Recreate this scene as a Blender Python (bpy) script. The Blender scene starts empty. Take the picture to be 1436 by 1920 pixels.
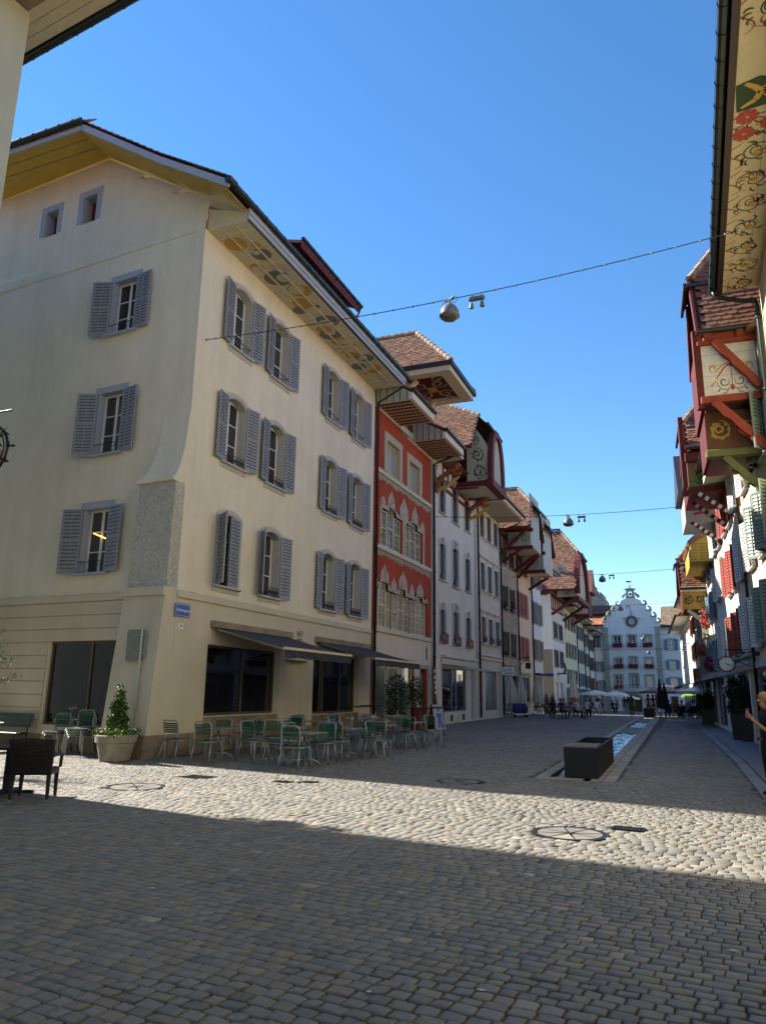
import bpy, bmesh, math, random
import numpy as np
from mathutils import Vector, Matrix
R = math.radians
rnd = random.Random(7)
scene = bpy.context.scene
COL = scene.collection

# ------------------------------------------------------------------ camera, sky, sun, exposure
CAM_H = 1.7
cam_d = bpy.data.cameras.new('camera'); cam_d.sensor_fit = 'VERTICAL'; cam_d.sensor_height = 36.0
cam_d.lens = 1387.0 / 1920.0 * 36.0; cam_d.clip_start = 0.05; cam_d.clip_end = 3000
cam = bpy.data.objects.new('camera', cam_d); COL.objects.link(cam)
_p, _r, _y = R(13.55), R(0.81), R(22.0)
_fw = Vector((0, math.cos(_p), math.sin(_p))); _rt0 = Vector((1, 0, 0)); _up0 = _rt0.cross(_fw)
_rt = _rt0 * math.cos(_r) + _up0 * math.sin(_r); _up = -_rt0 * math.sin(_r) + _up0 * math.cos(_r)
_m = Matrix((_rt, _up, -_fw)).transposed().to_4x4()
cam.matrix_world = Matrix.Translation((0, 0, CAM_H)) @ Matrix.Rotation(_y, 4, 'Z') @ _m
scene.camera = cam

SUN_EL, SUN_AZ = R(38.0), R(-80.2)          # azimuth from +Y (along the street) towards +X
world = bpy.data.worlds.new('World'); scene.world = world; world.use_nodes = True
wn = world.node_tree.nodes; wl = world.node_tree.links
sky = wn.new('ShaderNodeTexSky'); sky.sky_type = 'NISHITA'; sky.sun_disc = False
sky.sun_elevation = SUN_EL; sky.sun_rotation = SUN_AZ % (2 * math.pi)
sky.altitude = 400; sky.air_density = 1.0; sky.dust_density = 0.0; sky.ozone_density = 2.6
hs = wn.new('ShaderNodeHueSaturation'); hs.inputs['Saturation'].default_value = 1.22; wl.new(sky.outputs[0], hs.inputs['Color']); wl.new(hs.outputs[0], wn['Background'].inputs[0]); wn['Background'].inputs[1].default_value = 0.098
sun_d = bpy.data.lights.new('sun', 'SUN'); sun_d.energy = 5.0; sun_d.angle = R(0.53); sun_d.color = (1.0, 0.93, 0.82)
sun = bpy.data.objects.new('sun', sun_d); COL.objects.link(sun); sun.location = (-30, 10, 40)
_sd = Vector((math.sin(SUN_AZ) * math.cos(SUN_EL), math.cos(SUN_AZ) * math.cos(SUN_EL), math.sin(SUN_EL)))
sun.rotation_euler = _sd.to_track_quat('Z', 'Y').to_euler()
vs = scene.view_settings; vs.view_transform = 'Standard'; vs.look = 'None'; vs.gamma = 1.0
vs.exposure = 1.4; vs.use_curve_mapping = False
scene.render.film_transparent = False
scene.cycles.max_bounces = 6; scene.cycles.diffuse_bounces = 4; scene.cycles.glossy_bounces = 3
scene.cycles.caustics_reflective = False; scene.cycles.caustics_refractive = False

# ------------------------------------------------------------------ helpers
class MB:
    """collects polygons; build() links them as ONE mesh object"""
    def __init__(s): s.v = []; s.f = []; s.m = []
    def poly(s, pts, m=0):
        n = len(s.v); s.v += [tuple(p) for p in pts]; s.f.append(tuple(range(n, n + len(pts)))); s.m.append(m); return s
    def box(s, x0, x1, y0, y1, z0, z1, m=0):
        n = len(s.v)
        s.v += [(x0,y0,z0),(x1,y0,z0),(x1,y1,z0),(x0,y1,z0),(x0,y0,z1),(x1,y0,z1),(x1,y1,z1),(x0,y1,z1)]
        for q in ((0,3,2,1),(4,5,6,7),(0,1,5,4),(1,2,6,5),(2,3,7,6),(3,0,4,7)):
            s.f.append(tuple(n + i for i in q)); s.m.append(m)
        return s
    def bevbox(s, x0, x1, y0, y1, z0, z1, b=.01, m=0):
        """box with chamfered vertical and top edges"""
        def ring(i, z): return [(x0+i,y0,z),(x1-i,y0,z),(x1,y0+i,z),(x1,y1-i,z),(x1-i,y1,z),(x0+i,y1,z),(x0,y1-i,z),(x0,y0+i,z)]
        def ring2(i, z): return [(x0+i+b,y0+b,z),(x1-i-b,y0+b,z),(x1-b,y0+i+b,z),(x1-b,y1-i-b,z),(x1-i-b,y1-b,z),(x0+i+b,y1-b,z),(x0+b,y1-i-b,z),(x0+b,y0+i+b,z)]
        s.loft([ring(b, z0), ring(b, z1 - b), ring2(b, z1)], m, True, True); return s
    def loft(s, rings, m=0, cap0=False, cap1=False, closed=True):
        n = len(s.v); k = len(rings[0])
        for r in rings: s.v += [tuple(p) for p in r]
        for i in range(len(rings) - 1):
            for j in range(k if closed else k - 1):
                a = n + i*k + j; b = n + i*k + (j+1) % k
                s.f.append((a, b, b + k, a + k)); s.m.append(m)
        if cap0: s.f.append(tuple(n + j for j in reversed(range(k)))); s.m.append(m)
        if cap1: s.f.append(tuple(n + (len(rings)-1)*k + j for j in range(k))); s.m.append(m)
        return s
    def beam(s, p, q, w, h, m=0, up=(0, 0, 1)):
        p = Vector(p); q = Vector(q); d = (q - p).normalized(); up = Vector(up)
        a = d.cross(up)
        if a.length < 1e-4: a = d.cross(Vector((1, 0, 0)))
        a = a.normalized() * (w / 2); b = a.normalized().cross(d).normalized() * (h / 2)
        s.loft([[p-a-b, p+a-b, p+a+b, p-a+b], [q-a-b, q+a-b, q+a+b, q-a+b]], m, True, True); return s
    def tube(s, pts, r, n=6, m=0, caps=True):
        pts = [Vector(p) for p in pts]; rings = []; prev = None
        for i, p in enumerate(pts):
            d = (pts[min(i+1, len(pts)-1)] - pts[max(i-1, 0)]).normalized()
            if prev is None:
                a = d.cross(Vector((0, 0, 1)))
                if a.length < 1e-3: a = d.cross(Vector((1, 0, 0)))
            else: a = prev - d * prev.dot(d)
            a.normalize(); prev = a; b = d.cross(a)
            rr = r[i] if isinstance(r, (list, tuple)) else r
            rings.append([p + a*(math.cos(2*math.pi*k/n)*rr) + b*(math.sin(2*math.pi*k/n)*rr) for k in range(n)])
        s.loft(rings, m, caps, caps); return s
    def lathe(s, prof, n=16, m=0, c=(0, 0, 0), cap0=True, cap1=True):
        rings = [[(c[0]+r*math.cos(2*math.pi*k/n), c[1]+r*math.sin(2*math.pi*k/n), c[2]+z) for k in range(n)] for r, z in prof]
        s.loft(rings, m, cap0, cap1); return s
    def prism(s, pts, y0, y1, m=0, m_side=None):
        """polygon in the x,z plane pushed from y0 to y1"""
        a = [(x, y0, z) for x, z in pts]; b = [(x, y1, z) for x, z in pts]
        s.poly(a, m); s.poly(list(reversed(b)), m); n = len(pts)
        for i in range(n):
            j = (i+1) % n
            s.poly([a[j], a[i], b[i], b[j]], m if m_side is None else m_side)
        return s
    def mesh(s, name, mats, smooth=False):
        me = bpy.data.meshes.new(name); me.from_pydata(s.v, [], s.f)
        if not isinstance(mats, (list, tuple)): mats = [mats]
        for mt in mats: me.materials.append(mt)
        if len(mats) > 1: me.polygons.foreach_set('material_index', s.m)
        if smooth: me.polygons.foreach_set('use_smooth', [True] * len(s.f))
        me.update(); return me
    def build(s, name, mats, parent=None, loc=(0,0,0), rz=0, smooth=False):
        return link(name, s.mesh(name, mats, smooth), parent, loc, rz)

def link(name, data, parent=None, loc=(0,0,0), rz=0):
    o = bpy.data.objects.new(name, data); COL.objects.link(o); o.parent = parent
    o.location = loc; o.rotation_euler = (0, 0, rz) if not isinstance(rz, (tuple, list)) else rz
    return o
def tag(o, label=None, cat=None, group=None, kind=None):
    if label: o['label'] = label
    if cat: o['category'] = cat
    if group: o['group'] = group
    if kind: o['kind'] = kind
    return o
def thing(name, label, cat, loc=(0,0,0), rz=0, group=None):
    return tag(link(name, None, None, loc, rz), label, cat, group)
def dup(root, loc, rz=None, label=None, group=None):
    """a copy of a thing with copies of its parts and sub-parts"""
    def cp(o, par):
        c = o.copy(); COL.objects.link(c); c.parent = par
        for ch in list(KIDS.get(o.name, o.children)): cp(ch, c)
        return c
    r = cp(root, None); r.location = loc
    if rz is not None: r.rotation_euler = (0, 0, rz)
    return tag(r, label, None, group)
KIDS = {}
def freeze(root):
    """remember children, so copies need no scan of the whole scene"""
    kids = {}
    for o in bpy.data.objects:
        if o.parent: kids.setdefault(o.parent.name, []).append(o)
    st = [root]
    while st:
        o = st.pop(); KIDS[o.name] = kids.get(o.name, []); st += KIDS[o.name]
    return root

# ------------------------------------------------------------------ materials
MATS = {}
def mat(name, col, rough=.7, metal=0.0, var=.0, scale=4.0, bump=.0, bscale=60.0, island=.0, obj=.0, spec=.5, col2=None, island_col=None, emit=None, stretch=None, coat=0, bdist=.02, streak=0):
    if name in MATS: return MATS[name]
    m = bpy.data.materials.new(name); m.use_nodes = True; nt = m.node_tree; N = nt.nodes; L = nt.links; b = N['Principled BSDF']
    b.inputs['Roughness'].default_value = rough; b.inputs['Metallic'].default_value = metal
    b.inputs['Specular IOR Level'].default_value = spec
    if coat: b.inputs['Coat Weight'].default_value = coat
    c = N.new('ShaderNodeRGB'); c.outputs[0].default_value = (*col, 1); out = c.outputs[0]
    tc = N.new('ShaderNodeTexCoord'); geo = N.new('ShaderNodeNewGeometry')
    vec = geo.outputs['Position']
    if stretch:
        mp = N.new('ShaderNodeMapping'); mp.inputs['Scale'].default_value = stretch; L.new(vec, mp.inputs[0]); vec = mp.outputs[0]
    if var:
        nz = N.new('ShaderNodeTexNoise'); nz.inputs['Scale'].default_value = scale; nz.inputs['Detail'].default_value = 6; nz.inputs['Roughness'].default_value = .65
        L.new(vec, nz.inputs['Vector'])
        mr = N.new('ShaderNodeMapRange'); mr.inputs[1].default_value = .3; mr.inputs[2].default_value = .7; mr.inputs[3].default_value = 0; mr.inputs[4].default_value = 1
        L.new(nz.outputs[0], mr.inputs[0])
        mx = N.new('ShaderNodeMixRGB'); L.new(mr.outputs[0], mx.inputs[0]); L.new(out, mx.inputs[1])
        c2 = col2 or tuple(x * (1 - var) for x in col); mx.inputs[2].default_value = (*c2, 1); out = mx.outputs[0]
    if streak:
        mp2 = N.new('ShaderNodeMapping'); mp2.inputs['Scale'].default_value = (1.7, 1.7, .12); L.new(geo.outputs['Position'], mp2.inputs[0]); n2 = N.new('ShaderNodeTexNoise'); n2.inputs['Scale'].default_value = 1.0; n2.inputs['Detail'].default_value = 7; n2.inputs['Roughness'].default_value = .7; L.new(mp2.outputs[0], n2.inputs['Vector'])
        m2 = N.new('ShaderNodeMapRange'); m2.inputs[1].default_value = .42; m2.inputs[2].default_value = .72; m2.inputs[3].default_value = 1; m2.inputs[4].default_value = 1 - streak; L.new(n2.outputs[0], m2.inputs[0])
        n3 = N.new('ShaderNodeTexNoise'); n3.inputs['Scale'].default_value = 9; n3.inputs['Detail'].default_value = 4; L.new(geo.outputs['Position'], n3.inputs['Vector']); m3 = N.new('ShaderNodeMapRange'); m3.inputs[1].default_value = .62; m3.inputs[2].default_value = .75; m3.inputs[3].default_value = 1; m3.inputs[4].default_value = 1 - streak*.7; L.new(n3.outputs[0], m3.inputs[0])
        mm = N.new('ShaderNodeMath'); mm.operation = 'MULTIPLY'; L.new(m2.outputs[0], mm.inputs[0]); L.new(m3.outputs[0], mm.inputs[1]); mx = N.new('ShaderNodeMixRGB'); mx.blend_type = 'MULTIPLY'; mx.inputs[0].default_value = 1; L.new(out, mx.inputs[1]); L.new(mm.outputs[0], mx.inputs[2]); out = mx.outputs[0]
    if island_col:
        rp = N.new('ShaderNodeValToRGB'); rp.color_ramp.interpolation = 'CONSTANT'
        els = rp.color_ramp.elements
        while len(els) < len(island_col): els.new(.5)
        for i, (pos, cc) in enumerate(island_col): els[i].position = pos; els[i].color = (*cc, 1)
        L.new(geo.outputs['Random Per Island'], rp.inputs[0])
        mx = N.new('ShaderNodeMixRGB'); mx.blend_type = 'MULTIPLY'; mx.inputs[0].default_value = 1; L.new(out, mx.inputs[1]); L.new(rp.outputs[0], mx.inputs[2]); out = mx.outputs[0]
    if island or obj:
        oi = N.new('ShaderNodeObjectInfo')
        mr = N.new('ShaderNodeMapRange'); a = island or obj; mr.inputs[3].default_value = 1 - a; mr.inputs[4].default_value = 1 + a
        if island and obj:
            ad = N.new('ShaderNodeMath'); ad.operation = 'ADD'; L.new(geo.outputs['Random Per Island'], ad.inputs[0]); L.new(oi.outputs['Random'], ad.inputs[1])
            fr = N.new('ShaderNodeMath'); fr.operation = 'FRACT'; L.new(ad.outputs[0], fr.inputs[0]); L.new(fr.outputs[0], mr.inputs[0])
        else: L.new(geo.outputs['Random Per Island'] if island else oi.outputs['Random'], mr.inputs[0])
        mx = N.new('ShaderNodeMixRGB'); mx.blend_type = 'MULTIPLY'; mx.inputs[0].default_value = 1; L.new(out, mx.inputs[1]); L.new(mr.outputs[0], mx.inputs[2]); out = mx.outputs[0]
    L.new(out, b.inputs['Base Color'])
    if bump:
        nz = N.new('ShaderNodeTexNoise'); nz.inputs['Scale'].default_value = bscale; nz.inputs['Detail'].default_value = 5; L.new(vec, nz.inputs['Vector'])
        bp = N.new('ShaderNodeBump'); bp.inputs['Strength'].default_value = bump; bp.inputs['Distance'].default_value = bdist
        L.new(nz.outputs[0], bp.inputs['Height']); L.new(bp.outputs[0], b.inputs['Normal'])
    if emit:
        b.inputs['Emission Color'].default_value = (*emit[:3], 1); b.inputs['Emission Strength'].default_value = emit[3]
    MATS[name] = m; return m
def plaster(name, col, var=.13, bump=.12): return mat(name, col, .92, var=var, scale=.7, bump=bump, bscale=25, spec=.2, streak=.1)
def wood(name, col, var=.3): return mat(name, col, .65, var=var, scale=3, bump=.15, bscale=40, spec=.3)
def tile_mat(name, col, isl):
    return mat(name, col, .85, var=.35, scale=2.2, bump=.3, bscale=50, island=isl, spec=.25)
M = {}
M['cream'] = plaster('cream_plaster', (.76, .70, .575))
M['cream2'] = plaster('warm_plaster', (.60, .54, .43))
M['plinth'] = mat('stained_plinth', (.30, .25, .17), .9, var=.5, scale=1.6, bump=.2, bscale=30)
M['rough'] = mat('rough_render', (.56, .54, .49), .85, var=.25, scale=5, bump=1.0, bscale=11, spec=.4, bdist=.12)
M['stone'] = mat('window_stone', (.47, .46, .44), .85, var=.12, scale=3, bump=.08)
M['bluegrey'] = mat('blue_grey_paint', (.36, .40, .48), .75, var=.12, scale=3)
M['shutter'] = mat('grey_shutter_paint', (.27, .285, .32), .55, var=.15, scale=5, obj=.06)
M['whitewood'] = mat('white_window_paint', (.74, .73, .70), .45, var=.06, scale=5)
M['glass'] = mat('window_glass', (.030, .034, .040), .03, spec=1.0, obj=.5)
M['skyglass'] = mat('old_reflecting_glass', (.035, .04, .05), .03, spec=1.0, coat=1.0, obj=.3)
M['slatgap'] = mat('louvre_shadow_gap', (.05, .05, .055), .9)
M['curtain'] = mat('curtained_glass', (.34, .34, .32), .06, var=.5, scale=4, stretch=(6, 6, .5), obj=.3, spec=.7)
M['darkglass'] = mat('shop_glass', (.014, .013, .016), .04, spec=.8, obj=.4)
M['iron'] = mat('black_iron', (.015, .015, .017), .5, metal=.4)
M['gutter'] = mat('green_black_gutter', (.035, .045, .04), .42, metal=.5, var=.3, scale=4)
M['brownpipe'] = mat('brown_downpipe', (.035, .018, .015), .45, metal=.3, var=.3)
M['redplaster'] = plaster('red_plaster', (.42, .075, .035), var=.25)
M['ornament'] = mat('ornament_plaster', (.52, .45, .33), .85, var=.35, scale=9)
M['white'] = plaster('white_plaster', (.73, .68, .58), var=.16)
M['greyhouse'] = plaster('ivory_plaster', (.70, .64, .51))
M['beige'] = plaster('beige_plaster', (.50, .42, .30), var=.3)
M['pinkcream'] = plaster('pale_apricot_plaster', (.74, .60, .42))
M['bluewhite'] = plaster('bluish_plaster', (.66, .70, .73))
M['yellow'] = plaster('pale_yellow_plaster', (.74, .66, .42))
M['brightwhite'] = plaster('clean_white_plaster', (.80, .77, .70), var=.06)
M['taupe'] = plaster('taupe_plaster', (.30, .25, .18))
M['maroon'] = wood('maroon_timber', (.13, .017, .014))
M['redwood'] = wood('orange_red_timber', (.28, .048, .022))
M['redshut'] = mat('red_shutter_paint', (.34, .05, .03), .5, var=.2)
M['brownshut'] = mat('brown_shutter_paint', (.19, .05, .025), .5, var=.2)
M['oliveshut'] = mat('olive_shutter_paint', (.20, .20, .15), .5, var=.2)
M['greenshut'] = mat('pale_green_shutter_paint', (.22, .29, .23), .5, var=.15)
M['whiteshut'] = mat('white_shutter_paint', (.70, .70, .66), .5, var=.1)
M['greywood'] = wood('grey_boards', (.38, .38, .35), .15)
M['creamwood'] = wood('cream_boards', (.60, .54, .40), .15)
M['ochre'] = wood('ochre_soffit_boards', (.55, .36, .06), .2)
M['panel'] = mat('painted_panel_ground', (.43, .40, .31), .8, var=.2, scale=5)
M['panelwhite'] = mat('white_panel_ground', (.66, .62, .54), .8, var=.25, scale=4)
M['scroll'] = mat('dark_scroll_paint', (.055, .05, .042), .8, var=.4, scale=9)
M['scrollgrey'] = mat('grey_scroll_paint', (.16, .15, .13), .8, var=.4, scale=9)
M['gold'] = mat('gold_paint', (.48, .28, .04), .6, var=.2)
M['greypaint'] = mat('grey_disc_paint', (.17, .165, .15), .8, var=.2)
M['redpaint'] = mat('red_flower_paint', (.36, .045, .03), .7, var=.2)
M['greenpaint'] = mat('green_panel_paint', (.14, .15, .045), .8, var=.25)
M['olivepaint'] = mat('olive_scroll_paint', (.12, .12, .05), .8, var=.3)
M['darkgreen'] = mat('dark_green_paint', (.02, .055, .02), .8, var=.3)
M['tile'] = tile_mat('brown_roof_tile', (.27, .135, .085), .38)
M['tileo'] = tile_mat('orange_roof_tile', (.50, .205, .105), .3)
M['tilebase'] = mat('tile_underlay', (.06, .03, .022), .9)
M['ridge'] = tile_mat('ridge_tile', (.42, .31, .22), .25)
M['steel'] = mat('galvanised_tube', (.36, .385, .365), .42, metal=.75, var=.15, scale=20)
M['green'] = mat('green_slat_paint', (.009, .062, .038), .35, var=.15, obj=.15)
M['tabletop'] = mat('grey_green_tabletop', (.19, .23, .20), .3, var=.1)
M['wicker'] = mat('dark_wicker', (.022, .015, .012), .5, bump=.9, bscale=110)
M['black'] = mat('black_steel', (.012, .012, .014), .5, metal=.3, var=.3)
M['rust'] = mat('dark_fountain_steel', (.03, .022, .016), .55, metal=.35, var=.6, scale=2.5, bump=.1, bscale=30, streak=.5)
M['awning'] = mat('dark_awning_cloth', (.035, .035, .05), .85, var=.2, scale=6)
M['concrete'] = mat('weathered_concrete', (.36, .32, .25), .9, var=.45, scale=3.5, bump=.3, bscale=40)
M['leaf'] = mat('leaf_green', (.045, .095, .02), .6, island=.5, spec=.3)
M['leafdark'] = mat('dark_leaf_green', (.018, .040, .016), .6, island=.5, spec=.3)
M['leaflight'] = mat('light_leaf_green', (.13, .20, .04), .6, island=.5, spec=.3)
M['twig'] = mat('bark_twig', (.06, .04, .025), .9)
M['flower'] = mat('magenta_flower', (.30, .015, .075), .7, island=.5)
M['flowerred'] = mat('red_flower', (.48, .06, .035), .7, island=.5)
M['blue'] = mat('blue_enamel', (.03, .10, .42), .35)
M['signwhite'] = mat('white_enamel', (.78, .78, .76), .4)
M['alu'] = mat('grey_sign_back', (.22, .25, .21), .5, metal=.3, var=.2)
M['lamp'] = mat('grey_lamp_shell', (.13, .14, .165), .55)
M['lampglass'] = mat('lamp_glass', (.10, .10, .09), .1, spec=.7)
M['cloth'] = mat('ivory_parasol_cloth', (.56, .52, .44), .9, var=.15, scale=8)
M['whitecloth'] = mat('white_parasol_cloth', (.74, .72, .68), .9)
M['blackcloth'] = mat('dark_parasol_cloth', (.02, .018, .022), .9)
M['violetcloth'] = mat('grey_violet_parasol_cloth', (.10, .085, .11), .9)
M['door'] = wood('brown_door', (.13, .05, .018))
M['townwhite'] = plaster('town_hall_plaster', (.68, .68, .67), var=.06)
M['townstone'] = mat('town_hall_stone', (.36, .34, .28), .85, var=.2, scale=2)
M['townshut'] = mat('blue_shutter_paint', (.15, .22, .29), .5, var=.1)
M['towerstone'] = mat('tower_rubble', (.30, .27, .23), .9, var=.35, scale=1.2, bump=.5, bscale=4)
M['metalroof'] = mat('dark_sheet_metal', (.05, .045, .06), .5, metal=.4)
# ------------------------------------------------------------------ the ground
def gz(y): return 0.0 if y < 60 else -.0125 * (y - 60)
def in_view(x, y, z=0.0, mx=0.03):
    d = cam.matrix_world.inverted() @ Vector((x, y, z))
    if d.z > -.2: return False
    u = d.x / -d.z * 1387 / 1436; v = d.y / -d.z * 1387 / 1920
    return abs(u) < .5 + mx and abs(v) < .5 + mx
_inv = np.array(cam.matrix_world.inverted())
def in_view_np(x, y, mx=.03):
    P = np.stack([x, y, np.zeros_like(x), np.ones_like(x)]); d = _inv @ P; w = np.maximum(-d[2], 1e-3)
    return (d[2] < -.2) & (abs(d[0]/w*1387/1436) < .5+mx) & (abs(d[1]/w*1387/1920) < .5+mx), d

def cobble_far_material():
    m = bpy.data.materials.new('far_cobbles'); m.use_nodes = True; N = m.node_tree.nodes; L = m.node_tree.links; b = N['Principled BSDF']
    geo = N.new('ShaderNodeNewGeometry'); br = N.new('ShaderNodeTexBrick')
    L.new(geo.outputs['Position'], br.inputs['Vector'])
    br.inputs['Scale'].default_value = 1.0; br.inputs['Brick Width'].default_value = .15; br.inputs['Row Height'].default_value = .115
    br.inputs['Mortar Size'].default_value = .009; br.inputs['Mortar Smooth'].default_value = .3
    br.inputs['Color1'].default_value = (.22, .20, .17, 1); br.inputs['Color2'].default_value = (.155, .145, .122, 1); br.inputs['Mortar'].default_value = (.07, .06, .05, 1)
    nz = N.new('ShaderNodeTexNoise'); nz.inputs['Scale'].default_value = .45; nz.inputs['Detail'].default_value = 5; L.new(geo.outputs['Position'], nz.inputs['Vector'])
    mr = N.new('ShaderNodeMapRange'); mr.inputs[1].default_value = .3; mr.inputs[2].default_value = .7; mr.inputs[3].default_value = .72; mr.inputs[4].default_value = 1.12; L.new(nz.outputs[0], mr.inputs[0])
    mx = N.new('ShaderNodeMixRGB'); mx.blend_type = 'MULTIPLY'; mx.inputs[0].default_value = 1; L.new(br.outputs[0], mx.inputs[1]); L.new(mr.outputs[0], mx.inputs[2])
    L.new(mx.outputs[0], b.inputs['Base Color']); b.inputs['Roughness'].default_value = .8
    bp = N.new('ShaderNodeBump'); bp.inputs['Distance'].default_value = .012; bp.inputs['Strength'].default_value = .6; bp.invert = True
    L.new(br.outputs['Fac'], bp.inputs['Height']); L.new(bp.outputs[0], b.inputs['Normal'])
    return m
M['cobfar'] = cobble_far_material()
def cobble_material():
    m = mat('cobble_stone', (.20, .187, .16), .68, var=.28, scale=.5, bump=.25, bscale=60, island=.12, obj=.12, col2=(.158, .149, .131))
    N = m.node_tree.nodes; L = m.node_tree.links; b = N['Principled BSDF']
    geo = N.new('ShaderNodeNewGeometry'); oi = N.new('ShaderNodeObjectInfo'); ad = N.new('ShaderNodeMath'); ad.operation = 'ADD'
    L.new(geo.outputs['Random Per Island'], ad.inputs[0]); L.new(oi.outputs['Random'], ad.inputs[1])
    m7 = N.new('ShaderNodeMath'); m7.operation = 'MULTIPLY'; m7.inputs[1].default_value = 7.31; L.new(ad.outputs[0], m7.inputs[0])
    fr = N.new('ShaderNodeMath'); fr.operation = 'FRACT'; L.new(m7.outputs[0], fr.inputs[0])
    rp = N.new('ShaderNodeValToRGB'); rp.color_ramp.interpolation = 'CONSTANT'; e = rp.color_ramp.elements
    cols = [(0, (.95,.97,1.02)), (.3, (1,1,1)), (.55, (1.06,1,.93)), (.75, (.84,.86,.9)), (.9, (1.12,1.04,.93)), (.982, (1.5,1.45,1.38))]
    while len(e) < len(cols): e.new(.5)
    for i, (p, c) in enumerate(cols): e[i].position = p; e[i].color = (*c, 1)
    L.new(fr.outputs[0], rp.inputs[0])
    src = b.inputs['Base Color'].links[0].from_socket
    mx = N.new('ShaderNodeMixRGB'); mx.blend_type = 'MULTIPLY'; mx.inputs[0].default_value = 1; L.new(src, mx.inputs[1]); L.new(rp.outputs[0], mx.inputs[2]); L.new(mx.outputs[0], b.inputs['Base Color'])
    return m
M['cobble'] = cobble_material()
M['joint'] = mat('joint_sand', (.10, .09, .072), .95, var=.5, scale=10)
M['moss'] = mat('joint_moss', (.10, .12, .03), .95, var=.4, scale=12)
M['slab'] = mat('pavement_slab', (.20, .20, .215), .75, var=.2, scale=1.5, bump=.15, bscale=60, obj=.05)
M['kerb'] = mat('kerb_stone', (.24, .235, .23), .75, var=.2, scale=3, bump=.2, obj=.12)
M['edge'] = mat('channel_edge_stone', (.33, .31, .27), .75, var=.25, scale=4, bump=.3, obj=.2)

NEAR = 33.0
mb = MB(); GZ = -.017; mb.poly([(-500,-400,GZ),(500,-400,GZ),(500,15.97,GZ),(-500,15.97,GZ)])
mb.poly([(-500,15.97,GZ),(-2.83,15.97,GZ),(-3.42,60,GZ),(-500,60,GZ)]); mb.poly([(-1.97,15.97,GZ),(500,15.97,GZ),(500,60,GZ),(-2.56,60,GZ)])
mb.poly([(-500,60,-.028),(500,60,-.028),(500,130,gz(130)-.028),(-500,130,gz(130)-.028)]); mb.poly([(-500,130,gz(130)-.028),(500,130,gz(130)-.028),(500,1500,gz(130)-.028),(-500,1500,gz(130)-.028)])
ground = tag(mb.build('ground', M['joint']), kind='structure')
def kerb_x(y):
    pts = [(-20, 1.06), (15.5, 1.06), (23, 1.0), (46, .35), (60, -.1), (110, -2.3)]
    for (a, xa), (b, xb) in zip(pts, pts[1:]):
        if y <= b: return xa + (xb - xa) * (y - a) / (b - a)
    return pts[-1][1]
mb = MB()
ys = [NEAR, 40, 46, 60, 75, 90, 110, 130]
for a, b in zip(ys, ys[1:]):
    xa, xb = kerb_x(a) - .02, kerb_x(b) - .02
    if a < 60:
        mb.poly([(-12.6,a,gz(a)),(-3.12,a,gz(a)),(-3.12,b,gz(b)),(-12.6,b,gz(b))]); mb.poly([(-1.52,a,gz(a)),(xa,a,gz(a)),(xb,b,gz(b)),(-1.52,b,gz(b))])
    else: mb.poly([(-40,a,gz(a)),(xa,a,gz(a)),(xb,b,gz(b)),(-40,b,gz(b))])
tag(mb.build('street_paving', M['cobfar']), kind='structure')
MANHOLES = [(-9.09, 11.14, .47), (-1.5, 10.08, .44), (-4.25, 14.7, .42)]
DRAINS = [(-9.0, 12.9, .3, .2), (-7.2, 13.0, .16, .12), (-6.75, 13.15, .16, .12), (-.85, 10.75, .2, .12)]
def free_spot(x, y, m=.03):
    for cx, cy, r in MANHOLES:
        if (x-cx)**2 + (y-cy)**2 < (r+.07)**2: return False
    for cx, cy, a, b in DRAINS:
        if abs(x-cx) < a+.05 and abs(y-cy) < b+.05: return False
    if y > 15.95 and x > -3.2 and x < -1.45: return False
    if x > kerb_x(y) - .02 - m: return False
    if y > 15.95 - .07*(x+12.3) and x < -12.05: return False
    if x < -13.5 and y < 10.3: return False
    return True
rows = []; g = random.Random(3); SL = -.105
v = 2.2
while v < NEAR + 1.5:
    rh = .112 * g.uniform(.9, 1.12); u = -27.0 + g.uniform(0, .15)
    while u < 1.6:
        w = g.choice((.11, .125, .14, .15, .165)) * g.uniform(.93, 1.07); cx = u + w/2; cy = v + rh/2 + SL * (cx + 2)
        if cx > -1.36 * max(cy, .1) - .5 and 2.4 < cy < NEAR + .05: rows.append((cx, cy, w, rh))
        u += w
    v += rh
A = np.array(rows); ok, dd = in_view_np(A[:,0], A[:,1], .04); A = A[ok]; dist = np.hypot(A[:,0], A[:,1])
keep = np.array([free_spot(x, y) for x, y in A[:,:2]]); A = A[keep]; dist = dist[keep]
order = np.argsort(dist); near300, rest = A[order[:290]], A[order[290:]]
NR = np.random.RandomState(5)
def cobble_mesh(i):
    q = random.Random(i); n = 12; a0 = .5; prof = [(1, -.06), (1, -.008), (.99, -.002), (.95, .003), (.6, .0045)]
    rings = []
    for s_, z in prof:
        ring = []
        for (ux, uy) in ((-1,-.80),(-.86,-1),(0,-1.0),(.86,-1),(1,-.80),(1,.0),(1,.80),(.86,1),(0,1.0),(-.86,1),(-1,.80),(-1,0)):
            ring.append((ux, uy, z, s_))
        rings.append(ring)
    jit = [q.uniform(-.05, .02) for _ in range(n)]; tilt = (q.uniform(-.003, .003), q.uniform(-.003, .003)); hz = [q.uniform(-.003, .002) for _ in range(n)]
    R3 = [[(x*(s_+jit[k])*.5, y*(s_+jit[k])*.5, z + (x*tilt[0] + y*tilt[1] + hz[k] if z > -.02 else 0)) for k, (x, y, z, s_) in enumerate(r)] for r in rings]
    m = MB(); m.loft(R3, 0, False, True); return m.mesh('cobble', M['cobble'], True)
CM = [cobble_mesh(i) for i in range(14)]
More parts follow.
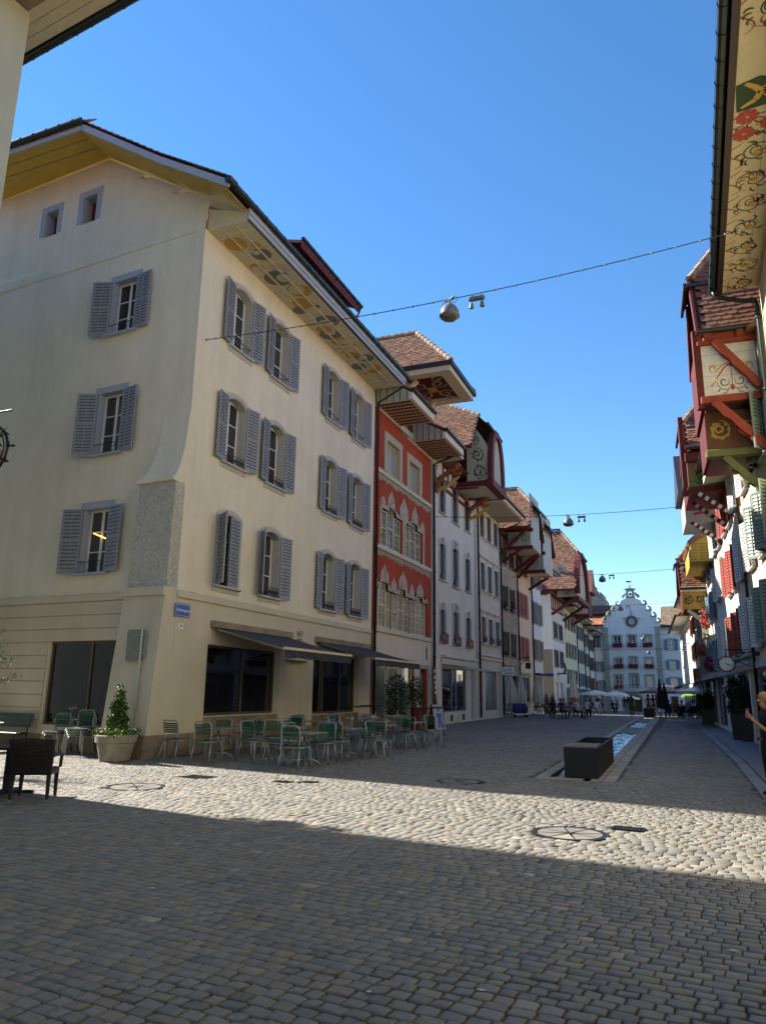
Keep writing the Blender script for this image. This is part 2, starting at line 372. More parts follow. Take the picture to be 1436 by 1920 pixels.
for x, y, w, h in near300:
    o = link('cobble', g.choice(CM), ground, (x, y, g.uniform(-.005, .003)), math.atan(SL) + g.uniform(-.03, .03)); o.scale = (w - .007, h - .008, 1)
# the rest of the laid stones, one mesh
n = len(rest); cx, cy, w, h = rest.T
hw = w/2 - .0035 - NR.uniform(0, .003, n); hh = h/2 - .004 - NR.uniform(0, .002, n); rot = math.atan(SL) + NR.uniform(-.03, .03, n); zt = NR.uniform(-.002, .002, n)
V = np.zeros((n, 12, 3)); sg = np.array([(-1,-1),(1,-1),(1,1),(-1,1)])
for lv, (sc, z) in enumerate(((1, -.03), (.995, -.0015), (.955, .0015))):
    for k in range(4):
        lx = sg[k,0]*hw*sc*(1 + NR.uniform(-.05, .05, n)); ly = sg[k,1]*hh*sc*(1 + NR.uniform(-.05, .05, n))
        V[:, lv*4+k, 0] = cx + lx*np.cos(rot) - ly*np.sin(rot); V[:, lv*4+k, 1] = cy + lx*np.sin(rot) + ly*np.cos(rot)
        V[:, lv*4+k, 2] = z + (zt + NR.uniform(-.0009, .0009, n) if lv else 0)
q = []
for lv in (0, 1):
    for k in range(4): q.append((lv*4+k, lv*4+(k+1)%4, lv*4+4+(k+1)%4, lv*4+4+k))
q.append((8, 9, 10, 11)); q = np.array(q)
F = (q[None] + (np.arange(n)*12)[:, None, None]).reshape(-1, 4)
me = bpy.data.meshes.new('cobble_field'); me.vertices.add(n*12); me.vertices.foreach_set('co', V.reshape(-1))
me.loops.add(F.size); me.loops.foreach_set('vertex_index', F.reshape(-1).astype(np.int32)); me.polygons.add(len(F))
me.polygons.foreach_set('loop_start', np.arange(0, F.size, 4, dtype=np.int32)); me.update(calc_edges=True); me.validate(); me.materials.append(M['cobble'])
tag(link('cobble_field', me, ground), kind='stuff')
# litter of mortar specks on the setts
mb = MB(); gg = random.Random(11)
for _ in range(90):
    x = gg.uniform(-8, 1); y = gg.uniform(4, 28); a = gg.uniform(.015, .05); b = gg.uniform(.008, .02); t = gg.uniform(0, 3)
    if not free_spot(x, y, .1): continue
    mb.poly([(x + a*math.cos(t+k)*(1 if i % 2 else .5), y + b*math.sin(t+k), .013) for i, k in enumerate((0, 1.1, 2.2, 3.3, 4.6, 5.5))])
tag(mb.build('mortar_specks', mat('mortar_speck', (.55, .53, .48), .9)), 'pale mortar specks scattered over the cobbles', 'specks', kind='stuff')
for i, (x, y, r) in enumerate(MANHOLES):
    lab = ('round manhole cover in the sunlit cobbles near the concrete planter', 'largest round manhole cover with spokes in the lit cobbles in the foreground', 'round manhole cover in the shade beyond the lit strip')[i]
    t = thing('manhole_cover', lab, 'manhole cover', (x, y, -.012), .3 * i, 'round manhole covers in the paving')
    m = MB(); m.lathe([(r+.03, 0), (r+.03, .014), (r-.025, .014), (r-.025, .004)], 40, 0, cap0=True, cap1=False); m.build('frame_ring', M['iron'], t)
    m = MB()
    for k in range(8):
        a = k * math.pi / 4 + .03; b = (k+1) * math.pi / 4 - .03; pts = [(.06*math.cos((a+b)/2), .06*math.sin((a+b)/2))]
        pts += [((r-.045)*math.cos(a+(b-a)*j/6), (r-.045)*math.sin(a+(b-a)*j/6)) for j in range(7)]
        z0, z1 = 0, .013; lo = [(px, py, z0) for px, py in pts]; hi = [(px, py, z1) for px, py in pts]; m.loft([lo, hi], 0, False, True)
    m.build('cover_sector', M['cobble'], t)
    m = MB(); m.lathe([(.05, 0), (.05, .012), (.03, .015)], 12); m.build('hub', M['iron'], t)
for i, (x, y, a, b) in enumerate(DRAINS):
    t = thing('drain_grate', ('square drain grate in the lit cobbles behind the manhole cover', 'left one of two small valve covers in front of the cafe chairs', 'right one of two small valve covers in front of the cafe chairs', 'small oval valve cover behind the largest manhole cover')[i], 'drain', (x, y, -.01), -.1, 'small drains and valve covers')
    m = MB(); m.box(-a, a, -b, -b+.02, 0, .016); m.box(-a, a, b-.02, b, 0, .016); m.box(-a, -a+.02, -b+.02, b-.02, 0, .016); m.box(a-.02, a, -b+.02, b-.02, 0, .016); m.box(-a+.02, a-.02, -b+.02, b-.02, -.02, -.008); m.build('frame', M['iron'], t)
    m = MB(); k = -a + .04
    while k < a - .04: m.box(k, k+.018, -b+.02, b-.02, -.006, .012); k += .04
    m.build('grating', M['iron'], t)
# pavement along the right-hand houses, with its kerb stones
mb = MB(); ys = [-6, 15.5, 23, 46, 60, 90, 110]
for a, b in zip(ys, ys[1:]): mb.poly([(kerb_x(a)+.27,a,gz(a)-.012),(7,a,gz(a)-.012),(7,b,gz(b)-.012),(kerb_x(b)+.27,b,gz(b)-.012)])
pav = tag(mb.build('pavement', M['joint']), kind='structure')
def slab_piece(name, pts, z, b, m, parent):
    c = Vector((sum(p[0] for p in pts)/len(pts), sum(p[1] for p in pts)/len(pts), 0)); lo = [(p[0]-c.x, p[1]-c.y, -.04) for p in pts]; mid = [(x, y, -.004) for x, y, _ in lo]
    hi = [(x*(1-b), y*(1-b), 0) for x, y, _ in lo]; k = MB(); k.loft([lo, mid, hi], 0, False, True); return k.build(name, m, parent, (c.x, c.y, z))
y = 3.0
while y < 60:
    b = y + 1.1; xa, xb = kerb_x(y), kerb_x(b); g_ = .006
    slab_piece('kerb_stone', [(xa, y+g_), (xa+.24, y+g_), (xb+.24, b-g_), (xb, b-g_)], gz(y) + .006, .015, M['kerb'], pav)
    x0, x1 = xa+.275, xb+.275
    for j in range(4):
        slab_piece('slab', [(x0+j*.9+.004, y+.004), (x0+j*.9+.896, y+.004), (x1+j*.9+.896, b-.004), (x1+j*.9+.004, b-.004)], gz(y) + .006, .006, M['slab'], pav)
    y = b
# ------------------------------------------------------------------ the water channel
def water_material():
    m = bpy.data.materials.new('channel_water'); m.use_nodes = True; N = m.node_tree.nodes; L = m.node_tree.links; b = N['Principled BSDF']
    b.inputs['Base Color'].default_value = (.012, .03, .06, 1); b.inputs['Roughness'].default_value = .03; b.inputs['Specular IOR Level'].default_value = 1.0
    geo = N.new('ShaderNodeNewGeometry'); nz = N.new('ShaderNodeTexNoise'); nz.inputs['Scale'].default_value = 4.5; nz.inputs['Detail'].default_value = 2; L.new(geo.outputs['Position'], nz.inputs['Vector'])
    bp = N.new('ShaderNodeBump'); bp.inputs['Strength'].default_value = .4; bp.inputs['Distance'].default_value = .04; L.new(nz.outputs[0], bp.inputs['Height']); L.new(bp.outputs[0], b.inputs['Normal'])
    return m
M['water'] = water_material()
def chx(y): return -.0135 * (y - 21)           # the channel drifts towards the left with distance
mb = MB()
for a, b in ((16.0, 36), (36, 60)):
    p = [(-2.86+chx(a), a), (-2.02+chx(a), a), (-2.02+chx(b), b), (-2.86+chx(b), b)]
    for i in range(4):
        if i in (1, 3): mb.poly([(*p[i], 0), (*p[i], -.5), (*p[(i+1)%4], -.5), (*p[(i+1)%4], 0)])
chan = tag(mb.build('channel_wall', M['concrete']), kind='structure')
mb = MB(); q = random.Random(9); nx_ = 9; ny_ = 460; rws = []
for j in range(ny_+1):
    yy = 16 + 44*j/ny_; rws.append([(-2.86 + .84*i/nx_ + chx(yy), yy, gz(yy) - .05 + .011*math.sin(yy*9.1 + i*1.3 + 2*math.sin(yy*1.7)) + q.uniform(-.014, .014)) for i in range(nx_+1)])
mb.loft(rws, 0, closed=False)
tag(mb.build('channel_water', M['water'], smooth=True), kind='structure')
for a, b, lab in ((36, 42.3, 'nearer grey steel grating bridging the water channel'), (50.3, 57.5, 'farther grey steel grating bridging the water channel')):
    t = thing('channel_grating', lab, 'grating', (-2.44 + chx(a), a, -.03), math.atan(.0135), 'gratings over the water channel')
    m = MB(); k = 0
    while k < b - a: m.box(-.43, .43, k, k+.03, 0, .025); k += .09
    m.build('grating_bar', M['alu'], t); m = MB(); m.box(-.45, -.43, 0, b-a, 0, .028); m.box(.43, .45, 0, b-a, 0, .028); m.build('frame', M['steel'], t)
y = 15.95
while y < 61:
    b = y + (.30 if y < 30 else .6)
    for xa, w in ((-3.12, .25), (-2.02, .235), (-1.78, .25)):
        slab_piece('edge_stone', [(xa+chx(y)+.006, y+.006), (xa+w+chx(y)-.006, y+.006), (xa+w+chx(b)-.006, b-.006), (xa+chx(b)+.006, b-.006)], rnd.uniform(.004, .012), .03, M['edge'], chan)
    y = b
for xx in (-2.86, -2.6, -2.34):
    slab_piece('edge_stone', [(xx, 15.96), (xx+.25, 15.96), (xx+.25, 16.3), (xx, 16.3)], .008, .03, M['edge'], chan)
# ------------------------------------------------------------------ building kit (house-local: x along the front, y into the house, z up)
def wall_mesh(W, H, holes, depth=.3, x0=0.0, z0=0.0, y=0.0):
    """front wall with real openings (x, z, w, h) and their reveals"""
    m = MB(); xs = {x0, x0+W}; zs = {z0, z0+H}
    for (x, z, w, h) in holes: xs |= {x, x+w}; zs |= {z, z+h}
    xs = sorted(xs); zs = sorted(zs)
    for a, b in zip(xs, xs[1:]):
        for c, d in zip(zs, zs[1:]):
            mx, mz = (a+b)/2, (c+d)/2
            if b-a < 1e-6 or d-c < 1e-6: continue
            if any(x < mx < x+w and z < mz < z+h for x, z, w, h in holes): continue
            m.poly([(a,y,c),(b,y,c),(b,y,d),(a,y,d)])
    for x, z, w, h in holes:
        a, b, c, d, e = x, x+w, z, z+h, y+depth
        m.poly([(a,y,c),(a,e,c),(a,e,d),(a,y,d)][::-1]); m.poly([(b,y,c),(b,y,d),(b,e,d),(b,e,c)][::-1]); m.poly([(a,y,d),(a,e,d),(b,e,d),(b,y,d)][::-1]); m.poly([(a,y,c),(b,y,c),(b,e,c),(a,e,c)][::-1])
    return m
def body(m, W, H, D, mi=0):
    m.poly([(0,0,0),(0,D,0),(0,D,H),(0,0,H)], mi); m.poly([(W,0,0),(W,0,H),(W,D,H),(W,D,0)], mi); m.poly([(0,D,0),(W,D,0),(W,D,H),(0,D,H)][::-1], mi)
    m.poly([(0,.32,H-.01),(W,.32,H-.01),(W,D,H-.01),(0,D,H-.01)], mi)
CACHE = {}
def cached(key, fn):
    if key not in CACHE: CACHE[key] = fn()
    return CACHE[key]
def arch_pts(w, h, rise, n=8):
    p = [(-w/2, 0)]
    if rise <= 0: return p + [(-w/2, h), (w/2, h), (w/2, 0)]
    r = (w*w/4 + rise*rise) / (2*rise); a = math.asin(w/2/r)
    for i in range(n+1):
        t = -a + 2*a*i/n; p.append((r*math.sin(t), h - r + r*math.cos(t)))
    return p + [(w/2, 0)]
def surround_mesh(w, h, rise, sur, top, proud, depth, m, bottom=True, mold=0):
    k = MB(); inn = arch_pts(w, h, rise); out = arch_pts(w + 2*sur, h + top, rise*1.05 if rise else 0); n = len(inn)
    for i in range(n-1):
        a, b, c, d = inn[i], inn[i+1], out[i+1], out[i]
        k.poly([(a[0],-proud,a[1]),(d[0],-proud,d[1]),(c[0],-proud,c[1]),(b[0],-proud,b[1])])
        k.poly([(a[0],-proud,a[1]),(b[0],-proud,b[1]),(b[0],depth,b[1]),(a[0],depth,a[1])])
        k.poly([(d[0],-proud,d[1]),(d[0],.0,d[1]),(c[0],.0,c[1]),(c[0],-proud,c[1])])
    if mold:
        r2 = arch_pts(w + .05, h + .03, rise); r3 = arch_pts(w + .05 + mold*2, h + .03 + mold, rise)
        for i in range(n-1):
            a, b, c, d = r2[i], r2[i+1], r3[i+1], r3[i]; y = -proud - .018
            k.poly([(a[0],y,a[1]),(d[0],y,d[1]),(c[0],y,c[1]),(b[0],y,b[1])]); k.poly([(d[0],y,d[1]),(d[0],-proud,d[1]),(c[0],-proud,c[1]),(c[0],y,c[1])]); k.poly([(a[0],y,a[1]),(b[0],y,b[1]),(b[0],-proud,b[1]),(a[0],-proud,a[1])])
    return k.mesh('window', m)
def casement_mesh(w, h, cols, rows, m, bar=.03, frame=.06, centre=.09):
    k = MB(); k.box(-w/2, w/2, -.05, 0, 0, frame); k.box(-w/2, w/2, -.05, 0, h-frame, h); k.box(-w/2, -w/2+frame, -.05, 0, frame, h-frame); k.box(w/2-frame, w/2, -.05, 0, frame, h-frame)
    for i in range(1, cols):
        x = -w/2 + w*i/cols; b = centre if (cols % 2 == 0 and i == cols//2) else bar; k.box(x-b/2, x+b/2, -.045, -.003, frame, h-frame)
    for j in range(1, rows):
        z = frame + (h-2*frame)*j/rows; k.box(-w/2+frame, w/2-frame, -.04, -.006, z-bar/2, z+bar/2)
    return k.mesh('casement', m)
def shutter_mesh(w, h, m, pitch=.105, rod=True, rise=0.0, panel=False):
    k = MB(); s = .065; t = .018
    k.box(0, s, -t, t, 0, h); k.box(w-s, w, -t, t, 0, h); k.box(s, w-s, -t, t, 0, s); k.box(s, w-s, -t, t, h-s, h); k.box(s, w-s, -t, t, h*.5-s*.4, h*.5+s*.4)
    for z0, z1 in ((s, h*.5-s*.4), (h*.5+s*.4, h-s)):
        n = max(2, int((z1-z0)/pitch)); p = (z1-z0)/n
        for i in range(n):
            z = z0 + i*p; [k.loft([[(s, e*.024, z+p*.06), (w-s, e*.024, z+p*.06), (w-s, e*.003, z+p*.80), (s, e*.003, z+p*.80)], [(s, e*.016, z+p*.0), (w-s, e*.016, z+p*.0), (w-s, e*.0015, z+p*.74), (s, e*.0015, z+p*.74)]], 0, True, True) for e in (-1, 1)]
    k.box(s, w-s, -.001, .001, s, h-s, 1)  # dark sheet painted in for the shade seen between the slats
    if rod: k.box(w/2-.013, w/2+.013, .018, .034, s*1.5, h-s*1.5); k.box(w/2-.013, w/2+.013, -.034, -.018, s*1.5, h-s*1.5)
    return k.mesh('shutter', [m, M['slatgap']])
def rail_mesh(w, h, kind, m):
    k = MB()
    if kind == 'bar': k.tube([(-w/2, -.03, h), (w/2, -.03, h)], .013, 5); k.tube([(-w/2, .1, .05), (w/2, -.03, h*.9)], .01, 4)
    elif kind == 'scroll':
        k.tube([(-w/2, -.03, h), (w/2, -.03, h)], .012, 5); k.tube([(-w/2, -.03, .03), (w/2, -.03, .03)], .012, 5); n = max(3, int(w/.17))
        for i in range(n):
            cx = -w/2 + w*(i+.5)/n; r = min(h*.42, w/n*.46); k.tube([(cx+r*.95*(1-t/26)*math.cos(t*.62), -.03, h*.5+r*(1-t/26)*math.sin(t*.62)) for t in range(18)], .011, 4)
            k.tube([(cx-w/n/2, -.03, .03), (cx-w/n/2, -.03, h)], .009, 4)
        k.tube([(w/2, -.03, .03), (w/2, -.03, h)], .009, 4)
    elif kind == 'bulge':
        for z, y in ((h, -.06), (.02, -.02), (h*.5, -.14)): k.tube([(-w/2, 0, z), (-w/2, y, z), (w/2, y, z), (w/2, 0, z)], .013, 5)
        n = int(w/.11)
        for i in range(n+1):
            x = -w/2 + w*i/n; k.tube([(x, -.02, .02), (x, -.12, h*.25), (x, -.14, h*.5), (x, -.07, h)], .008, 4)
    return k.mesh('railing', m)
def window(parent, x, z, w, h, rise=0, sur=.16, top=None, sm='stone', proud=.025, depth=.26, cols=2, rows=3, fm='whitewood', gm='glass', panes=False, sill=.12, sillp=.09, shut=None, shm='shutter', angs=(8, 8), rail=None, railh=.25, railm='iron', mold=0, rz=0, y=0, shw=None, sillm=None, apron=0):
    """window part > casement, glass or panes, sill, shutters, railing; angs: 0 flat on the wall, 180 closed"""
    top = sur if top is None else top
    me = cached(('sur', w, h, rise, sur, top, sm, proud, depth, mold), lambda: surround_mesh(w, h, rise, sur, top, proud, depth, M[sm], mold=mold))
    p = link('window', me, parent, (x, y, z), rz)
    o = link('casement', cached(('cas', w, h, cols, rows, fm), lambda: casement_mesh(w, h, cols, rows, M[fm])), p, (0, depth-.02, 0))
    def pane_mesh(pw, ph, mt): k = MB(); k.box(-pw/2, pw/2, 0, .012, -ph/2, ph/2); return k.mesh('pane', M[mt])
    if panes:
        cw = (w-.12)/cols; ch = (h-.12)/rows; me = cached(('pane', cw, ch, gm), lambda: pane_mesh(cw, ch, gm))
        for i in range(cols):
            for j in range(rows):
                q = link('pane', me, p, (-w/2+.06+cw*(i+.5), depth-.042, .06+ch*(j+.5)), (R(rnd.uniform(-.6, .6)), 0, R(rnd.uniform(-.8, .8))))
    else: link('glass', cached(('glass', w, h, gm), lambda: pane_mesh(w-.04, h-.04, gm)), p, (0, depth-.042, h/2), (R(rnd.uniform(-.5, .5)), 0, R(rnd.uniform(-.7, .7))))
    if sill:
        def sm_():
            k = MB(); a = w/2 + sur + .03; k.bevbox(-a, a, -proud-sillp, depth-.06, -.06, 0, .012)
            if apron: k.box(-a+.03, a-.03, -proud, 0, -.06-apron, -.06)
            return k.mesh('sill', M[sillm or sm])
        link('sill', cached(('sill', w, sur, proud, sillp, sm, depth, apron, sillm), sm_), p)
    if shut:
        sw = shw or w/2; me = cached(('shut', sw, h, shm, shut), lambda: shutter_mesh(sw, h - (rise if rise else 0)*.35, M[shm], .098))
        off = w/2 + (.015 if max(a for a in angs if a is not None) < 170 else 0)
        if angs[0] is not None: link('shutter', me, p, (-off, -proud-.035, .0), R(180 + angs[0]))
        if angs[1] is not None: link('shutter', me, p, (off, -proud-.035, .0), R(-angs[1]))
    if rail: link('railing', cached(('rail', w, railh, rail, railm), lambda: rail_mesh(w, railh, rail, M[railm])), p, (0, .0 if rail != 'bulge' else -proud, .0))
    return p
def hole(x, z, w, h, e=.03): return (x-w/2-e, z-e, w+2*e, h+2*e)
def tile_mesh(tw, tl, m, name='tile'):
    k = MB(); a = tw/2*.97; t = .022; pts = [(-a, tl), (-a, tl*.22), (-a*.75, tl*.07), (0, 0), (a*.75, tl*.07), (a, tl*.22), (a, tl)]
    lo = [(x, v, -.012 + .035*(1-v/tl)) for x, v in pts]; hi = [(x, v, z + t) for x, v, z in lo]; k.loft([lo, hi], 0, False, True); return k, lo, hi
def tile_slope(parent, o, u, v, U, V, tw, tl, m, clip=None, single=False, lift=.03, seed=1, name='tile_field'):
    """overlapping beaver-tail tiles on the slope o + u*a + v*b (v runs up the slope)"""
    o, u, v = Vector(o), Vector(u).normalized(), Vector(v).normalized(); n = u.cross(v)
    if n.z < 0: n = -n
    q = random.Random(seed); k, lo, hi = tile_mesh(tw, tl*1.5, None); me = None; mb = MB(); j = 0; objs = []
    mx = Matrix((u, v, n)).transposed().to_4x4()
    while j*tl < V:
        i = -1
        while i*tw < U + tw:
            a = i*tw + (tw/2 if j % 2 else 0); b = j*tl; i += 1
            if a < tw*.4 or a > U - tw*.4 or (clip and not clip(a, b + tl*.5)): continue
            da, db, dn = q.uniform(-.006, .006), q.uniform(-.012, .012), q.uniform(0, .012)
            if single:
                if me is None: me = k.mesh('tile', M[m])
                t = link('tile', me, parent); t.matrix_local = Matrix.Translation(o + u*(a+da) + v*(b+db) + n*(lift+dn)) @ mx; objs.append(t)
            else:
                f = lambda p: tuple(o + u*(p[0]+a+da) + v*(p[1]+b+db) + n*(p[2]+lift+dn))
                mb.loft([[f(p) for p in lo], [f(p) for p in hi]], 0, False, True)
        j += 1
    if not single and mb.f: return tag(mb.build(name, M[m], parent), kind='stuff')
def ridge_caps(parent, p, q, m='ridge', r=.13, step=.36):
    p, q = Vector(p), Vector(q); L_ = (q-p).length; d = (q-p)/L_; n = max(1, int(L_/step)); k = MB()
    for i in range(n):
        a = p + d*(L_*i/n); b = p + d*(L_*(i+1.12)/n); k.tube([a, b], [r*1.12, r*.92], 8)
    return k.build('ridge_tiles', M[m], parent)
def ribbon(m, pts, w, f, mi=0, taper=True):
    """flat painted stroke along 2-D points, mapped by f(a, b)"""
    n = len(pts)
    for i in range(n-1):
        (x0, y0), (x1, y1) = pts[i], pts[i+1]; d = math.hypot(x1-x0, y1-y0) or 1; nx, ny = -(y1-y0)/d, (x1-x0)/d
        w0 = w*(math.sin(math.pi*(i+.4)/n)**.6 if taper else 1)/2; w1 = w*(math.sin(math.pi*min(i+1.4, n-.2)/n)**.6 if taper else 1)/2
        m.poly([f(x0-nx*w0, y0-ny*w0), f(x0+nx*w0, y0+ny*w0), f(x1+nx*w1, y1+ny*w1), f(x1-nx*w1, y1-ny*w1)], mi)
def spiral(cx, cy, r, turns, a0, ccw=1, n=26):
    return [(cx + r*(1-.86*t/n)*math.cos(a0 + ccw*turns*2*math.pi*t/n), cy + r*(1-.86*t/n)*math.sin(a0 + ccw*turns*2*math.pi*t/n)) for t in range(n+1)]
def leaf2(cx, cy, a, l, w, n=6):
    return [(cx + l*t/n*math.cos(a) , cy + l*t/n*math.sin(a)) for t in range(n+1)]
def scrolls(m, U, V, f, seed=1, mi=0, w=.05, cells=None, leafmi=None, along='v'):
    """rinceau scrollwork in a U x V rectangle"""
    q = random.Random(seed); n = cells or max(1, round((V if along == 'v' else U)/(U if along == 'v' else V))); S = (V if along == 'v' else U)/n; O = U if along == 'v' else V
    for i in range(n):
        c = (O*.5, S*(i+.5)) if along == 'v' else (S*(i+.5), O*.5); r = min(S, O)*.42; s = 1 if i % 2 else -1
        ribbon(m, spiral(*c, r, 1.55, math.pi*.5*(1 if i % 2 else 3), s), w, f, mi)
        ribbon(m, spiral(c[0], c[1], r*.4, .8, 1.2, -s, 14), w*.8, f, mi)
        for k in range(9):
            a = k*2*math.pi/9 + q.uniform(-.25, .25); rr = r*q.uniform(.62, 1.0); l = r*q.uniform(.25, .42)
            ribbon(m, [(c[0]+rr*math.cos(a)+l*t/5*math.cos(a+1.0*s+t*.22*s), c[1]+rr*math.sin(a)+l*t/5*math.sin(a+1.0*s+t*.22*s)) for t in range(6)], w*1.2, f, leafmi if leafmi is not None and k % 2 else mi)
def clip_rect(pts, U, V): return [(min(max(x, 0), U), min(max(y, 0), V)) for x, y in pts]
def pipe(parent, pts, m='brownpipe', r=.055, brackets=True, name='downpipe'):
    k = MB(); k.tube(pts, r, 8)
    if brackets:
        (x, y, z0), (_, _, z1) = pts[-1], pts[-2]
        z = min(z0, z1) + 1.0
        while z < max(z0, z1): k.lathe([(r*1.35, 0), (r*1.35, .05)], 8, 0, (x, y, z)); z += 2.2
    return k.build(name, M[m], parent, smooth=True)
def gutter(parent, p, q, r=.085, m='gutter', clips=.55):
    p, q = Vector(p), Vector(q); k = MB(); k.tube([p, q], r, 10); L_ = (q-p).length; d = (q-p).normalized(); i = .3
    while i < L_: a = p + d*i; k.tube([a, a + d*.03], r*1.13, 10); i += clips
    return k.build('gutter', M[m], parent, smooth=False)
def roof_slab(parent, W, pts, t=.14, m='tile', x0=0.0, name='roof', tilem=None):
    """roof skin that follows (y, z) points from eave to eave, pushed along x"""
    k = MB(); up = [(y, z+t) for y, z in pts]; a = [(x0, y, z) for y, z in pts] + [(x0, y, z) for y, z in reversed(up)]; b = [(x0+W, y, z) for _, y, z in a]
    k.loft([a, b], 0, False, False)
    n = len(pts)
    for i in range(n-1):
        for xx in (x0, x0+W): k.poly([(xx, *pts[i]), (xx, *pts[i+1]), (xx, *up[i+1]), (xx, *up[i])])
    return k.build(name, M[m], parent)
def LF(s): return (-12.2 + s*math.tan(R(.3)), 15.9 + s, 0)
L_RZ = R(89.7)
def RF(y): return (3.0 - (y-15)*math.tan(R(2.8)), y, 0)
R_RZ = R(-87.2)
def text(parent, s, size, loc, rot, m, ext=.004, name='lettering', align='CENTER', shear=0.0):
    c = bpy.data.curves.new('lettering', 'FONT'); c.body = s; c.size = size; c.extrude = ext; c.align_x = align; c.align_y = 'CENTER'; c.resolution_u = 2; c.shear = shear
    o = bpy.data.objects.new('lettering', c); COL.objects.link(o); bpy.context.view_layer.update(); me = bpy.data.meshes.new_from_object(o.evaluated_get(bpy.context.evaluated_depsgraph_get())); bpy.data.objects.remove(o); bpy.data.curves.remove(c)
    me.materials.clear(); me.materials.append(M[m]); return link(name, me, parent, loc, rot)
FR = (math.pi/2, 0, 0)            # lettering that stands upright and faces -y
def brace(parent, p, q, w=.16, m='redwood', wavy=True):
    k = MB(); p, q = Vector(p), Vector(q); n = 8; d = q-p
    rings = []
    side = d.normalized().cross(Vector((0, 0, 1))); side.normalize(); upv = side.cross(d.normalized())
    for i in range(n+1):
        c = p + d*(i/n); s = w*(1 + (.22*math.sin(i*2.3) if wavy else 0)); rings.append([c - side*w/2 - upv*s/2*1.1, c + side*w/2 - upv*s/2*1.1, c + side*w/2 + upv*w/2, c - side*w/2 + upv*w/2])
    k.loft(rings, 0, True, True); return k.build('brace', M[m], parent)
def panel_scroll(parent, U, V, f, base, ink, seed=1, w=.045, name='painted_panel', cells=None, along='v', ink2=None, thick=None):
    mt = [M[base], M[ink], M[ink2 or ink]]; k = MB()
    k.poly([f(0, 0), f(U, 0), f(U, V), f(0, V)], 0)
    scrolls(k, U, V, lambda a, b: f(min(max(a, .01), U-.01), min(max(b, .01), V-.01), .006), seed, 1, w, cells, 2, along); return k.build(name, mt, parent)
# ------------------------------------------------------------------ left row, house by house
# --- 1: the cream corner house
H1 = thing('corner_house', 'large cream corner house with grey shutters and dark cafe awnings', 'house', LF(0), L_RZ)
W1, D1, E1 = 13.0, 9.9, 14.9
wx = (2.18, 4.62, 8.76, 11.22); holes = []
for sz in (4.55, 8.2, 11.9):
    for x in wx: holes.append(hole(x, sz, 1.02, 2.1))
shops = [(1.5, .95, 3.95, 1.92), (5.87, .0, 1.56, 2.65), (7.83, .85, 3.89, 2.02)]
m = wall_mesh(W1, E1, holes + shops, .34)
m.poly([(W1,0,0),(W1,0,E1),(W1,D1,E1),(W1,D1,0)]); m.poly([(.6,D1,0),(W1,D1,0),(W1,D1,E1),(.6,D1,E1)][::-1]); m.poly([(0,.34,E1-.02),(W1,.34,E1-.02),(W1,D1,E1-.02),(.6,D1,E1-.02)])
m.build('front_wall', M['cream'], H1)
for r, sz in enumerate((4.55, 8.2, 11.9)):
    for c, x in enumerate(wx):
        a = ((9, 10), (11, 8), (8, 12), (10, 9))[c]
        if r == 0 and c == 0: a = (52, 176)
        if r == 0 and c == 1: a = (34, 10)
        window(H1, x, sz, 1.02, 2.1, rise=.17, sur=.17, sm='stone', mold=.05, depth=.34, cols=2, rows=3, panes=True, shut=.5, shw=.56, angs=a, rail='bar' if r == 2 else 'scroll', railh=.30, sill=.12, apron=.13)
# gable end: s runs back from the corner
GX, GY, GRZ = D1*math.sin(R(3.7)), D1*math.cos(R(3.7)), R(-93.7)
def gp(s, out=0.0):              # house-local point on the gable plane, s back from the corner
    a = GRZ; d = D1 - s; return (GX + d*math.cos(a) + out*math.sin(a), GY + d*math.sin(a) - out*math.cos(a))
prof = [(0, 15.9), (1.16, 16.68), (2.98, 17.88), (4.4, 18.82), (9.95, 18.85)]
gh = [(D1-4.43, .66, 2.93, 2.26)] + [hole(D1-2.98, 12.15, .98, 1.82), hole(D1-3.07, 8.3, .98, 1.95), hole(D1-3.15, 4.8, .98, 1.88)]
m = wall_mesh(D1, 15.25, gh, .3)
m.build('gable_wall', M['cream'], H1, (GX, GY, 0), GRZ)
up = [hole(D1-6.87, 16.65, .6, .95), hole(D1-5.08, 16.65, .62, 1.0)]
m = wall_mesh(D1, .8, [], y=.07, z0=15.25)
m = wall_mesh(D1, 2.45, up, y=.07, z0=15.25, depth=.4)
def zc(s): 
    for (a, b), (c, d) in zip(prof, prof[1:]):
        if s <= c: return b + (d-b)*(s-a)/(c-a)
    return prof[-1][1]
# clip the upper wall to the roof line
m2 = MB()
for f in m.f:
    P = [m.v[i] for i in f]
    if all(abs(p[1]-.07) < 1e-6 for p in P):
        a, b = min(p[0] for p in P), max(p[0] for p in P); lo, hi = min(p[2] for p in P), max(p[2] for p in P); n = 6
        for i in range(n):
            x0, x1 = a+(b-a)*i/n, a+(b-a)*(i+1)/n; t0, t1 = min(hi, zc(D1-x0)), min(hi, zc(D1-x1))
            if t0 > lo and t1 > lo: m2.poly([(x0,.07,lo),(x1,.07,lo),(x1,.07,t1),(x0,.07,t0)])
            elif t0 > lo or t1 > lo:
                xc = x0 + (x1-x0)*(lo-zc(D1-x0))/(zc(D1-x1)-zc(D1-x0)); m2.poly([(x0,.07,lo),(xc,.07,lo),(x0,.07,t0)] if t0 > lo else [(xc,.07,lo),(x1,.07,lo),(x1,.07,t1)])
    else: m2.poly(P)
top = [(D1-s, z) for s, z in prof if s > .0]
for i in range(40):
    x0, x1 = D1*i/40, D1*(i+1)/40; t0, t1 = zc(D1-x0), zc(D1-x1)
    if t1 > 17.7 or t0 > 17.7: m2.poly([(x0,.07,min(17.68,t0)),(x1,.07,min(17.68,t1)),(x1,.07,t1),(x0,.07,t0)])
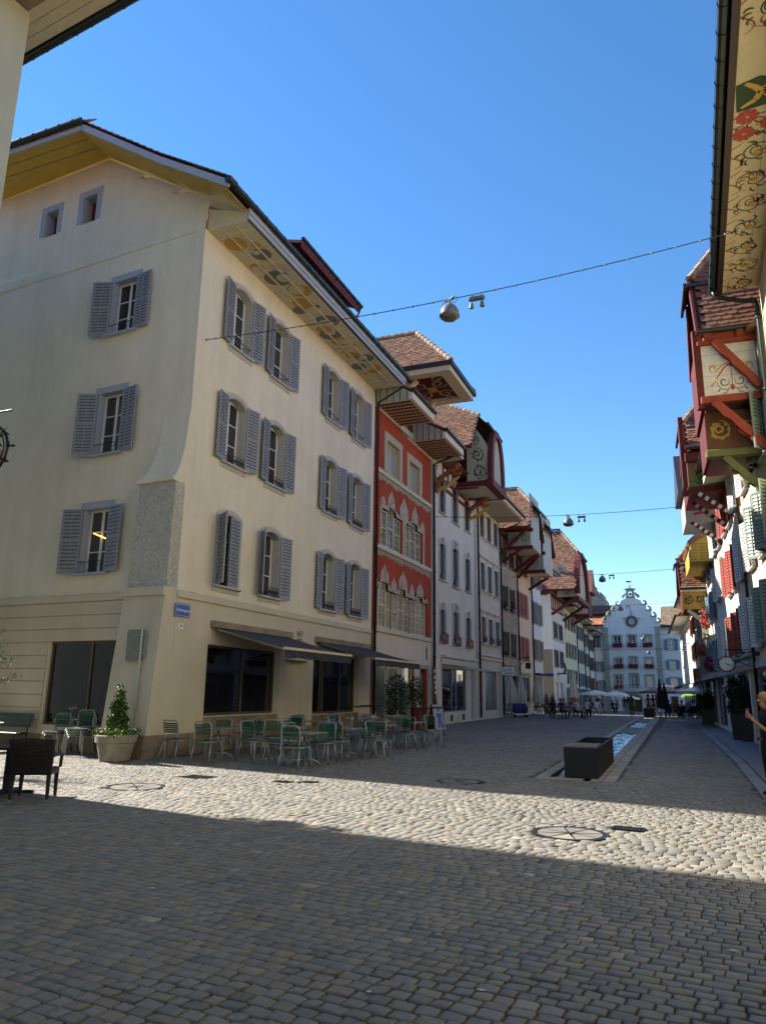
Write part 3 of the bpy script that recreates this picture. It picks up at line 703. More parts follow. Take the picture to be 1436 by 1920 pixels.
m2.build('gable_top_wall', M['cream'], H1, (GX, GY, 0), GRZ)
for s, z, w, h in ((6.87, 16.65, .6, .95), (5.08, 16.65, .62, 1.0)):
    x, y = gp(s, -.07); window(H1, x, z, w, h, sur=.22, sm='bluegrey', proud=.012, depth=.42, cols=1, rows=1, gm='darkglass', fm='redshut', sill=0, rz=GRZ, y=y)
for i, (s, z, h) in enumerate(((2.98, 12.15, 1.82), (3.07, 8.3, 1.95), (3.15, 4.8, 1.88))):
    x, y = gp(s); p = window(H1, x, z, .98, h, sur=.16, top=.2, sm='bluegrey', proud=.015, depth=.3, cols=2, rows=3, panes=True, gm='darkglass' if i == 0 else 'glass', shut=.5, shw=.62, angs=((22, 6), (24, 9), (20, 12))[i], rail='bar', railh=.32, sill=.1, sillp=.14, rz=GRZ, y=y)
    if i == 2:
        k = MB(); k.beam((-.28, .2, 1.2), (.3, .2, .98), .03, .03); k.build('ceiling_lamp', mat('warm_lamp_tube', (.9, .6, .2), emit=(1, .6, .15, 1.2)), p)
# rusticated courses on the gable's ground floor
zz = [.42, .76, 1.11, 1.46, 1.82, 2.17, 2.53, 2.9, 3.25, 3.62, 3.98]
for a, b in zip(zz, zz[1:]):
    x1 = D1 - 4.5 if a < 2.88 else D1 - 1.36
    k = MB(); k.bevbox(.0, x1, -.035, .0, a + .012, b - .006, .01); k.build('stone_course', M['cream2'], H1, (GX, GY, 0), GRZ)
MB().bevbox(0, D1 - 1.36, -.06, 0, 4.0, 4.2, .015).build('cornice', M['cream2'], H1, (GX, GY, 0), GRZ)
MB().bevbox(0, D1 - 1.36, -.07, 0, 0, .40, .015).build('plinth', M['plinth'], H1, (GX, GY, 0), GRZ)
def shopfront(parent, x, z, w, h, fm='brownfr', gm='darkglass', bars=(), y=.2, rz=0, loc=None, frame=.07, hb=()):
    k = MB(); k.box(0, w, -.05, .05, 0, frame); k.box(0, w, -.05, .05, h-frame, h); k.box(0, frame, -.05, .05, frame, h-frame); k.box(w-frame, w, -.05, .05, frame, h-frame)
    for b in bars: k.box(b-frame/2, b+frame/2, -.045, .045, frame, h-frame)
    for b in hb: k.box(frame, w-frame, -.04, .04, b-frame/2, b+frame/2)
    p = k.build('shop_window', M[fm], parent, loc or (x, y, z), rz); k = MB(); k.box(frame*.6, w-frame*.6, -.008, .008, frame*.6, h-frame*.6); k.build('pane', M[gm], p); return p
M['brownfr'] = mat('brown_shop_frame', (.10, .06, .035), .5)
x, y = gp(4.43, -.12); shopfront(H1, 0, 0, 2.93, 2.26, loc=(x, y, .66), rz=GRZ, bars=(1.55,))
shopfront(H1, 1.5, .95, 3.95, 1.92, y=.22, bars=(2.1,)); shopfront(H1, 7.83, .85, 3.89, 2.02, y=.22, bars=(.95, 1.15, 2.6))
k = MB(); k.box(5.87, 7.43, .30, .34, 0, 2.65); k.build('niche_panel', M['cream2'], H1)
k = MB(); k.bevbox(0.0, W1-.1, -.07, 0, 4.0, 4.2, .02); k.build('cornice', M['cream2'], H1)
k = MB(); k.box(0.01, 1.5, -.02, 0, .55, 4.0); k.box(5.45, 5.87, -.02, 0, 0, 4.0); k.box(7.43, 7.83, -.02, 0, 0, 4.0); k.box(11.72, W1-.1, -.02, 0, 0, 4.0); k.box(1.5, 5.45, -.02, 0, 2.87, 4.0); k.box(5.87, 7.43, -.02, 0, 2.65, 4.0); k.box(7.83, 11.72, -.02, 0, 2.87, 4.0); k.build('ground_floor_render', M['cream2'], H1)
k = MB(); k.bevbox(.02, 5.86, -.06, -.0, 0, .55, .02); k.box(1.5, 5.45, -.04, 0, .55, .93); k.bevbox(7.44, 12.9, -.06, 0, 0, .5, .02); k.box(7.83, 11.72, -.04, 0, .5, .83); k.build('plinth', M['plinth'], H1)
# buttress at the corner
def brings(pts, s0=0.0, s1=1.32):
    out = []
    for z, p, ds in pts:
        a = gp(s0, 0); b = gp(s1 + ds, 0); c = gp(s1 + ds, p); d = gp(s0, p); c0 = (a[0] + (d[0]-a[0]), 0.004); out.append([(a[0], a[1]+.004, z), (d[0], .004, z), (*c, z), (*b, z)])
    return out
def buttress_part(name, pts, m, cap=True, sub=1, s1=1.32):
    k = MB(); k.loft(brings(pts, 0, s1), 0, cap, cap); k.build(name, M[m], H1)
buttress_part('buttress', [(4.22, .43, 0), (5.5, .42, -.04), (7.06, .40, -.12)], 'rough')
buttress_part('buttress_cap', [(7.06, .50, .0), (7.16, .52, .02), (7.2, .42, -.10), (7.4, .33, -.2), (7.7, .22, -.28), (8.2, .11, -.33), (9.2, .01, -.36)], 'cream', s1=1.3)
buttress_part('buttress_ledge', [(4.0, .53, .12), (4.22, .53, .12)], 'cream2')
buttress_part('buttress_foot', [(.55, .76, .1), (2, .64, .08), (4.0, .46, .04)], 'cream2')
buttress_part('buttress_base', [(0, .84, .06), (.55, .80, .06)], 'plinth')
# eaves: boxed soffit painted with gold and grey discs
OV = 1.36
k = MB(); k.poly([(.12,-OV,E1),(W1-.1,-OV,E1),(W1-.1,0,E1),(.12,0,E1)]); k.poly([(.12,0,E1),(.12,0,15.62),(.12,-OV,15.2),(.12,-OV,E1)]); k.poly([(W1-.1,0,E1),(W1-.1,-OV,E1),(W1-.1,-OV,15.2),(W1-.1,0,15.6)])
sof = k.build('soffit', M['creamwood'], H1)
k = MB()
for yy in (-.46, -.92): k.box(.2, W1-.6, yy-.03, yy+.03, E1-.028, E1-.002)
k.build('soffit_batten', M['creamwood'], sof)
k = MB(); q = random.Random(4)
def disc(cx, cy, r, mi, lift, hole_=None, n=28):
    if hole_:
        hx, hy, hr = hole_
        for i in range(n):
            a, b = 2*math.pi*i/n, 2*math.pi*(i+1)/n
            k.poly([(cx+r*math.cos(a), cy+r*math.sin(a), E1-lift), (cx+r*math.cos(b), cy+r*math.sin(b), E1-lift), (cx+hx+hr*math.cos(b), cy+hy+hr*math.sin(b), E1-lift), (cx+hx+hr*math.cos(a), cy+hy+hr*math.sin(a), E1-lift)], mi)
    else: k.poly([(cx+r*math.cos(2*math.pi*i/n), cy+r*math.sin(2*math.pi*i/n), E1-lift) for i in range(n)], mi)
lst = [(1.0,-.40,.36,0,None),(1.25,-.95,.16,0,None),(1.75,-.85,.32,1,(-.14,.12,.13)),(2.35,-.3,.24,0,(.08,.05,.15)),(3.15,-.62,.45,1,(.05,-.2,.24)),(4.1,-.95,.40,0,(-.12,.12,.30)),(4.9,-.62,.38,0,None),(5.25,-1.0,.12,1,None),(5.3,-.28,.25,1,None),(6.35,-.85,.45,1,(.15,.1,.28)),(6.9,-.45,.30,0,None),(7.35,-.5,.42,1,(-.2,-.06,.24)),(8.0,-.6,.36,0,(.06,-.12,.22)),(8.45,-.98,.12,0,None),(8.7,-.3,.26,0,(.0,.12,.19)),(9.3,-.55,.32,0,None),(9.7,-.95,.34,1,(-.1,.16,.25)),(10.35,-.35,.32,1,None),(10.7,-.85,.36,0,(-.1,.1,.26)),(11.2,-.55,.3,0,(.12,.02,.24))]
for i, (cx, cy, r, mi, hh) in enumerate(lst): disc(cx, cy, r, mi, .004 + .0006*(i % 5), hh)
for i in range(26): 
    cx, cy, r = q.uniform(.9, 11.8), q.uniform(-1.0, -.35), q.uniform(.15, .34); disc(cx, cy, r, 2, .0032 + .00002*i, (0, 0, r-.012))
for i in range(34): x = .35 + i*.36; k.box(x, x+.008, -OV+.03, -.03, E1-.0025, E1-.001, 2)
k.build('painted_discs', [M['gold'], M['greypaint'], M['greypaint']], sof)
k = MB(); k.box(.1, W1+.2, -OV-.05, -OV-.003, 14.98, 15.3); k.box(.1, W1+.2, -OV-.09, -OV-.05, 15.12, 15.34); k.build('fascia', M['bluegrey'], H1)
gutter(H1, (-1.15, -OV-.14, 15.36), (W1+.35, -OV-.14, 15.40), .10)
# roof: front slope, verge over the gable, half hip
rp = [(-OV-.12, 15.28), (1.0, 16.75), (4.35, 18.98), (7.0, 22.2)]
k = MB()
def rslope(x0, x1, t): 
    a = [(x0, y, z + t) for y, z in rp]; return a
vx = -1.06
k.loft([[(vx, y, z+.16) for y, z in rp[:3]] + [(3.2, 7.0, 22.36)], [(W1+.1, y, z+.16) for y, z in rp[:3]] + [(W1+.1, 7.0, 22.36)]], 0, closed=False)
k.loft([[(vx, y, z+.02) for y, z in rp[:3]], [(W1+.1, y, z+.02) for y, z in rp[:3]]], 0, closed=False)
k.poly([(vx, 4.35, 19.14), (3.2, 7.0, 22.36), (3.2, 9.0, 22.36), (vx, 10.1, 19.14)]); k.poly([(W1+.1, -OV, 15.4), (W1+.1, 7.0, 22.36), (W1+.1, 9, 22.3), (W1+.1, 9, 15)])
k.poly([(3.2, 7.0, 22.36), (W1+.1, 7.0, 22.36), (W1+.1, 10.1, 19.0), (vx, 10.1, 19.14), (3.2, 9, 22.36)][::-1])
rf = k.build('roof', M['tile'], H1)
k = MB(); q = random.Random(8)
for i in range(26):           # row of tile ends along the verge
    t = i/25*2; j = int(min(t, 1.999)); f = t - j; y = rp[j][0] + (rp[j+1][0]-rp[j][0])*f; z = rp[j][1] + (rp[j+1][1]-rp[j][1])*f
    k.loft([[(vx-.03, y-.1, z+.14), (vx+.3, y-.1, z+.14), (vx+.3, y+.16, z+.30), (vx-.03, y+.16, z+.30)], [(vx-.03, y-.1, z+.19), (vx+.3, y-.1, z+.19), (vx+.3, y+.16, z+.33), (vx-.03, y+.16, z+.33)]], 0, True, True)
for i in range(18):
    x = vx; y = 4.5 + i*.30
    for j in range(3): k.loft([[(x+j*.22, y, 19.16+j*.2), (x+j*.22, y+.24, 19.16+j*.2), (x+.34+j*.22, y+.24, 19.5+j*.2), (x+.34+j*.22, y, 19.5+j*.2)], [(x+j*.22-.02, y, 19.21+j*.2), (x+j*.22-.02, y+.24, 19.21+j*.2), (x+.32+j*.22, y+.24, 19.54+j*.2), (x+.32+j*.22, y, 19.54+j*.2)]], 0, True, True)
tag(k.build('tile_ends', M['tile'], rf), kind='stuff')
k = MB()
for (a, b), (c, d) in zip(rp[:2], rp[1:3]): k.loft([[(vx, a, b-.12), (vx+.05, a, b-.12), (vx+.05, a, b+.12), (vx, a, b+.12)], [(vx, c, d-.12), (vx+.05, c, d-.12), (vx+.05, c, d+.12), (vx, c, d+.12)]], 0, True, True)
k.box(vx-.02, vx+.05, 4.3, 10.1, 18.80, 19.04); k.build('barge_board', M['bluegrey'], H1)
k = MB(); pr = [(-1.36, 15.2), (1.0, 16.62), (4.35, 18.86), (10.1, 18.86)]
for (a, b), (c, d) in zip(pr, pr[1:]): k.loft([[(vx+.05, a, b), (.75, a, b), (.75, a, b+.03), (vx+.05, a, b+.03)], [(vx+.05, c, d), (.75, c, d), (.75, c, d+.03), (vx+.05, c, d+.03)]], 0, True, True)
k.build('verge_soffit', M['ochre'], H1)
k = MB()
for xx in (-.62, -.2): k.box(xx-.012, xx+.012, 4.4, 10.05, 18.845, 18.862)
k.build('soffit_joint', M['plinth'], H1)
gutter(H1, (vx-.1, 4.2, 19.06), (vx-.1, 10.1, 19.06), .10)
k = MB(); k.tube([(1.5, 3.4, 18.4), (1.5, 3.4, 19.4)], .06, 8); k.lathe([(.02, .25), (.12, .1), (.02, .0)], 10, 0, (1.5, 3.4, 19.35)); k.box(1.2, 1.8, 3.1, 3.7, 18.2, 18.9); k.build('vent_pipe', M['metalroof'], H1)
# big maroon dormer
k = MB(); k.box(7.0, 11.5, 1.25, 6, 15.6, 18.5); dm = k.build('dormer', M['maroon'], H1)
k = MB(); k.loft([[(6.4,.42,18.5),(12.0,.42,18.5),(11.0,6,20.6),(7.4,6,20.6)], [(6.4,.42,18.62),(12.0,.42,18.62),(11.0,6,20.75),(7.4,6,20.75)]], 0, True, True); k.box(6.4, 12.0, .40, .44, 18.3, 18.6); k.build('dormer_roof', M['maroon'], H1)
gutter(dm, (6.4, .34, 18.66), (12.05, .34, 18.66), .08, 'brownpipe'); pipe(dm, [(11.95, .34, 18.6), (11.95, .5, 18.2), (11.6, 1.15, 17.95), (11.6, 1.15, 16.2)], 'brownpipe', .05)
pipe(H1, [(W1+.18, -OV-.12, 15.3), (W1+.16, -OV+.05, 14.95), (W1+.1, -.12, 14.35), (W1+.1, -.12, .2)], 'brownpipe', .065)
# awnings
def awning(s0, s1, lab, zt=3.36, zb=2.76, out=2.3):
    k = MB(); t = thing('awning', lab, 'awning', Vector(LF(0)) + Matrix.Rotation(L_RZ, 3, 'Z') @ Vector((s0, -.03, zt)), L_RZ, 'dark folding-arm awnings over the cafe')
    w = s1 - s0; n = 10
    k.loft([[(w*i/n, -.08, -.02) for i in range(n+1)], [(w*i/n, -out*.5, (zb-zt)*.5-.02-.02*(i % 2)) for i in range(n+1)], [(w*i/n, -out, zb-zt) for i in range(n+1)]], 0, closed=False); k.build('canopy', M['awning'], t)
    k = MB(); top = [(w*i/20, -out-.02-.012*(i % 2), zb-zt-.03) for i in range(21)]; bot = [(w*i/20, -out-.03-.03*(i % 2), zb-zt-.25-.015*math.sin(i*1.3)) for i in range(21)]; k.loft([top, bot], 0, closed=False); k.build('valance', M['awning'], t)
    k = MB(); k.bevbox(-.02, w+.02, -out-.06, -out+.02, zb-zt-.04, zb-zt+.03, .01); k.build('front_bar', M['creamwood'], t)
    k = MB(); k.box(-.1, w+.1, -.16, .03, -.02, .16); k.build('cassette', M['plinth'], t)
    for x in (.15, w-.15): k = MB(); e = x + (.5 if x < 1 else -.5); k.beam((x, -.1, -.06), (e, -out*.52, (zb-zt)*.55-.08), .05, .06); k.beam((e, -out*.52, (zb-zt)*.55-.08), (x, -out, zb-zt-.03), .05, .06); k.build('arm', M['creamwood'], t)
awning(1.65, 5.9, 'dark awning over the cafe window nearest the corner'); awning(7.95, 12.45, 'dark awning over the far cafe window beside the downpipe')
# lettering, street sign, house number
text(H1, 'HO', .27, (6.75, -.028, 3.53), FR, 'black'); text(H1, 'BO', .27, (6.75, -.028, 3.27), FR, 'black')
def on1(x, y, z): return Vector(LF(0)) + Matrix.Rotation(L_RZ, 3, 'Z') @ Vector((x, y, z))
t = thing('street_sign', 'blue enamel street name sign with white script on the corner', 'street sign', on1(.26, -.025, 3.67), L_RZ)
k = MB(); k.bevbox(-.32, .32, -.025, 0, -.17, .17, .01); k.build('plate', M['blue'], t); k = MB()
for a in ((-.30,.30,.142,.15),(-.30,.30,-.15,-.142),(-.30,-.292,-.15,.15),(.292,.30,-.15,.15)): k.box(a[0], a[1], -.029, -.0245, a[2], a[3])
k.build('border', M['signwhite'], t); text(t, 'Rathausgasse', .105, (0, -.028, 0), FR, 'signwhite', shear=.3)
t = thing('house_number', 'small white enamel plate with house number 24', 'house number', on1(.24, -.025, 3.26), L_RZ)
k = MB(); k.bevbox(-.1, .1, -.015, 0, -.07, .07, .006); k.build('plate', M['signwhite'], t); text(t, '24', .12, (0, -.018, 0), FR, 'black')
# --- 2: the red painted house
def house(name_label, s, W, H, D, m, wins, doors=(), xwin=None, right=False, y=None, cat='house', back=True, base=0):
    h = thing('house', name_label, cat, LF(s) if not right else RF(y), L_RZ if not right else R_RZ, 'old town houses along the street')
    k = wall_mesh(W, H, [hole(*w) for w in wins] + list(doors), .32); body(k, W, H, D); k.build('front_wall', M[m], h); return h
S2, W2 = 13.12, 7.75
rw = []
top_w = [(2.2, 11.47, 1.62, 1.58), (5.15, 11.43, 1.55, 1.5)]
H2 = house('deep red house with cream painted ornament and mullioned windows', S2, W2, 14.2, 11, 'redplaster', top_w, [(.85, 7.97, 2.62, 1.95), (3.95, 7.95, 2.45, 1.9), (.1, 4.34, 7.05, 2.02), (.05, .35, 5.1, 2.5), (6.02, .0, 1.05, 2.75)])
for x, z, w, h in top_w: window(H2, x, z, w, h, sur=.34, top=.36, sm='ornament', proud=.03, cols=2, rows=1, gm='curtain', fm='creamwood', sill=.1, depth=.25)
def mull(parent, groups, z0, m='creamwood', gm='glass', bars=(3, 2), y=.16):
    """stepped Gothic window group: (x0, x1, top) lights under one frame"""
    p = None
    for gi, lights in enumerate(groups):
        k = MB()
        for (a, b, t) in lights:
            k.box(a, a+.05, y-.06, y+.02, z0, t); k.box(b-.05, b, y-.06, y+.02, z0, t); k.box(a+.05, b-.05, y-.06, y+.02, t-.06, t); k.box(a+.05, b-.05, y-.06, y+.02, z0, z0+.06)
            k.box(a+.05, b-.05, y-.05, y+.01, z0+(t-z0)*.52-.03, z0+(t-z0)*.52+.03)
            for i in range(1, bars[0]): xx = a+.05+(b-a-.1)*i/bars[0]; k.box(xx-.012, xx+.012, y-.035, y-.005, z0+.06, t-.06)
            n = round((t-z0)/.32)
            for j in range(1, n): zz = z0+(t-z0)*j/n; k.box(a+.05, b-.05, y-.032, y-.005, zz-.011, zz+.011)
        p = k.build('window', M[m], parent)
        for (a, b, t) in lights: k = MB(); k.box(-(b-a)/2+.03, (b-a)/2-.03, 0, .012, -(t-z0)/2+.03, (t-z0)/2-.03); k.build('pane', M[gm], p, ((a+b)/2, y, (z0+t)/2), (R(rnd.uniform(-.5, .5)), 0, R(rnd.uniform(-.6, .6))))
mull(H2, [[(.88,1.72,9.66),(1.72,2.58,9.88),(2.58,3.43,9.6)], [(3.98,4.75,9.6),(4.75,5.58,9.82),(5.58,6.37,9.54)]], 8.0, gm='skyglass')
mull(H2, [[(.13,.85,6.03),(.85,1.68,6.33),(1.68,2.22,6.02)], [(2.5,3.2,6.0),(3.2,3.9,6.3),(3.9,4.62,6.02)], [(4.9,5.6,6.0),(5.6,6.35,6.24),(6.35,7.12,6.0)]], 4.36, gm='curtain', bars=(2, 2))
def plate(parent, name, pts, y0, y1, m, seed, mats2='scroll', n=14, w=.03, r=.13):
    """cut-out ornament plate with painted scrolls"""
    k = MB(); k.prism(pts, y0, y1, 0); xs = [p[0] for p in pts]; zs = [p[1] for p in pts]; q = random.Random(seed)
    def inside(x, z):
        c = False
        for (x1, z1), (x2, z2) in zip(pts, pts[1:] + pts[:1]):
            if (z1 > z) != (z2 > z) and x < (x2-x1)*(z-z1)/(z2-z1)+x1: c = not c
        return c
    f = lambda a, b: (a, y0-.004, b); t = 0
    while t < n*3 and n > 0:
        t += 1; x, z = q.uniform(min(xs), max(xs)), q.uniform(min(zs), max(zs))
        if inside(x-r, z) and inside(x+r, z) and inside(x, z+r) and inside(x, z-r): ribbon(k, spiral(x, z, r, 1.2, q.uniform(0, 6), q.choice((1, -1)), 12), w, f, 1); n -= 1
    return k.build(name, [M[m], M[mats2]], parent)
def ogee(cx, z0, w, h):
    return [(cx-w/2, z0), (cx-w/2, z0+h*.35), (cx-w*.38, z0+h*.58), (cx-w*.16, z0+h*.76), (cx, z0+h), (cx+w*.16, z0+h*.76), (cx+w*.38, z0+h*.58), (cx+w/2, z0+h*.35), (cx+w/2, z0)]
def crest(parent, lights, x0, x1, zb, peaks, seed):
    """ornament over a stepped window group: follows the window heads below, peaks above"""
    edge = [(x1, zb)]; low = []
    for a, b, t in lights: low += [(a, t+.02), (b, t+.02)]
    up = []
    for cx, w, z0, h in peaks: up += ogee(cx, z0, w, h)
    pts = [(x0, low[0][1])] + up + [(x1, low[-1][1])] + list(reversed(low)); plate(parent, 'window_crest', pts, -.03, 0, 'ornament', seed, n=70, r=.075, w=.026)
crest(H2, [(.88,1.72,9.66),(1.72,2.58,9.88),(2.58,3.43,9.6),(3.98,4.75,9.6),(4.75,5.58,9.82),(5.58,6.37,9.54)], .68, 6.68, 9.7, [(.95,.5,9.86,.42),(1.98,.85,9.95,.78),(3.65,1.15,9.75,1.05),(5.2,.85,9.9,.85),(6.35,.65,9.7,.5)], 3)
for x0, x1 in ((.62, .86), (3.48, 3.94), (6.41, 6.68)): plate(H2, 'jamb_ornament', [(x0, 7.95), (x1, 7.95), (x1, 9.62), (x0, 9.75)], -.028, 0, 'ornament', int(x0*10), n=12, r=.07, w=.024)
crest(H2, [(.13,.85,6.03),(.85,1.68,6.33),(1.68,2.22,6.02),(2.5,3.2,6.0),(3.2,3.9,6.3),(3.9,4.62,6.02),(4.9,5.6,6.0),(5.6,6.35,6.24),(6.35,7.12,6.0)], .08, 7.2, 6.1, [(.35,.4,6.1,.35),(1.25,.95,6.4,.75),(2.4,.7,6.1,.65),(3.6,1.1,6.35,.85),(4.8,.7,6.1,.68),(6.0,.95,6.3,.7),(6.95,.4,6.05,.3)], 9)
for z, zz in ((11.2, 11.42), (7.74, 7.94), (4.14, 4.34)): MB().bevbox(.05, W2-.05, -.10, 0, z, zz, .03).build('string_course', M['creamwood'], H2)
for z in (11.2, 7.74):
    k = MB(); q = random.Random(int(z)); n = 26
    for i in range(n):
        a = .1 + (W2-.2)*i/n; b = a + (W2-.2)/n*.93; d = q.uniform(.22, .36); k.poly([(a, -.008, z), (a, -.008, z-d*.6), ((a+b)/2, -.008, z-d), (b, -.008, z-d*.6), (b, -.008, z)]); c = (a+b)/2
        ribbon(k, spiral(c, z-.14, .1, 1.1, q.uniform(0, 6), 1 if i % 2 else -1, 10), .026, lambda x, zz_: (x, -.013, zz_), 1)
    k.build('frieze', [M['ornament'], M['scrollgrey']], H2)
k = MB(); k.box(.02, W2-.02, -.02, 0, 2.86, 4.14); k.box(5.17, 6.0, -.02, 0, 0, 2.86); k.box(7.09, W2-.02, -.02, 0, 0, 2.86); k.box(.02, .05, -.02, 0, 0, 2.86); k.build('ground_floor_render', M['greyhouse'], H2)
M['paleglass'] = mat('pale_green_shop_glass', (.22, .25, .17), .05, spec=.6, var=.3, scale=.8)
shopfront(H2, .05, .35, 5.1, 2.5, fm='creamwood', gm='paleglass', bars=(1.75, 2.0, 3.3), y=.15)
k = MB(); k.box(6.02, 7.07, .2, .25, 0, 2.75); k.build('door_leaf', M['door'], H2); k = MB(); k.box(6.2, 6.9, .19, .205, .95, 2.5); k.build('door_pane', M['curtain'], H2)
k = MB(); k.bevbox(5.87, 6.02, -.05, 0, 0, 2.9, .01); k.bevbox(7.07, 7.22, -.05, 0, 0, 2.9, .01); k.bevbox(5.87, 7.22, -.06, 0, 2.75, 2.95, .01); k.build('door_frame', M['townstone'], H2)
k = MB(); k.bevbox(.5, 5.3, -.14, 0, 3.05, 3.16, .02); k.build('sunblind_box', M['creamwood'], H2)
def coffer_soffit(parent, x0, x1, z, out, h=.95):
    k = MB(); k.box(x0, x1, -out, -.01, z, z+.03); p = k.build('soffit', M['redpaint'], parent); k = MB()
    n = int((x1-x0)/.36)
    for i in range(n+1): xx = x0 + (x1-x0)*i/n; k.box(xx-.02, xx+.02, -out, 0, z-.03, z)
    k.build('soffit_batten', M['ornament'], p); k = MB(); q = random.Random(5)
    for i in range(n):
        a = x0 + (x1-x0)*i/n + .03; w = (x1-x0)/n - .06
        for j in range(8):
            b = -out + out*j/8 + .02; d = out/8 - .04; k.poly([(a, b, z-.004), (a+w*.5, b, z-.004), (a+w*.72, b+d, z-.004), (a+w*.2, b+d, z-.004)], 0); k.poly([(a+w*.62, b, z-.004), (a+w, b, z-.004), (a+w, b+d*.6, z-.004)], 1)
    k.build('painted_blocks', [M['black'], M['ornament']], p)
    MB().box(x0-.05, x1+.05, -out-.16, -out, z+.02, z+.34).build('fascia', M['greyhouse'], parent); MB().box(x0-.05, x1+.05, -.03, 0, z-.12, z).build('wall_plate', M['greyhouse'], parent)
    k = MB(); k.loft([[(x0-.06, -out-.2, z+.4), (x1+.06, -out-.2, z+.4), (x1+.06, .4, z+1.6), (x0-.06, .4, z+1.6)], [(x0-.06, -out-.2, z+.5), (x1+.06, -out-.2, z+.5), (x1+.06, .4, z+1.75), (x0-.06, .4, z+1.75)]], 0, True, True); k.build('eave_roof', M['tile'], parent)
    gutter(parent, (x0-.1, -out-.22, z+.45), (x1+.1, -out-.22, z+.45), .085, 'brownpipe')
    for xx in (x0+.02, x1-.02):
        pts = [(0, z), (-out, z), (-out, z+.42), (0, z+1.3)]; MB().loft([[(xx-.02, y, zz) for y, zz in pts], [(xx+.02, y, zz) for y, zz in pts]], 0, True, True).build('eave_cheek', M['greywood'], parent)
    k = MB()
    for xx in (x0-.012, x1+.012):
        yy = -.2
        while yy > -out: k.box(xx-.012, xx+.012, yy-.01, yy+.01, z+.02, z+.42 + (.85*(out+yy)/out)); yy -= .32
    k.build('cheek_joint', M['iron'], parent)
coffer_soffit(H2, .0, 3.0, 14.3, 1.6); coffer_soffit(H2, 4.95, 8.05, 14.1, 1.6)
k = MB(); k.box(2.95, 5.0, .0, 4, 14.0, 16.7); k.build('dormer_wall', M['creamwood'], H2); k = MB(); k.box(3.2, 3.95, -.03, 0, 14.5, 16.3); k.box(4.1, 4.8, -.03, 0, 14.5, 16.3); k.build('dormer_shutter', M['maroon'], H2)
# hoisting dormer with hipped hood
xa, xb, ze, yf, zr = 1.75, 5.9, 16.7, -3.0, 19.5; xm = (xa+xb)/2
k = MB(); yr = -.55
k.poly([(xa,yf,ze),(xa,5,ze),(xm,5,zr),(xm,yr,zr)][::-1]); k.poly([(xb,yf,ze),(xm,yr,zr),(xm,5,zr),(xb,5,ze)][::-1]); k.poly([(xa,yf,ze),(xm,yr,zr),(xb,yf,ze)][::-1]); dr = k.build('dormer_roof', M['tilebase'], H2)
u = Vector((0, -1, 0)); o = Vector((xa, 5, ze)); v = Vector((xm-xa, 0, zr-ze)); V_ = v.length
tile_slope(dr, o, (0,-1,0), v, 8.0, V_, .19, .165, 'tile', clip=lambda a, b: a < 8.0 - (yr-yf)*b/V_ - .05, seed=2)
v2 = Vector((0, yr-yf, zr-ze)); tile_slope(dr, (xa, yf, ze), (1,0,0), v2, xb-xa, v2.length, .19, .165, 'tile', clip=lambda a, b: (xb-xa)/2*b/v2.length+.05 < a < (xb-xa)*(1-.5*b/v2.length)-.05, seed=3)
ridge_caps(dr, (xa, yf, ze+.06), (xm, yr, zr+.08)); ridge_caps(dr, (xb, yf, ze+.06), (xm, yr, zr+.08)); ridge_caps(dr, (xm, yr, zr+.08), (xm, 5, zr+.08))
k = MB(); k.box(xa-.08, xa+.02, yf-.08, 4, ze-.16, ze+.06); k.box(xb-.02, xb+.08, yf-.08, 4, ze-.16, ze+.06); k.box(xa+.02, xb-.02, yf-.08, yf+.02, ze-.16, ze+.06); k.build('dormer_gutter', M['brownpipe'], dr)
k = MB(); z = ze-.42
for a in ((xa+.02, xa+.55, yf+.05, .2), (xb-.55, xb-.02, yf+.05, .2), (xa+.55, xb-.55, yf+.05, yf+.62), (xa+.55, xb-.55, -.45, .2)): k.box(a[0], a[1], a[2], a[3], z, ze-.15)
k.build('hood_frame', M['creamwood'], dr); k = MB(); k.box(xa+.5, xb-.5, yf+.5, -.3, ze-.24, ze-.18); k.build('hood_ceiling', M['maroon'], dr)
k = MB(); zz = z+.02; U0, U1, V0, V1 = xa+.55, xb-.55, yf+.62, -.45; cxx, cyy = (U0+U1)/2, (V0+V1)/2; f = lambda a, b: (a, b, zz)
for sx in (-1, 1):
    for sy in (-1, 1):
        ribbon(k, [(cxx+sx*(x_-0), cyy+sy*y_) for x_, y_ in spiral(.62, .5, .42, 1.3, 2, 1, 18)], .07, f, 0, False); ribbon(k, [(cxx+sx*x_, cyy+sy*y_) for x_, y_ in spiral(1.15, .62, .3, 1.1, 0, -1, 14)], .06, f, 0, False)
        ribbon(k, [(cxx+sx*.2, cyy+sy*.2), (cxx+sx*.8, cyy+sy*.3), (cxx+sx*1.4, cyy+sy*.95)], .06, f, 0, False)
k.poly([(cxx+.34*math.cos(i*.4488), cyy+.26*math.sin(i*.4488), zz-.004) for i in range(14)], 1); k.build('fretwork', [M['ornament'], M['gold']], dr)
for xx in (xa+.7, xb-.7): k = MB(); k.beam((xx, -.05, 15.35), (xx, -1.1, ze-.42), .16, .18); k.build('strut', M['creamwood'], dr)
k = MB(); k.box(.0, W2, .6, 11, 14.0, 15.0); k.loft([[(0, .3, 15.6), (W2, .3, 15.6), (W2, 5.5, 20), (0, 5.5, 20)], [(0, 11, 15), (W2, 11, 15), (W2, 5.6, 19.8), (0, 5.6, 19.8)]], 0, True, True); k.build('roof', M['tile'], H2)
pipe(H2, [(W2+.1, -1.72, 14.5), (W2+.1, -1.0, 14.0), (W2+.15, -.14, 13.75), (W2+.15, -.14, .2)], 'brownpipe', .065)
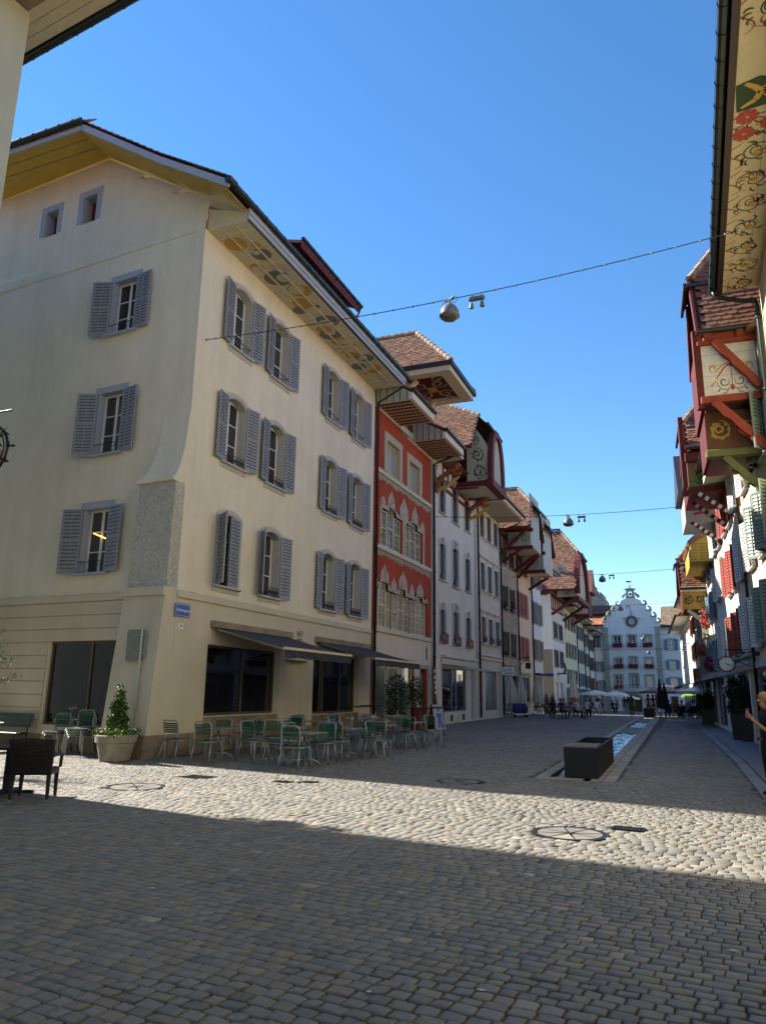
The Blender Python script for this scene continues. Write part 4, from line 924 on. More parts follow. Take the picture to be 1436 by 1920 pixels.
k = MB(); k.box(6.9, 7.0, -.06, -.03, 3.2, 3.75); k.tube([(6.95, -.04, 3.75), (6.95, -.05, 3.9)], .02, 5); k.build('wall_emblem', M['black'], H2)
# --- 3: the white house with the great gable and carved lions
S3, W3 = 20.95, 9.1
def off(s): return s - S3
w3 = [(off(22.85), z, .92, h) for z, h in ((4.3, 1.75), (7.62, 2.05), (11.4, 1.95))] + [(off(27.95), z, .92, h) for z, h in ((4.3, 1.75), (7.62, 2.05), (11.4, 1.95))] + [(off(25.35), z, .98, h) for z, h in ((4.3, 1.85), (7.55, 2.3), (11.35, 2.2))]
H3 = house('white house with arched windows and great curved gable on carved lions', S3, W3, 14.4, 12, 'white', w3, [(off(22.7), .6, 4.7, 2.35), (off(28.35), .05, 1.15, 3.0)])
for i, (x, z, w, h) in enumerate(w3):
    top = .5 if abs(w-.98) < .01 else .34; lowr = i % 3 == 0
    p = window(H3, x, z, w, h, rise=.14, sur=.26 if top > .4 else .2, top=top, sm='stone', depth=.3, cols=2, rows=3, gm='glass', shut=.5, shm='shutter', shw=.46, angs=(None, 174), rail='bulge' if lowr else 'scroll' if i % 3 == 1 else 'bar', railh=.5 if lowr else .42, sill=.12, sillp=.1)
    k = MB(); k.bevbox(-.08, .08, -.09, -.02, h+.08, h+.32 + (.12 if top > .4 else 0), .02); k.lathe([(.07, 0), (.09, .06), (.05, .14), (.0, .18)], 8, 0, (0, -.08, h+.2)); k.build('keystone', M['ornament'], p)
    if lowr: k = MB(); k.prism([(-.55, -.08), (.55, -.08), (.6, .42), (-.6, .42)], -.165, -.15, 0); scr = None; scrolls(k, 1.0, .44, lambda a, b: (a-.5, -.17, b-.04), i, 1, .035, 3, along='u'); k.build('cut_plate', [M['maroon'], M['gold']], p)
    elif i % 3 == 1: k = MB(); k.prism([(-.1, .08), (.12, .02), (.15, .3), (.02, .42), (-.12, .3)], -.06, -.05, 0); k.build('gilt_emblem', M['gold'], p)
for xx, w in ((.05, .42), (W3-.5, .45)):
    z = 3.3
    while z < 14.2: MB().bevbox(xx, xx+w, -.035, 0, z+.008, z+.55-.008, .01).build('quoin_stone', M['stone'], H3); z += .55
k = MB(); k.tube([(.28, -.12, .0), (.28, -.12, 3.3)], .2, 10); k.build('corner_shaft', M['white'], H3, smooth=True)
M['bluefr'] = mat('slate_blue_shop_frame', (.12, .15, .20), .45)
shopfront(H3, off(22.7), .6, 4.7, 2.35, fm='bluefr', bars=(.2, 1.95, 2.1, 2.75, 2.9), y=.12)
k = MB(); k.box(off(22.65), off(24.75), -.05, 0, .0, .6); k.box(off(25.5), off(27.45), -.05, 0, .0, .6); pl = k.build('plinth', M['white'], H3); k = MB(); k.box(off(24.0), off(24.5), -.056, -.05, .12, .45); k.box(off(26.3), off(26.8), -.056, -.05, .12, .45); k.build('cellar_grille', M['iron'], pl)
k = MB(); k.box(off(28.35), off(29.5), .2, .25, .05, 3.05); k.build('door_leaf', M['bluegrey'], H3)
k = MB(); k.bevbox(off(22.55), off(28.9), -.3, 0, 3.45, 3.62, .03); k.bevbox(off(22.6), off(28.8), -.26, 0, 3.1, 3.42, .04); k.build('awning_box', M['greyhouse'], H3); k = MB(); k.bevbox(off(22.8), off(28.9), -1.2, -1.05, 2.86, 2.98, .02); k.beam((off(23), -.2, 3.1), (off(23), -1.1, 2.92), .05, .05); k.beam((off(28.7), -.2, 3.1), (off(28.7), -1.1, 2.92), .05, .05); k.build('awning_bar', M['alu'], H3)
pipe(H3, [(W3+.0, -1.7, 14.6), (W3+.02, -1.0, 14.05), (W3+.05, -.14, 13.6), (W3+.05, -.14, .2)], 'brownpipe', .065)
# great cross gable
def big_gable(h, xa, xb, ze, zr, yf, zh, hb, yb, wood_, panel=True, tw=.2, tl=.17, side=0, eo=1.15, seed=1, hipdrop=.35, ytile=6.0):
    """cross gable over the street: near slope tiled, half hip in front, barge arch, beams, side panels"""
    xm = (xa+xb)/2; A, B = xa-eo, xb+eo; k = MB(); fz = (zh-ze)/(zr-ze); hx0, hx1 = A+(xm-A)*fz, B-(B-xm)*fz; yr = yf + hb
    k.poly([(A,yf,ze),(A,yb,ze),(xm,yb,zr),(xm,yr,zr),(hx0,yf,zh)][::-1]); k.poly([(B,yf,ze),(hx1,yf,zh),(xm,yr,zr),(xm,yb,zr),(B,yb,ze)][::-1])
    yh, zhh = yf-hipdrop*.9, zh-hipdrop; k.poly([(hx0-.2,yh,zhh),(hx0,yf,zh),(xm,yr,zr),(hx1,yf,zh),(hx1+.2,yh,zhh)]); r_ = k.build('gable_roof', M['tilebase'], h)
    for (sx, X0) in ((1, A), (-1, B)):
        v = Vector(((xm-X0), 0, zr-ze)); VL = v.length; o = Vector((X0, yf+.0, ze))
        def clip(a, b, VL=VL): bz = b/VL; return a > (0 if bz < fz else (bz-fz)/(1-fz)*hb) + .02
        tile_slope(r_, o, (0,1,0), v, min(ytile, yb-yf), VL, tw, tl, 'tile', clip=clip, seed=seed)
    v2 = Vector((0, yr-yf+hipdrop*.9, zr-zh+hipdrop)); L2 = v2.length; tile_slope(r_, (hx0-.2, yh, zhh), (1,0,0), v2, hx1-hx0+.4, L2, tw, tl, 'tile', clip=lambda a, b: (hx1-hx0+.4)/2*b/L2+.05 < a < (hx1-hx0+.4)*(1-.5*b/L2)-.05, seed=seed+1)
    ridge_caps(r_, (hx0, yf, zh+.08), (xm, yr, zr+.1)); ridge_caps(r_, (hx1, yf, zh+.08), (xm, yr, zr+.1)); ridge_caps(r_, (xm, yr, zr+.1), (xm, yb, zr+.1))
    k = MB(); k.box(hx0-.35, hx1+.35, yh-.12, yh, zhh-.10, zhh+.05); k.build('hip_gutter', M['metalroof'], r_)
    MB().box(A-.05, A+.06, yf, yb, ze-.14, ze+.02).build('eave_board', M[wood_], r_); MB().box(B-.06, B+.05, yf, yb, ze-.14, ze+.02).build('eave_board', M[wood_], r_)
    return r_, hx0, hx1
g1 = big_gable(H3, 4.6, 7.4, 15.5, 19.9, -1.55, 17.95, 3.4, 7.0, 'maroon', seed=5, eo=1.95, hipdrop=.6)
# curved barge arch in front
def barge(h, xa, xb, z0, z1, y, wood_, t=.34, th=.3, n=12):
    k = MB(); xm = (xa+xb)/2; w = (xb-xa)/2
    def P(i, e): a = math.pi*i/n; return (xm - (w+e)*math.copysign(abs(math.cos(a))**.8, math.cos(a)), z0 + (z1-z0+e*.8)*math.sin(a)**.85)
    for i in range(n):
        a, b, c, d = P(i, -t), P(i+1, -t), P(i+1, t*.4), P(i, t*.4); k.loft([[(p[0], y, p[1]) for p in (a, b, c, d)], [(p[0], y+th, p[1]) for p in (a, b, c, d)]], 0, True, True)
    return k.build('barge_arch', M[wood_], h)
barge(H3, 4.45, 7.5, 13.9, 17.2, -2.35, 'maroon', .36, .3)
MB().bevbox(4.2, 7.7, -2.42, -1.95, 13.45, 13.9, .04).build('gable_beam', M['maroon'], H3); MB().bevbox(4.4, 4.8, -1.94, .0, 13.5, 13.89, .03).build('gable_beam', M['maroon'], H3); MB().bevbox(7.1, 7.5, -1.94, .0, 13.5, 13.89, .03).build('gable_beam', M['maroon'], H3)
k = MB(); k.prism([(4.6, 13.9), (7.35, 13.9), (7.3, 15.8), (6.8, 17.0), (6.0, 17.6), (5.2, 17.0), (4.65, 15.8)], -2.2, -2.1, 0); k.build('gable_front', M['panel'], H3)
def curved_panel(h, x, y0, y1, z0, z1, seed, dx=.1):
    """painted side panel: front edge curves in towards the top"""
    k = MB(); n = 8; pts = [(y1, z0), (y0, z0)]
    for i in range(1, n+1): t = i/n; pts.append((y0 + (y1-y0)*(t**2.6)*.92, z0 + (z1-z0)*t))
    pts.append((y1, z1*.6+z0*.4)); 
    k.loft([[(x, *p) for p in pts], [(x+dx, *p) for p in pts]], 0, True, True)
    def f(a, b): t = b/(z1-z0); return (x-.006, y0+.12 + a*(1-.8*t**2.6) + (y1-y0)*(t**2.6)*.86, z0+b)
    scrolls(k, y1-y0-.2, (z1-z0)*.86, f, seed, 1, .075, 3)
    return k.build('painted_panel', [M['panel'], M['scroll']], h)
curved_panel(H3, 4.5, -2.3, -.75, 13.9, 17.7, 4); curved_panel(H3, 7.35, -2.3, -.75, 13.9, 17.7, 6)
k = MB(); k.box(2.0, 7.3, -.04, 0, 13.3, 13.5); k.box(2.0, 7.3, -.04, 0, 14.2, 14.38)
for xx in (2.0, 2.9, 3.9, 4.9, 5.9, 6.9): k.box(xx, xx+.2, -.04, 0, 13.5, 14.2)
k.beam((2.2, -.02, 12.95), (7.2, -.02, 12.95), .04, .2); k.build('timber_frame', M['maroon'], H3)
k = MB(); k.poly([(4.3,-2.3,13.47),(7.6,-2.3,13.47),(7.6,-.0,13.55),(4.3,0,13.55)]); k.build('gable_ceiling', M['creamwood'], H3)
def lion(h, x, seed):
    """carved leaping lion bracket"""
    k = MB(); t = lambda pts, r: k.tube([(x+px*.75, py*.62, seed+(pz-11.35)*.72) for px, py, pz in pts], [q_*.72 for q_ in r], 8)
    t([(0,-.25,12.05),(0,-.35,12.35),(0,-.75,12.6),(0,-1.25,12.85),(0,-1.6,13.0),(0,-1.85,13.12)], [.16,.23,.2,.22,.27,.2])
    t([(0,-1.7,13.05),(0,-1.95,13.3),(0,-2.1,13.36),(0,-2.3,13.26)], [.24,.27,.22,.12])
    for sx in (-.12, .12):
        t([(sx,-.3,12.2),(sx,-.18,11.95),(sx,-.2,11.6),(sx,-.05,11.4),(sx,-.2,11.32)], [.17,.13,.09,.08,.07]); t([(sx,-1.55,12.9),(sx,-1.75,12.6),(sx,-2.15,12.62),(sx,-2.35,12.72)], [.13,.1,.08,.09])
    t([(0,-.2,12.2),(.05,-.02,12.6),(.02,.0,13.1),(0,-.12,13.4),(0,-.05,13.55)], [.05,.045,.04,.04,.07]); 
    k.build('carved_lion', M['lionwood'], h, smooth=True)
M['lionwood'] = wood('carved_lion_paint', (.30, .10, .025))
lion(H3, .75, 12.35); lion(H3, 7.1, 12.1)
for x, zb in ((.75, 12.35), (7.1, 12.1)): k = MB(); k.tube([(x+.05,-.05,zb+.1),(x+.05,-.7,zb+.35),(x+.05,-1.35,zb+.8)], [.08,.12,.06], 7); k.build('carved_branch', M['ochre'], H3)
k = MB(); k.loft([[(0, -.9, 14.35), (W3, -.9, 14.35), (W3, 6, 16.6), (0, 6, 16.6)], [(0, 12, 14.4), (W3, 12, 14.4), (W3, 6.1, 16.4), (0, 6.1, 16.4)]], 0, True, True); k.build('roof', M['tile'], H3)
MB().box(0, 1.2, -1.5, 0, 14.2, 14.34).build('eave_soffit', M['creamwood'], H3); MB().box(8.1, W3, -1.5, 0, 14.2, 14.34).build('eave_soffit', M['creamwood'], H3)
# --- 4: ivory house
S4 = 30.15; off4 = lambda s: s - S4
w4 = [(off4(c), z, 1.0, h) for z, h in ((4.75, 1.68), (8.15, 1.85), (11.72, 1.75)) for c in (31.5, 33.4, 35.3)]
H4 = house('ivory house with three close windows per floor and language school sign', S4, 6.35, 13.75, 11, 'greyhouse', w4, [(.3, .1, .75, 3.1), (1.65, .5, 3.2, 2.55), (5.2, .05, .95, 3.0)])
for i, (x, z, w, h) in enumerate(w4):
    p = window(H4, x, z, w, h, sur=.24, top=.26, sm='greyhouse', proud=.04, depth=.28, shut=.5, shm='bluegrey', shw=.5, angs=(None, 172), rail='bulge' if i < 3 else None, railh=.5, sill=.12, sillp=.12, apron=.16)
    if i < 6: k = MB(); k.bevbox(-.86, .86, -.16, -.0, h+.36, h+.46, .02); k.bevbox(-.8, .8, -.08, 0, h+.26, h+.36, .015); k.build('hood_mould', M['greyhouse'], p)
for z in (3.94, 3.72): MB().bevbox(0, 6.3, -.1, 0, z, z+.14, .03).build('cornice', M['greyhouse'], H4)
shopfront(H4, 1.65, .5, 3.2, 2.55, fm='bluefr', gm='paleglass', bars=(2.5,), y=.12); shopfront(H4, .3, .1, .75, 3.1, fm='bluefr', y=.15); k = MB(); k.box(5.2, 6.15, .2, .25, .05, 3.05); k.build('door_leaf', M['bluegrey'], H4)
k = MB(); k.box(1.6, 4.9, -.06, 0, 0, .5); k.build('plinth', M['greyhouse'], H4)
k = MB(); k.box(0, 6.3, -1.75, 0, 13.75, 13.85); sf = k.build('eave_soffit', M['creamwood'], H4); k = MB(); i = 0
while i*.24 < 6.3: k.box(i*.24, i*.24+.012, -1.75, 0, 13.742, 13.749); i += 1
k.build('board_joint', M['plinth'], sf); k = MB(); k.box(-.05, 6.4, -1.86, -1.75, 13.8, 14.05); k.build('fascia', M['creamwood'], H4); gutter(H4, (-.05, -1.95, 14.1), (6.45, -1.95, 14.1), .085, 'brownpipe')
k = MB(); k.loft([[(-.02,-1.95,14.15),(6.35,-1.95,14.15),(6.35,5.5,18.6),(-.02,5.5,18.6)], [(-.02,11,13.9),(6.35,11,13.9),(6.35,5.6,18.4),(-.02,5.6,18.4)]], 0, True, True); k.build('roof', M['tile'], H4)
pipe(H4, [(6.35, -1.9, 14.0), (6.33, -1.3, 13.55), (6.3, -.12, 13.3), (6.3, -.12, .2)], 'brownpipe', .06)
# --- 5: beige house with frescoes and red bracketed gable
S5 = 36.6; w5 = [(x, z, w, h) for z, h in ((4.25, 1.7), (7.55, 1.75), (10.9, 1.2)) for x, w in ((1.1, 1.05), (3.45, 1.05))]
H5 = house('weathered beige house with faded frescoes and red bracketed gable', S5, 5.5, 13.0, 11, 'beige', w5, [(.5, .1, 4.6, 2.75)])
M['stonebrown'] = mat('brown_window_stone', (.36, .30, .22), .85, var=.3, scale=4)
for i, (x, z, w, h) in enumerate(w5):
    p = window(H5, x, z, w, h, sur=.2, top=.2, sm='stonebrown', depth=.26, cols=2, rows=2, fm='brownfr', gm='glass', rail='scroll' if i < 4 else None, railh=.35, sill=.14, sillp=.12, shut=.5, shm='oliveshut', shw=.4, angs=(None, 150))
def foliage(parent, n, spread, m, seed, leaf=.06, name='foliage', base=(0,0,0), shape='box', flat=False, stems=None, tri=False):
    """leaf-sized faces through a volume"""
    q = random.Random(seed); k = MB(); sx, sy, sz = spread
    for _ in range(n):
        while True:
            x, y, z = q.uniform(-1, 1), q.uniform(-1, 1), q.uniform(0, 1)
            if shape == 'box': break
            if shape == 'ball' and x*x+y*y+(2*z-1)**2 < 1 and q.random() < .35 + .65*(x*x+y*y+(2*z-1)**2): break
            if shape == 'cone':
                r = (1-z)**.65*min(1, (z+.04)*7)*(1+.16*math.sin(z*23+math.atan2(y,x)*2)); d = math.hypot(x, y)
                if d < r and d > r*.45*q.random(): break
            if shape == 'column':
                r = min(1, (1.02-z)*3.2)**.6*min(1, (z+.1)*4)**.5; d = math.hypot(x, y)
                if d < r and d > r*.5*q.random(): break
        p = Vector((base[0]+x*sx, base[1]+y*sy, base[2]+z*sz)); a = q.uniform(0, 6.28); e = q.uniform(-.6, 1.1); l = leaf*q.uniform(.6, 1.4)
        d = Vector((math.cos(a)*math.cos(e), math.sin(a)*math.cos(e), math.sin(e))); s = d.cross(Vector((q.uniform(-1,1), q.uniform(-1,1), q.uniform(-1,1)))); s = s.normalized()*l*.32 if s.length > 1e-3 else Vector((l*.3,0,0))
        k.poly([p, p+d*l*.5+s, p+d*l, p+d*l*.5-s])
    return k.build(name, M[m], parent)
k = MB(); q = random.Random(3)
for z0 in (6.2, 9.5):
    for x0 in (.4, 2.7):
        for j in range(5): ribbon(k, spiral(x0+.2+j*.32, z0+.35+q.uniform(-.1, .35), .13, 1.2, q.uniform(0, 6), 1 if j % 2 else -1, 10), .035, lambda a, b: (a, -.006, b))
        ribbon(k, [(x0+.7, z0+.1), (x0+.72, z0+.8)], .03, lambda a, b: (a, -.006, b)); 
k.build('fresco', M['scrollgrey'], H5)
for x, z in ((1.1, 7.55), (3.45, 7.55)):
    pl_ = thing('window_box', 'dark window box with green plants on a sill of the fresco house, ' + ('nearer' if x < 2 else 'farther') + ' one', 'window box', Vector(LF(S5)) + Matrix.Rotation(L_RZ, 3, 'Z') @ Vector((x, -.14, z+.02)), L_RZ, 'window boxes on the fresco house')
    k = MB(); k.bevbox(-.5, .5, -.12, .1, 0, .2, .02); k.build('trough', M['black'], pl_); foliage(pl_, 90 if x < 2 else 160, (.48, .1, .35 if x < 2 else .6), 'leaf', 5, .1, base=(0, 0, .18))
k = MB(); k.box(.5, 5.1, .15, .2, .1, 2.85); k.build('shop_window', M['darkglass'], H5); k = MB(); k.bevbox(.1, 5.3, -.1, 0, 2.85, 3.0, .02); k.build('cornice', M['stonebrown'], H5); k = MB(); k.box(.7, 2.3, -.06, 0, 3.15, 3.6); k.box(2.7, 4.3, -.06, 0, 3.15, 3.6); k.build('sign_board', M['brownfr'], H5)
for i, s_ in enumerate(('TABAK', 'BAR')): text(H5, s_, .4, (1.5+2*i, -.065, 3.37), FR, 'redshut') if False else None
k = MB(); k.tube([(5.2, 0, 4.2), (5.2, -.9, 4.35)], .03, 5); k.tube([(5.2, 0, 3.6), (5.2, -.5, 4.0), (5.2, -.9, 4.35)], .025, 5); k.tube([(5.2, -.8, 4.3), (5.2, -.8, 3.9)], .02, 5); k.box(5.12, 5.28, -.98, -.62, 3.45, 3.9); k.build('hanging_lantern', M['iron'], H5)
pipe(H5, [(5.45, -1.3, 12.6), (5.42, -.12, 12.0), (5.42, -.12, .2)], 'brownpipe', .06)
big_gable(H5, .8, 4.8, 13.35, 17.0, -2.3, 15.3, 1.4, 5.0, 'maroon', seed=11, eo=.9, tw=.24, tl=.2)
def side_gallery(h, x, y0, y1, z0, z1, base, ink, seed, wood_='maroon', dx=.1, xb=None, front=True):
    """painted box under the gable: side board with scrolls, beams above and below"""
    f = lambda a, b, l=0: (x-l, y0+a, z0+b); panel_scroll(h, y1-y0, z1-z0, f, base, ink, seed, .06, along='u')
    k = MB(); k.bevbox(x-.08, x+.16, y0-.15, y1+.05, z0-.26, z0, .02); k.build('lower_beam', M[wood_], h); k = MB(); k.bevbox(x-.1, x+.16, y0-.2, y1+.3, z1, z1+.24, .02); k.build('upper_beam', M[wood_], h)
    if xb:
        k = MB(); k.box(x+.17, xb-.1, y0, y0+.08, z0, z1); k.build('gallery_front', M['creamwood'], h); k = MB(); k.box(x+.01, xb, y0+.09, y1, z0-.02, z0+.02); k.build('gallery_floor', M['creamwood'], h)
side_gallery(H5, .75, -2.15, -.5, 12.15, 13.2, 'panel', 'olivepaint', 3, xb=4.9)
brace(H5, (.3, -.02, 11.6), (.3, -2.0, 13.35), .2, 'maroon', False); brace(H5, (4.6, -.02, 10.9), (4.6, -2.0, 12.2), .2, 'maroon', False); brace(H5, (.85, -.02, 11.0), (.85, -1.6, 12.1), .18, 'maroon', False)
k = MB(); k.box(.85, 5.4, -.0, 3, 13.0, 14.6); k.build('attic', M['maroon'], H5); k = MB(); k.box(1.2, 4.4, -2.16, -2.06, 12.2, 16.2); k.build('gable_front', M['greywood'], H5)
k = MB(); k.loft([[(0,-.6,13.0),(5.5,-.6,13.0),(5.5,5.5,17.4),(0,5.5,17.4)], [(0,11,13),(5.5,11,13),(5.5,5.6,17.2),(0,5.6,17.2)]], 0, True, True); k.build('roof', M['tile'], H5)
# --- 6: apricot house with red shutters
S6 = 42.15; w6 = [(x, z, 1.0, h) for z, h in ((4.2, 1.75), (7.62, 1.88), (11.1, 1.75)) for x in (.65, 2.15, 3.6)]
H6 = house('pale apricot house with closed red shutters and red bracketed gable', S6, 5.7, 13.4, 11, 'pinkcream', w6, [(.4, .9, 3.9, 2.0)])
for i, (x, z, w, h) in enumerate(w6): window(H6, x, z, w, h, sur=.1, sm='redshut', depth=.2, gm='darkglass', shut=.5, shm='redshut', shw=.5, angs=(176, 177), rail='bar' if i < 6 else None, railh=.35, sill=.1, sillp=.06)
shopfront(H6, .4, .9, 3.9, 2.0, fm='stone', bars=(1.3, 2.6), y=.12); k = MB(); k.box(.3, 4.4, -.05, 0, 2.95, 3.2); k.build('stone_lintel', M['stonebrown'], H6)
pipe(H6, [(5.6, -1.2, 12.9), (5.6, -.12, 12.4), (5.6, -.12, .2)], 'gutter', .06)
big_gable(H6, .7, 5.0, 13.1, 16.6, -2.2, 15.0, 1.3, 5.0, 'maroon', seed=13, eo=.9, tw=.26, tl=.22)
side_gallery(H6, .65, -2.05, -.4, 11.2, 12.4, 'panel', 'scrollgrey', 5, xb=5.2); brace(H6, (.5, -.02, 10.6), (.5, -1.7, 12.3), .2, 'maroon', False); brace(H6, (4.9, -.02, 10.2), (4.9, -1.7, 11.2), .2, 'maroon', True)
k = MB(); k.box(.2, 5.6, 0, 3, 13.3, 14.4); k.build('attic', M['maroon'], H6); k = MB(); k.box(.9, 4.8, -2.06, -1.96, 11.3, 16.0); k.build('gable_front', M['greywood'], H6)
k = MB(); k.loft([[(0,-.6,13.4),(5.7,-.6,13.4),(5.7,5.5,17.2),(0,5.5,17.2)], [(0,11,13.4),(5.7,11,13.4),(5.7,5.6,17.0),(0,5.6,17.0)]], 0, True, True); k.build('roof', M['tile'], H6)
# --- 7: bluish white house
S7 = 47.95; w7 = [(x, z, 1.0, h) for z, h in ((4.4, 1.75), (7.5, 1.9), (10.75, 1.75)) for x in (1.2, 3.3)]
H7 = house('bluish white house with olive louvred shutters at the side street corner', S7, 4.55, 12.4, 11, 'bluewhite', w7, [(.4, .3, 3.9, 2.8)])
for x, z, w, h in w7: window(H7, x, z, w, h, sur=.12, sm='stone', depth=.2, shut=.5, shm='oliveshut', shw=.5, angs=(10, 12), sill=.1)
shopfront(H7, .4, .3, 3.9, 2.8, fm='whitewood', gm='paleglass', bars=(1.3, 2.6), y=.12); k = MB(); k.bevbox(.2, 4.4, -.5, 0, 3.15, 3.3, .03); k.build('awning_box', M['awning'], H7)
k = MB(); k.loft([[(-.1,-1.75,12.0),(4.7,-1.75,12.0),(4.7,0,12.5),(-.1,0,12.5)], [(-.1,-1.75,12.12),(4.7,-1.75,12.12),(4.7,0,12.6),(-.1,0,12.6)]], 0, True, True); sf = k.build('eave_soffit', M['greywood'], H7); k = MB()
for i in range(12): x = i*.4; k.loft([[(x,-1.75,11.99),(x+.02,-1.75,11.99),(x+.02,0,12.49),(x,0,12.49)], [(x,-1.75,12.0),(x+.02,-1.75,12.0),(x+.02,0,12.5),(x,0,12.5)]], 0, True, True)
k.build('board_joint', M['plinth'], sf); gutter(H7, (-.1,-1.82,12.15), (4.8,-1.82,12.15), .08)
k = MB(); k.loft([[(-.1,-1.82,12.2),(4.75,-1.82,12.2),(4.75,5.5,16.6),(-.1,5.5,16.6)], [(-.1,11,12.4),(4.75,11,12.4),(4.75,5.6,16.4),(-.1,5.6,16.4)]], 0, True, True); k.build('roof', M['tile'], H7)
def onL(s, x, y, z): return Vector(LF(s)) + Matrix.Rotation(L_RZ, 3, 'Z') @ Vector((x, y, z))
t = thing('street_sign', 'small blue street sign standing out from the bluish white house corner', 'street sign', onL(S7, 4.5, -.1, 3.1), L_RZ)
k = MB(); k.box(-.015, .015, -.85, -.1, 0, .3); k.build('plate', M['blue'], t); k = MB(); k.tube([(0,-.1,.15),(0,.12,.15)], .02, 5); k.build('bracket', M['iron'], t)
# --- 8: white corner house with half timber and huge tiled gable
S8 = 58.0; w8 = [(x, z, .85, h) for z, h in ((4.2, 1.6), (7.0, 1.55)) for x in (1.2, 2.5, 4.5, 5.7)]
H8 = house('white house beyond the side street with half timber and huge tiled gable', S8, 7.55, 11.2, 11, 'brightwhite', w8, [(1.5, .1, 1.0, 2.6), (4.0, .1, 1.0, 2.6)])
for x, z, w, h in w8: window(H8, x, z, w, h, sur=.12, sm='stone', depth=.2, gm='glass', shut=.5, shm='oliveshut', shw=.42, angs=(None, 168), sill=.1)
k = MB(); k.box(-.035, -.0, 0.02, 11, 0, 5.8); k.build('lower_side_wall', M['taupe'], H8); k = MB(); k.box(0, 7.5, -.03, 0, 6.75, 6.95); k.build('string_course', M['stone'], H8)
k = MB(); k.box(1.5, 2.5, .15, .2, .1, 2.7); k.box(4.0, 5.0, .15, .2, .1, 2.7); k.build('door_leaf', M['brownfr'], H8)
bal = rail_mesh(1.3, 1.0, 'bulge', M['iron']); o = link('balcony_railing', bal, H8, (2.6, -.6, 3.6)); k = MB(); k.box(1.9, 3.3, -.85, 0, 3.5, 3.6); k.build('balcony', M['iron'], H8)
k = MB()
for x in (.1, 1.2, 2.3, 3.4, 4.5, 5.6, 6.9): k.box(x, x+.2, -.05, 0, 9.9, 11.2)
k.box(0, 7.5, -.06, 0, 9.7, 9.9); k.box(0, 7.5, -.06, 0, 11.0, 11.2); k.build('timber_frame', M['maroon'], H8)
big_gable(H8, .3, 7.3, 11.5, 18.2, -2.6, 15.6, 2.0, 9.0, 'maroon', seed=17, eo=1.1, tw=.3, tl=.27, ytile=11.6)
barge(H8, .0, 7.6, 11.2, 15.6, -2.85, 'maroon', .5, .5); k = MB(); k.prism([(.4, 10.9), (7.2, 10.9), (7, 13.5), (5.5, 15.3), (3.8, 16), (2, 15.3), (.6, 13.5)], -2.5, -2.35, 0); k.build('gable_front', M['panel'], H8); k = MB(); k.bevbox(-.3, 7.9, -2.8, -2.3, 10.5, 10.9, .03); k.build('gable_beam', M['maroon'], H8)
curved_panel(H8, .35, -2.45, -.6, 10.9, 14.5, 8)
for x in (.15, 7.2): brace(H8, (x, -.02, 9.2), (x, -2.3, 10.7), .24, 'maroon', True)
k = MB(); k.box(0, 7.55, .3, 11, 11.1, 12.5); k.loft([[(0,-.5,11.2),(7.55,-.5,11.2),(7.55,5.5,16),(0,5.5,16)], [(0,11,11.2),(7.55,11,11.2),(7.55,5.6,15.8),(0,5.6,15.8)]], 0, True, True); k.build('roof', M['tile'], H8)
# --- 9..12: the farther houses
def far_house(lab, s, W, H, m, cols, rows, shm, ang=(None, 165), eave=1.2, ww=.85, sur=.1, dz=0):
    ws = [(x, z, ww, h) for z, h in rows for x in cols]; h_ = house(lab, s, W, H, 10, m, ws)
    for x, z, w, h in ws: window(h_, x, z, w, h, sur=sur, sm='stone', depth=.18, shut=.5 if shm else None, shm=shm or 'shutter', shw=ww/2, angs=ang, sill=.1, cols=2, rows=2)
    k = MB(); k.box(.3, W-.3, -.03, 0, .1, 2.6); k.build('shop_window', M['darkglass'], h_)
    k = MB(); k.box(0, W, -eave, 0, H, H+.12); k.build('eave_soffit', M['creamwood'], h_); gutter(h_, (0, -eave-.08, H+.2), (W, -eave-.08, H+.2), .08, 'brownpipe'); pipe(h_, [(W-.05, -eave, H+.1), (W-.08, -.12, H-.5), (W-.08, -.12, .2)], 'brownpipe', .06)
    k = MB(); k.loft([[(0,-eave-.08,H+.22),(W,-eave-.08,H+.22),(W,4,H+3.6),(0,4,H+3.6)], [(0,10,H+.2),(W,10,H+.2),(W,4.1,H+3.4),(0,4.1,H+3.4)]], 0, True, True); k.build('roof', M['tile'], h_); h_.location.z = gz(15.9+s+W/2); return h_
H9 = far_house('pale yellow house with olive shutters below a small red gable', 65.6, 9.3, 11.0, 'yellow', (1.3, 3.4, 5.5, 7.6), ((3.0, 1.5), (5.75, 1.6), (8.85, 1.6)), 'oliveshut')
k = MB(); k.box(5.3, 8.3, -2.1, 0, 10.6, 13.4); k.build('gallery', M['maroon'], H9); f = lambda a, b, l=0: (5.29-l, -2.0+a, 10.8+b); panel_scroll(H9, 1.7, 1.3, f, 'panel', 'gold', 3, .06)
k = MB(); k.prism([(4.6, 13.2), (6.8, 16), (9, 13.2)], -2.6, 3, 0); k.build('gable_roof', M['tile'], H9); brace(H9, (6, -.02, 9.6), (6, -1.8, 10.6), .24, 'maroon')
H10 = far_house('pale grey house with dark windows in the far left row', 74.9, 6.3, 10.6, 'greyhouse', (1.1, 3.1, 5.1), ((2.9, 1.5), (5.6, 1.6), (8.4, 1.6)), 'shutter')
H11 = far_house('narrow yellow house with brown downpipe in the far left row', 81.2, 4.3, 10.3, 'yellow', (1.1, 3.1), ((2.8, 1.5), (5.5, 1.6), (8.0, 1.6)), 'oliveshut')
H12 = far_house('last white house on the left with brown shutters', 85.5, 6.2, 10.0, 'brightwhite', (1.6, 4.2), ((2.6, 1.6), (5.2, 1.7), (7.8, 1.5)), 'brownshut', ang=(6, 8))
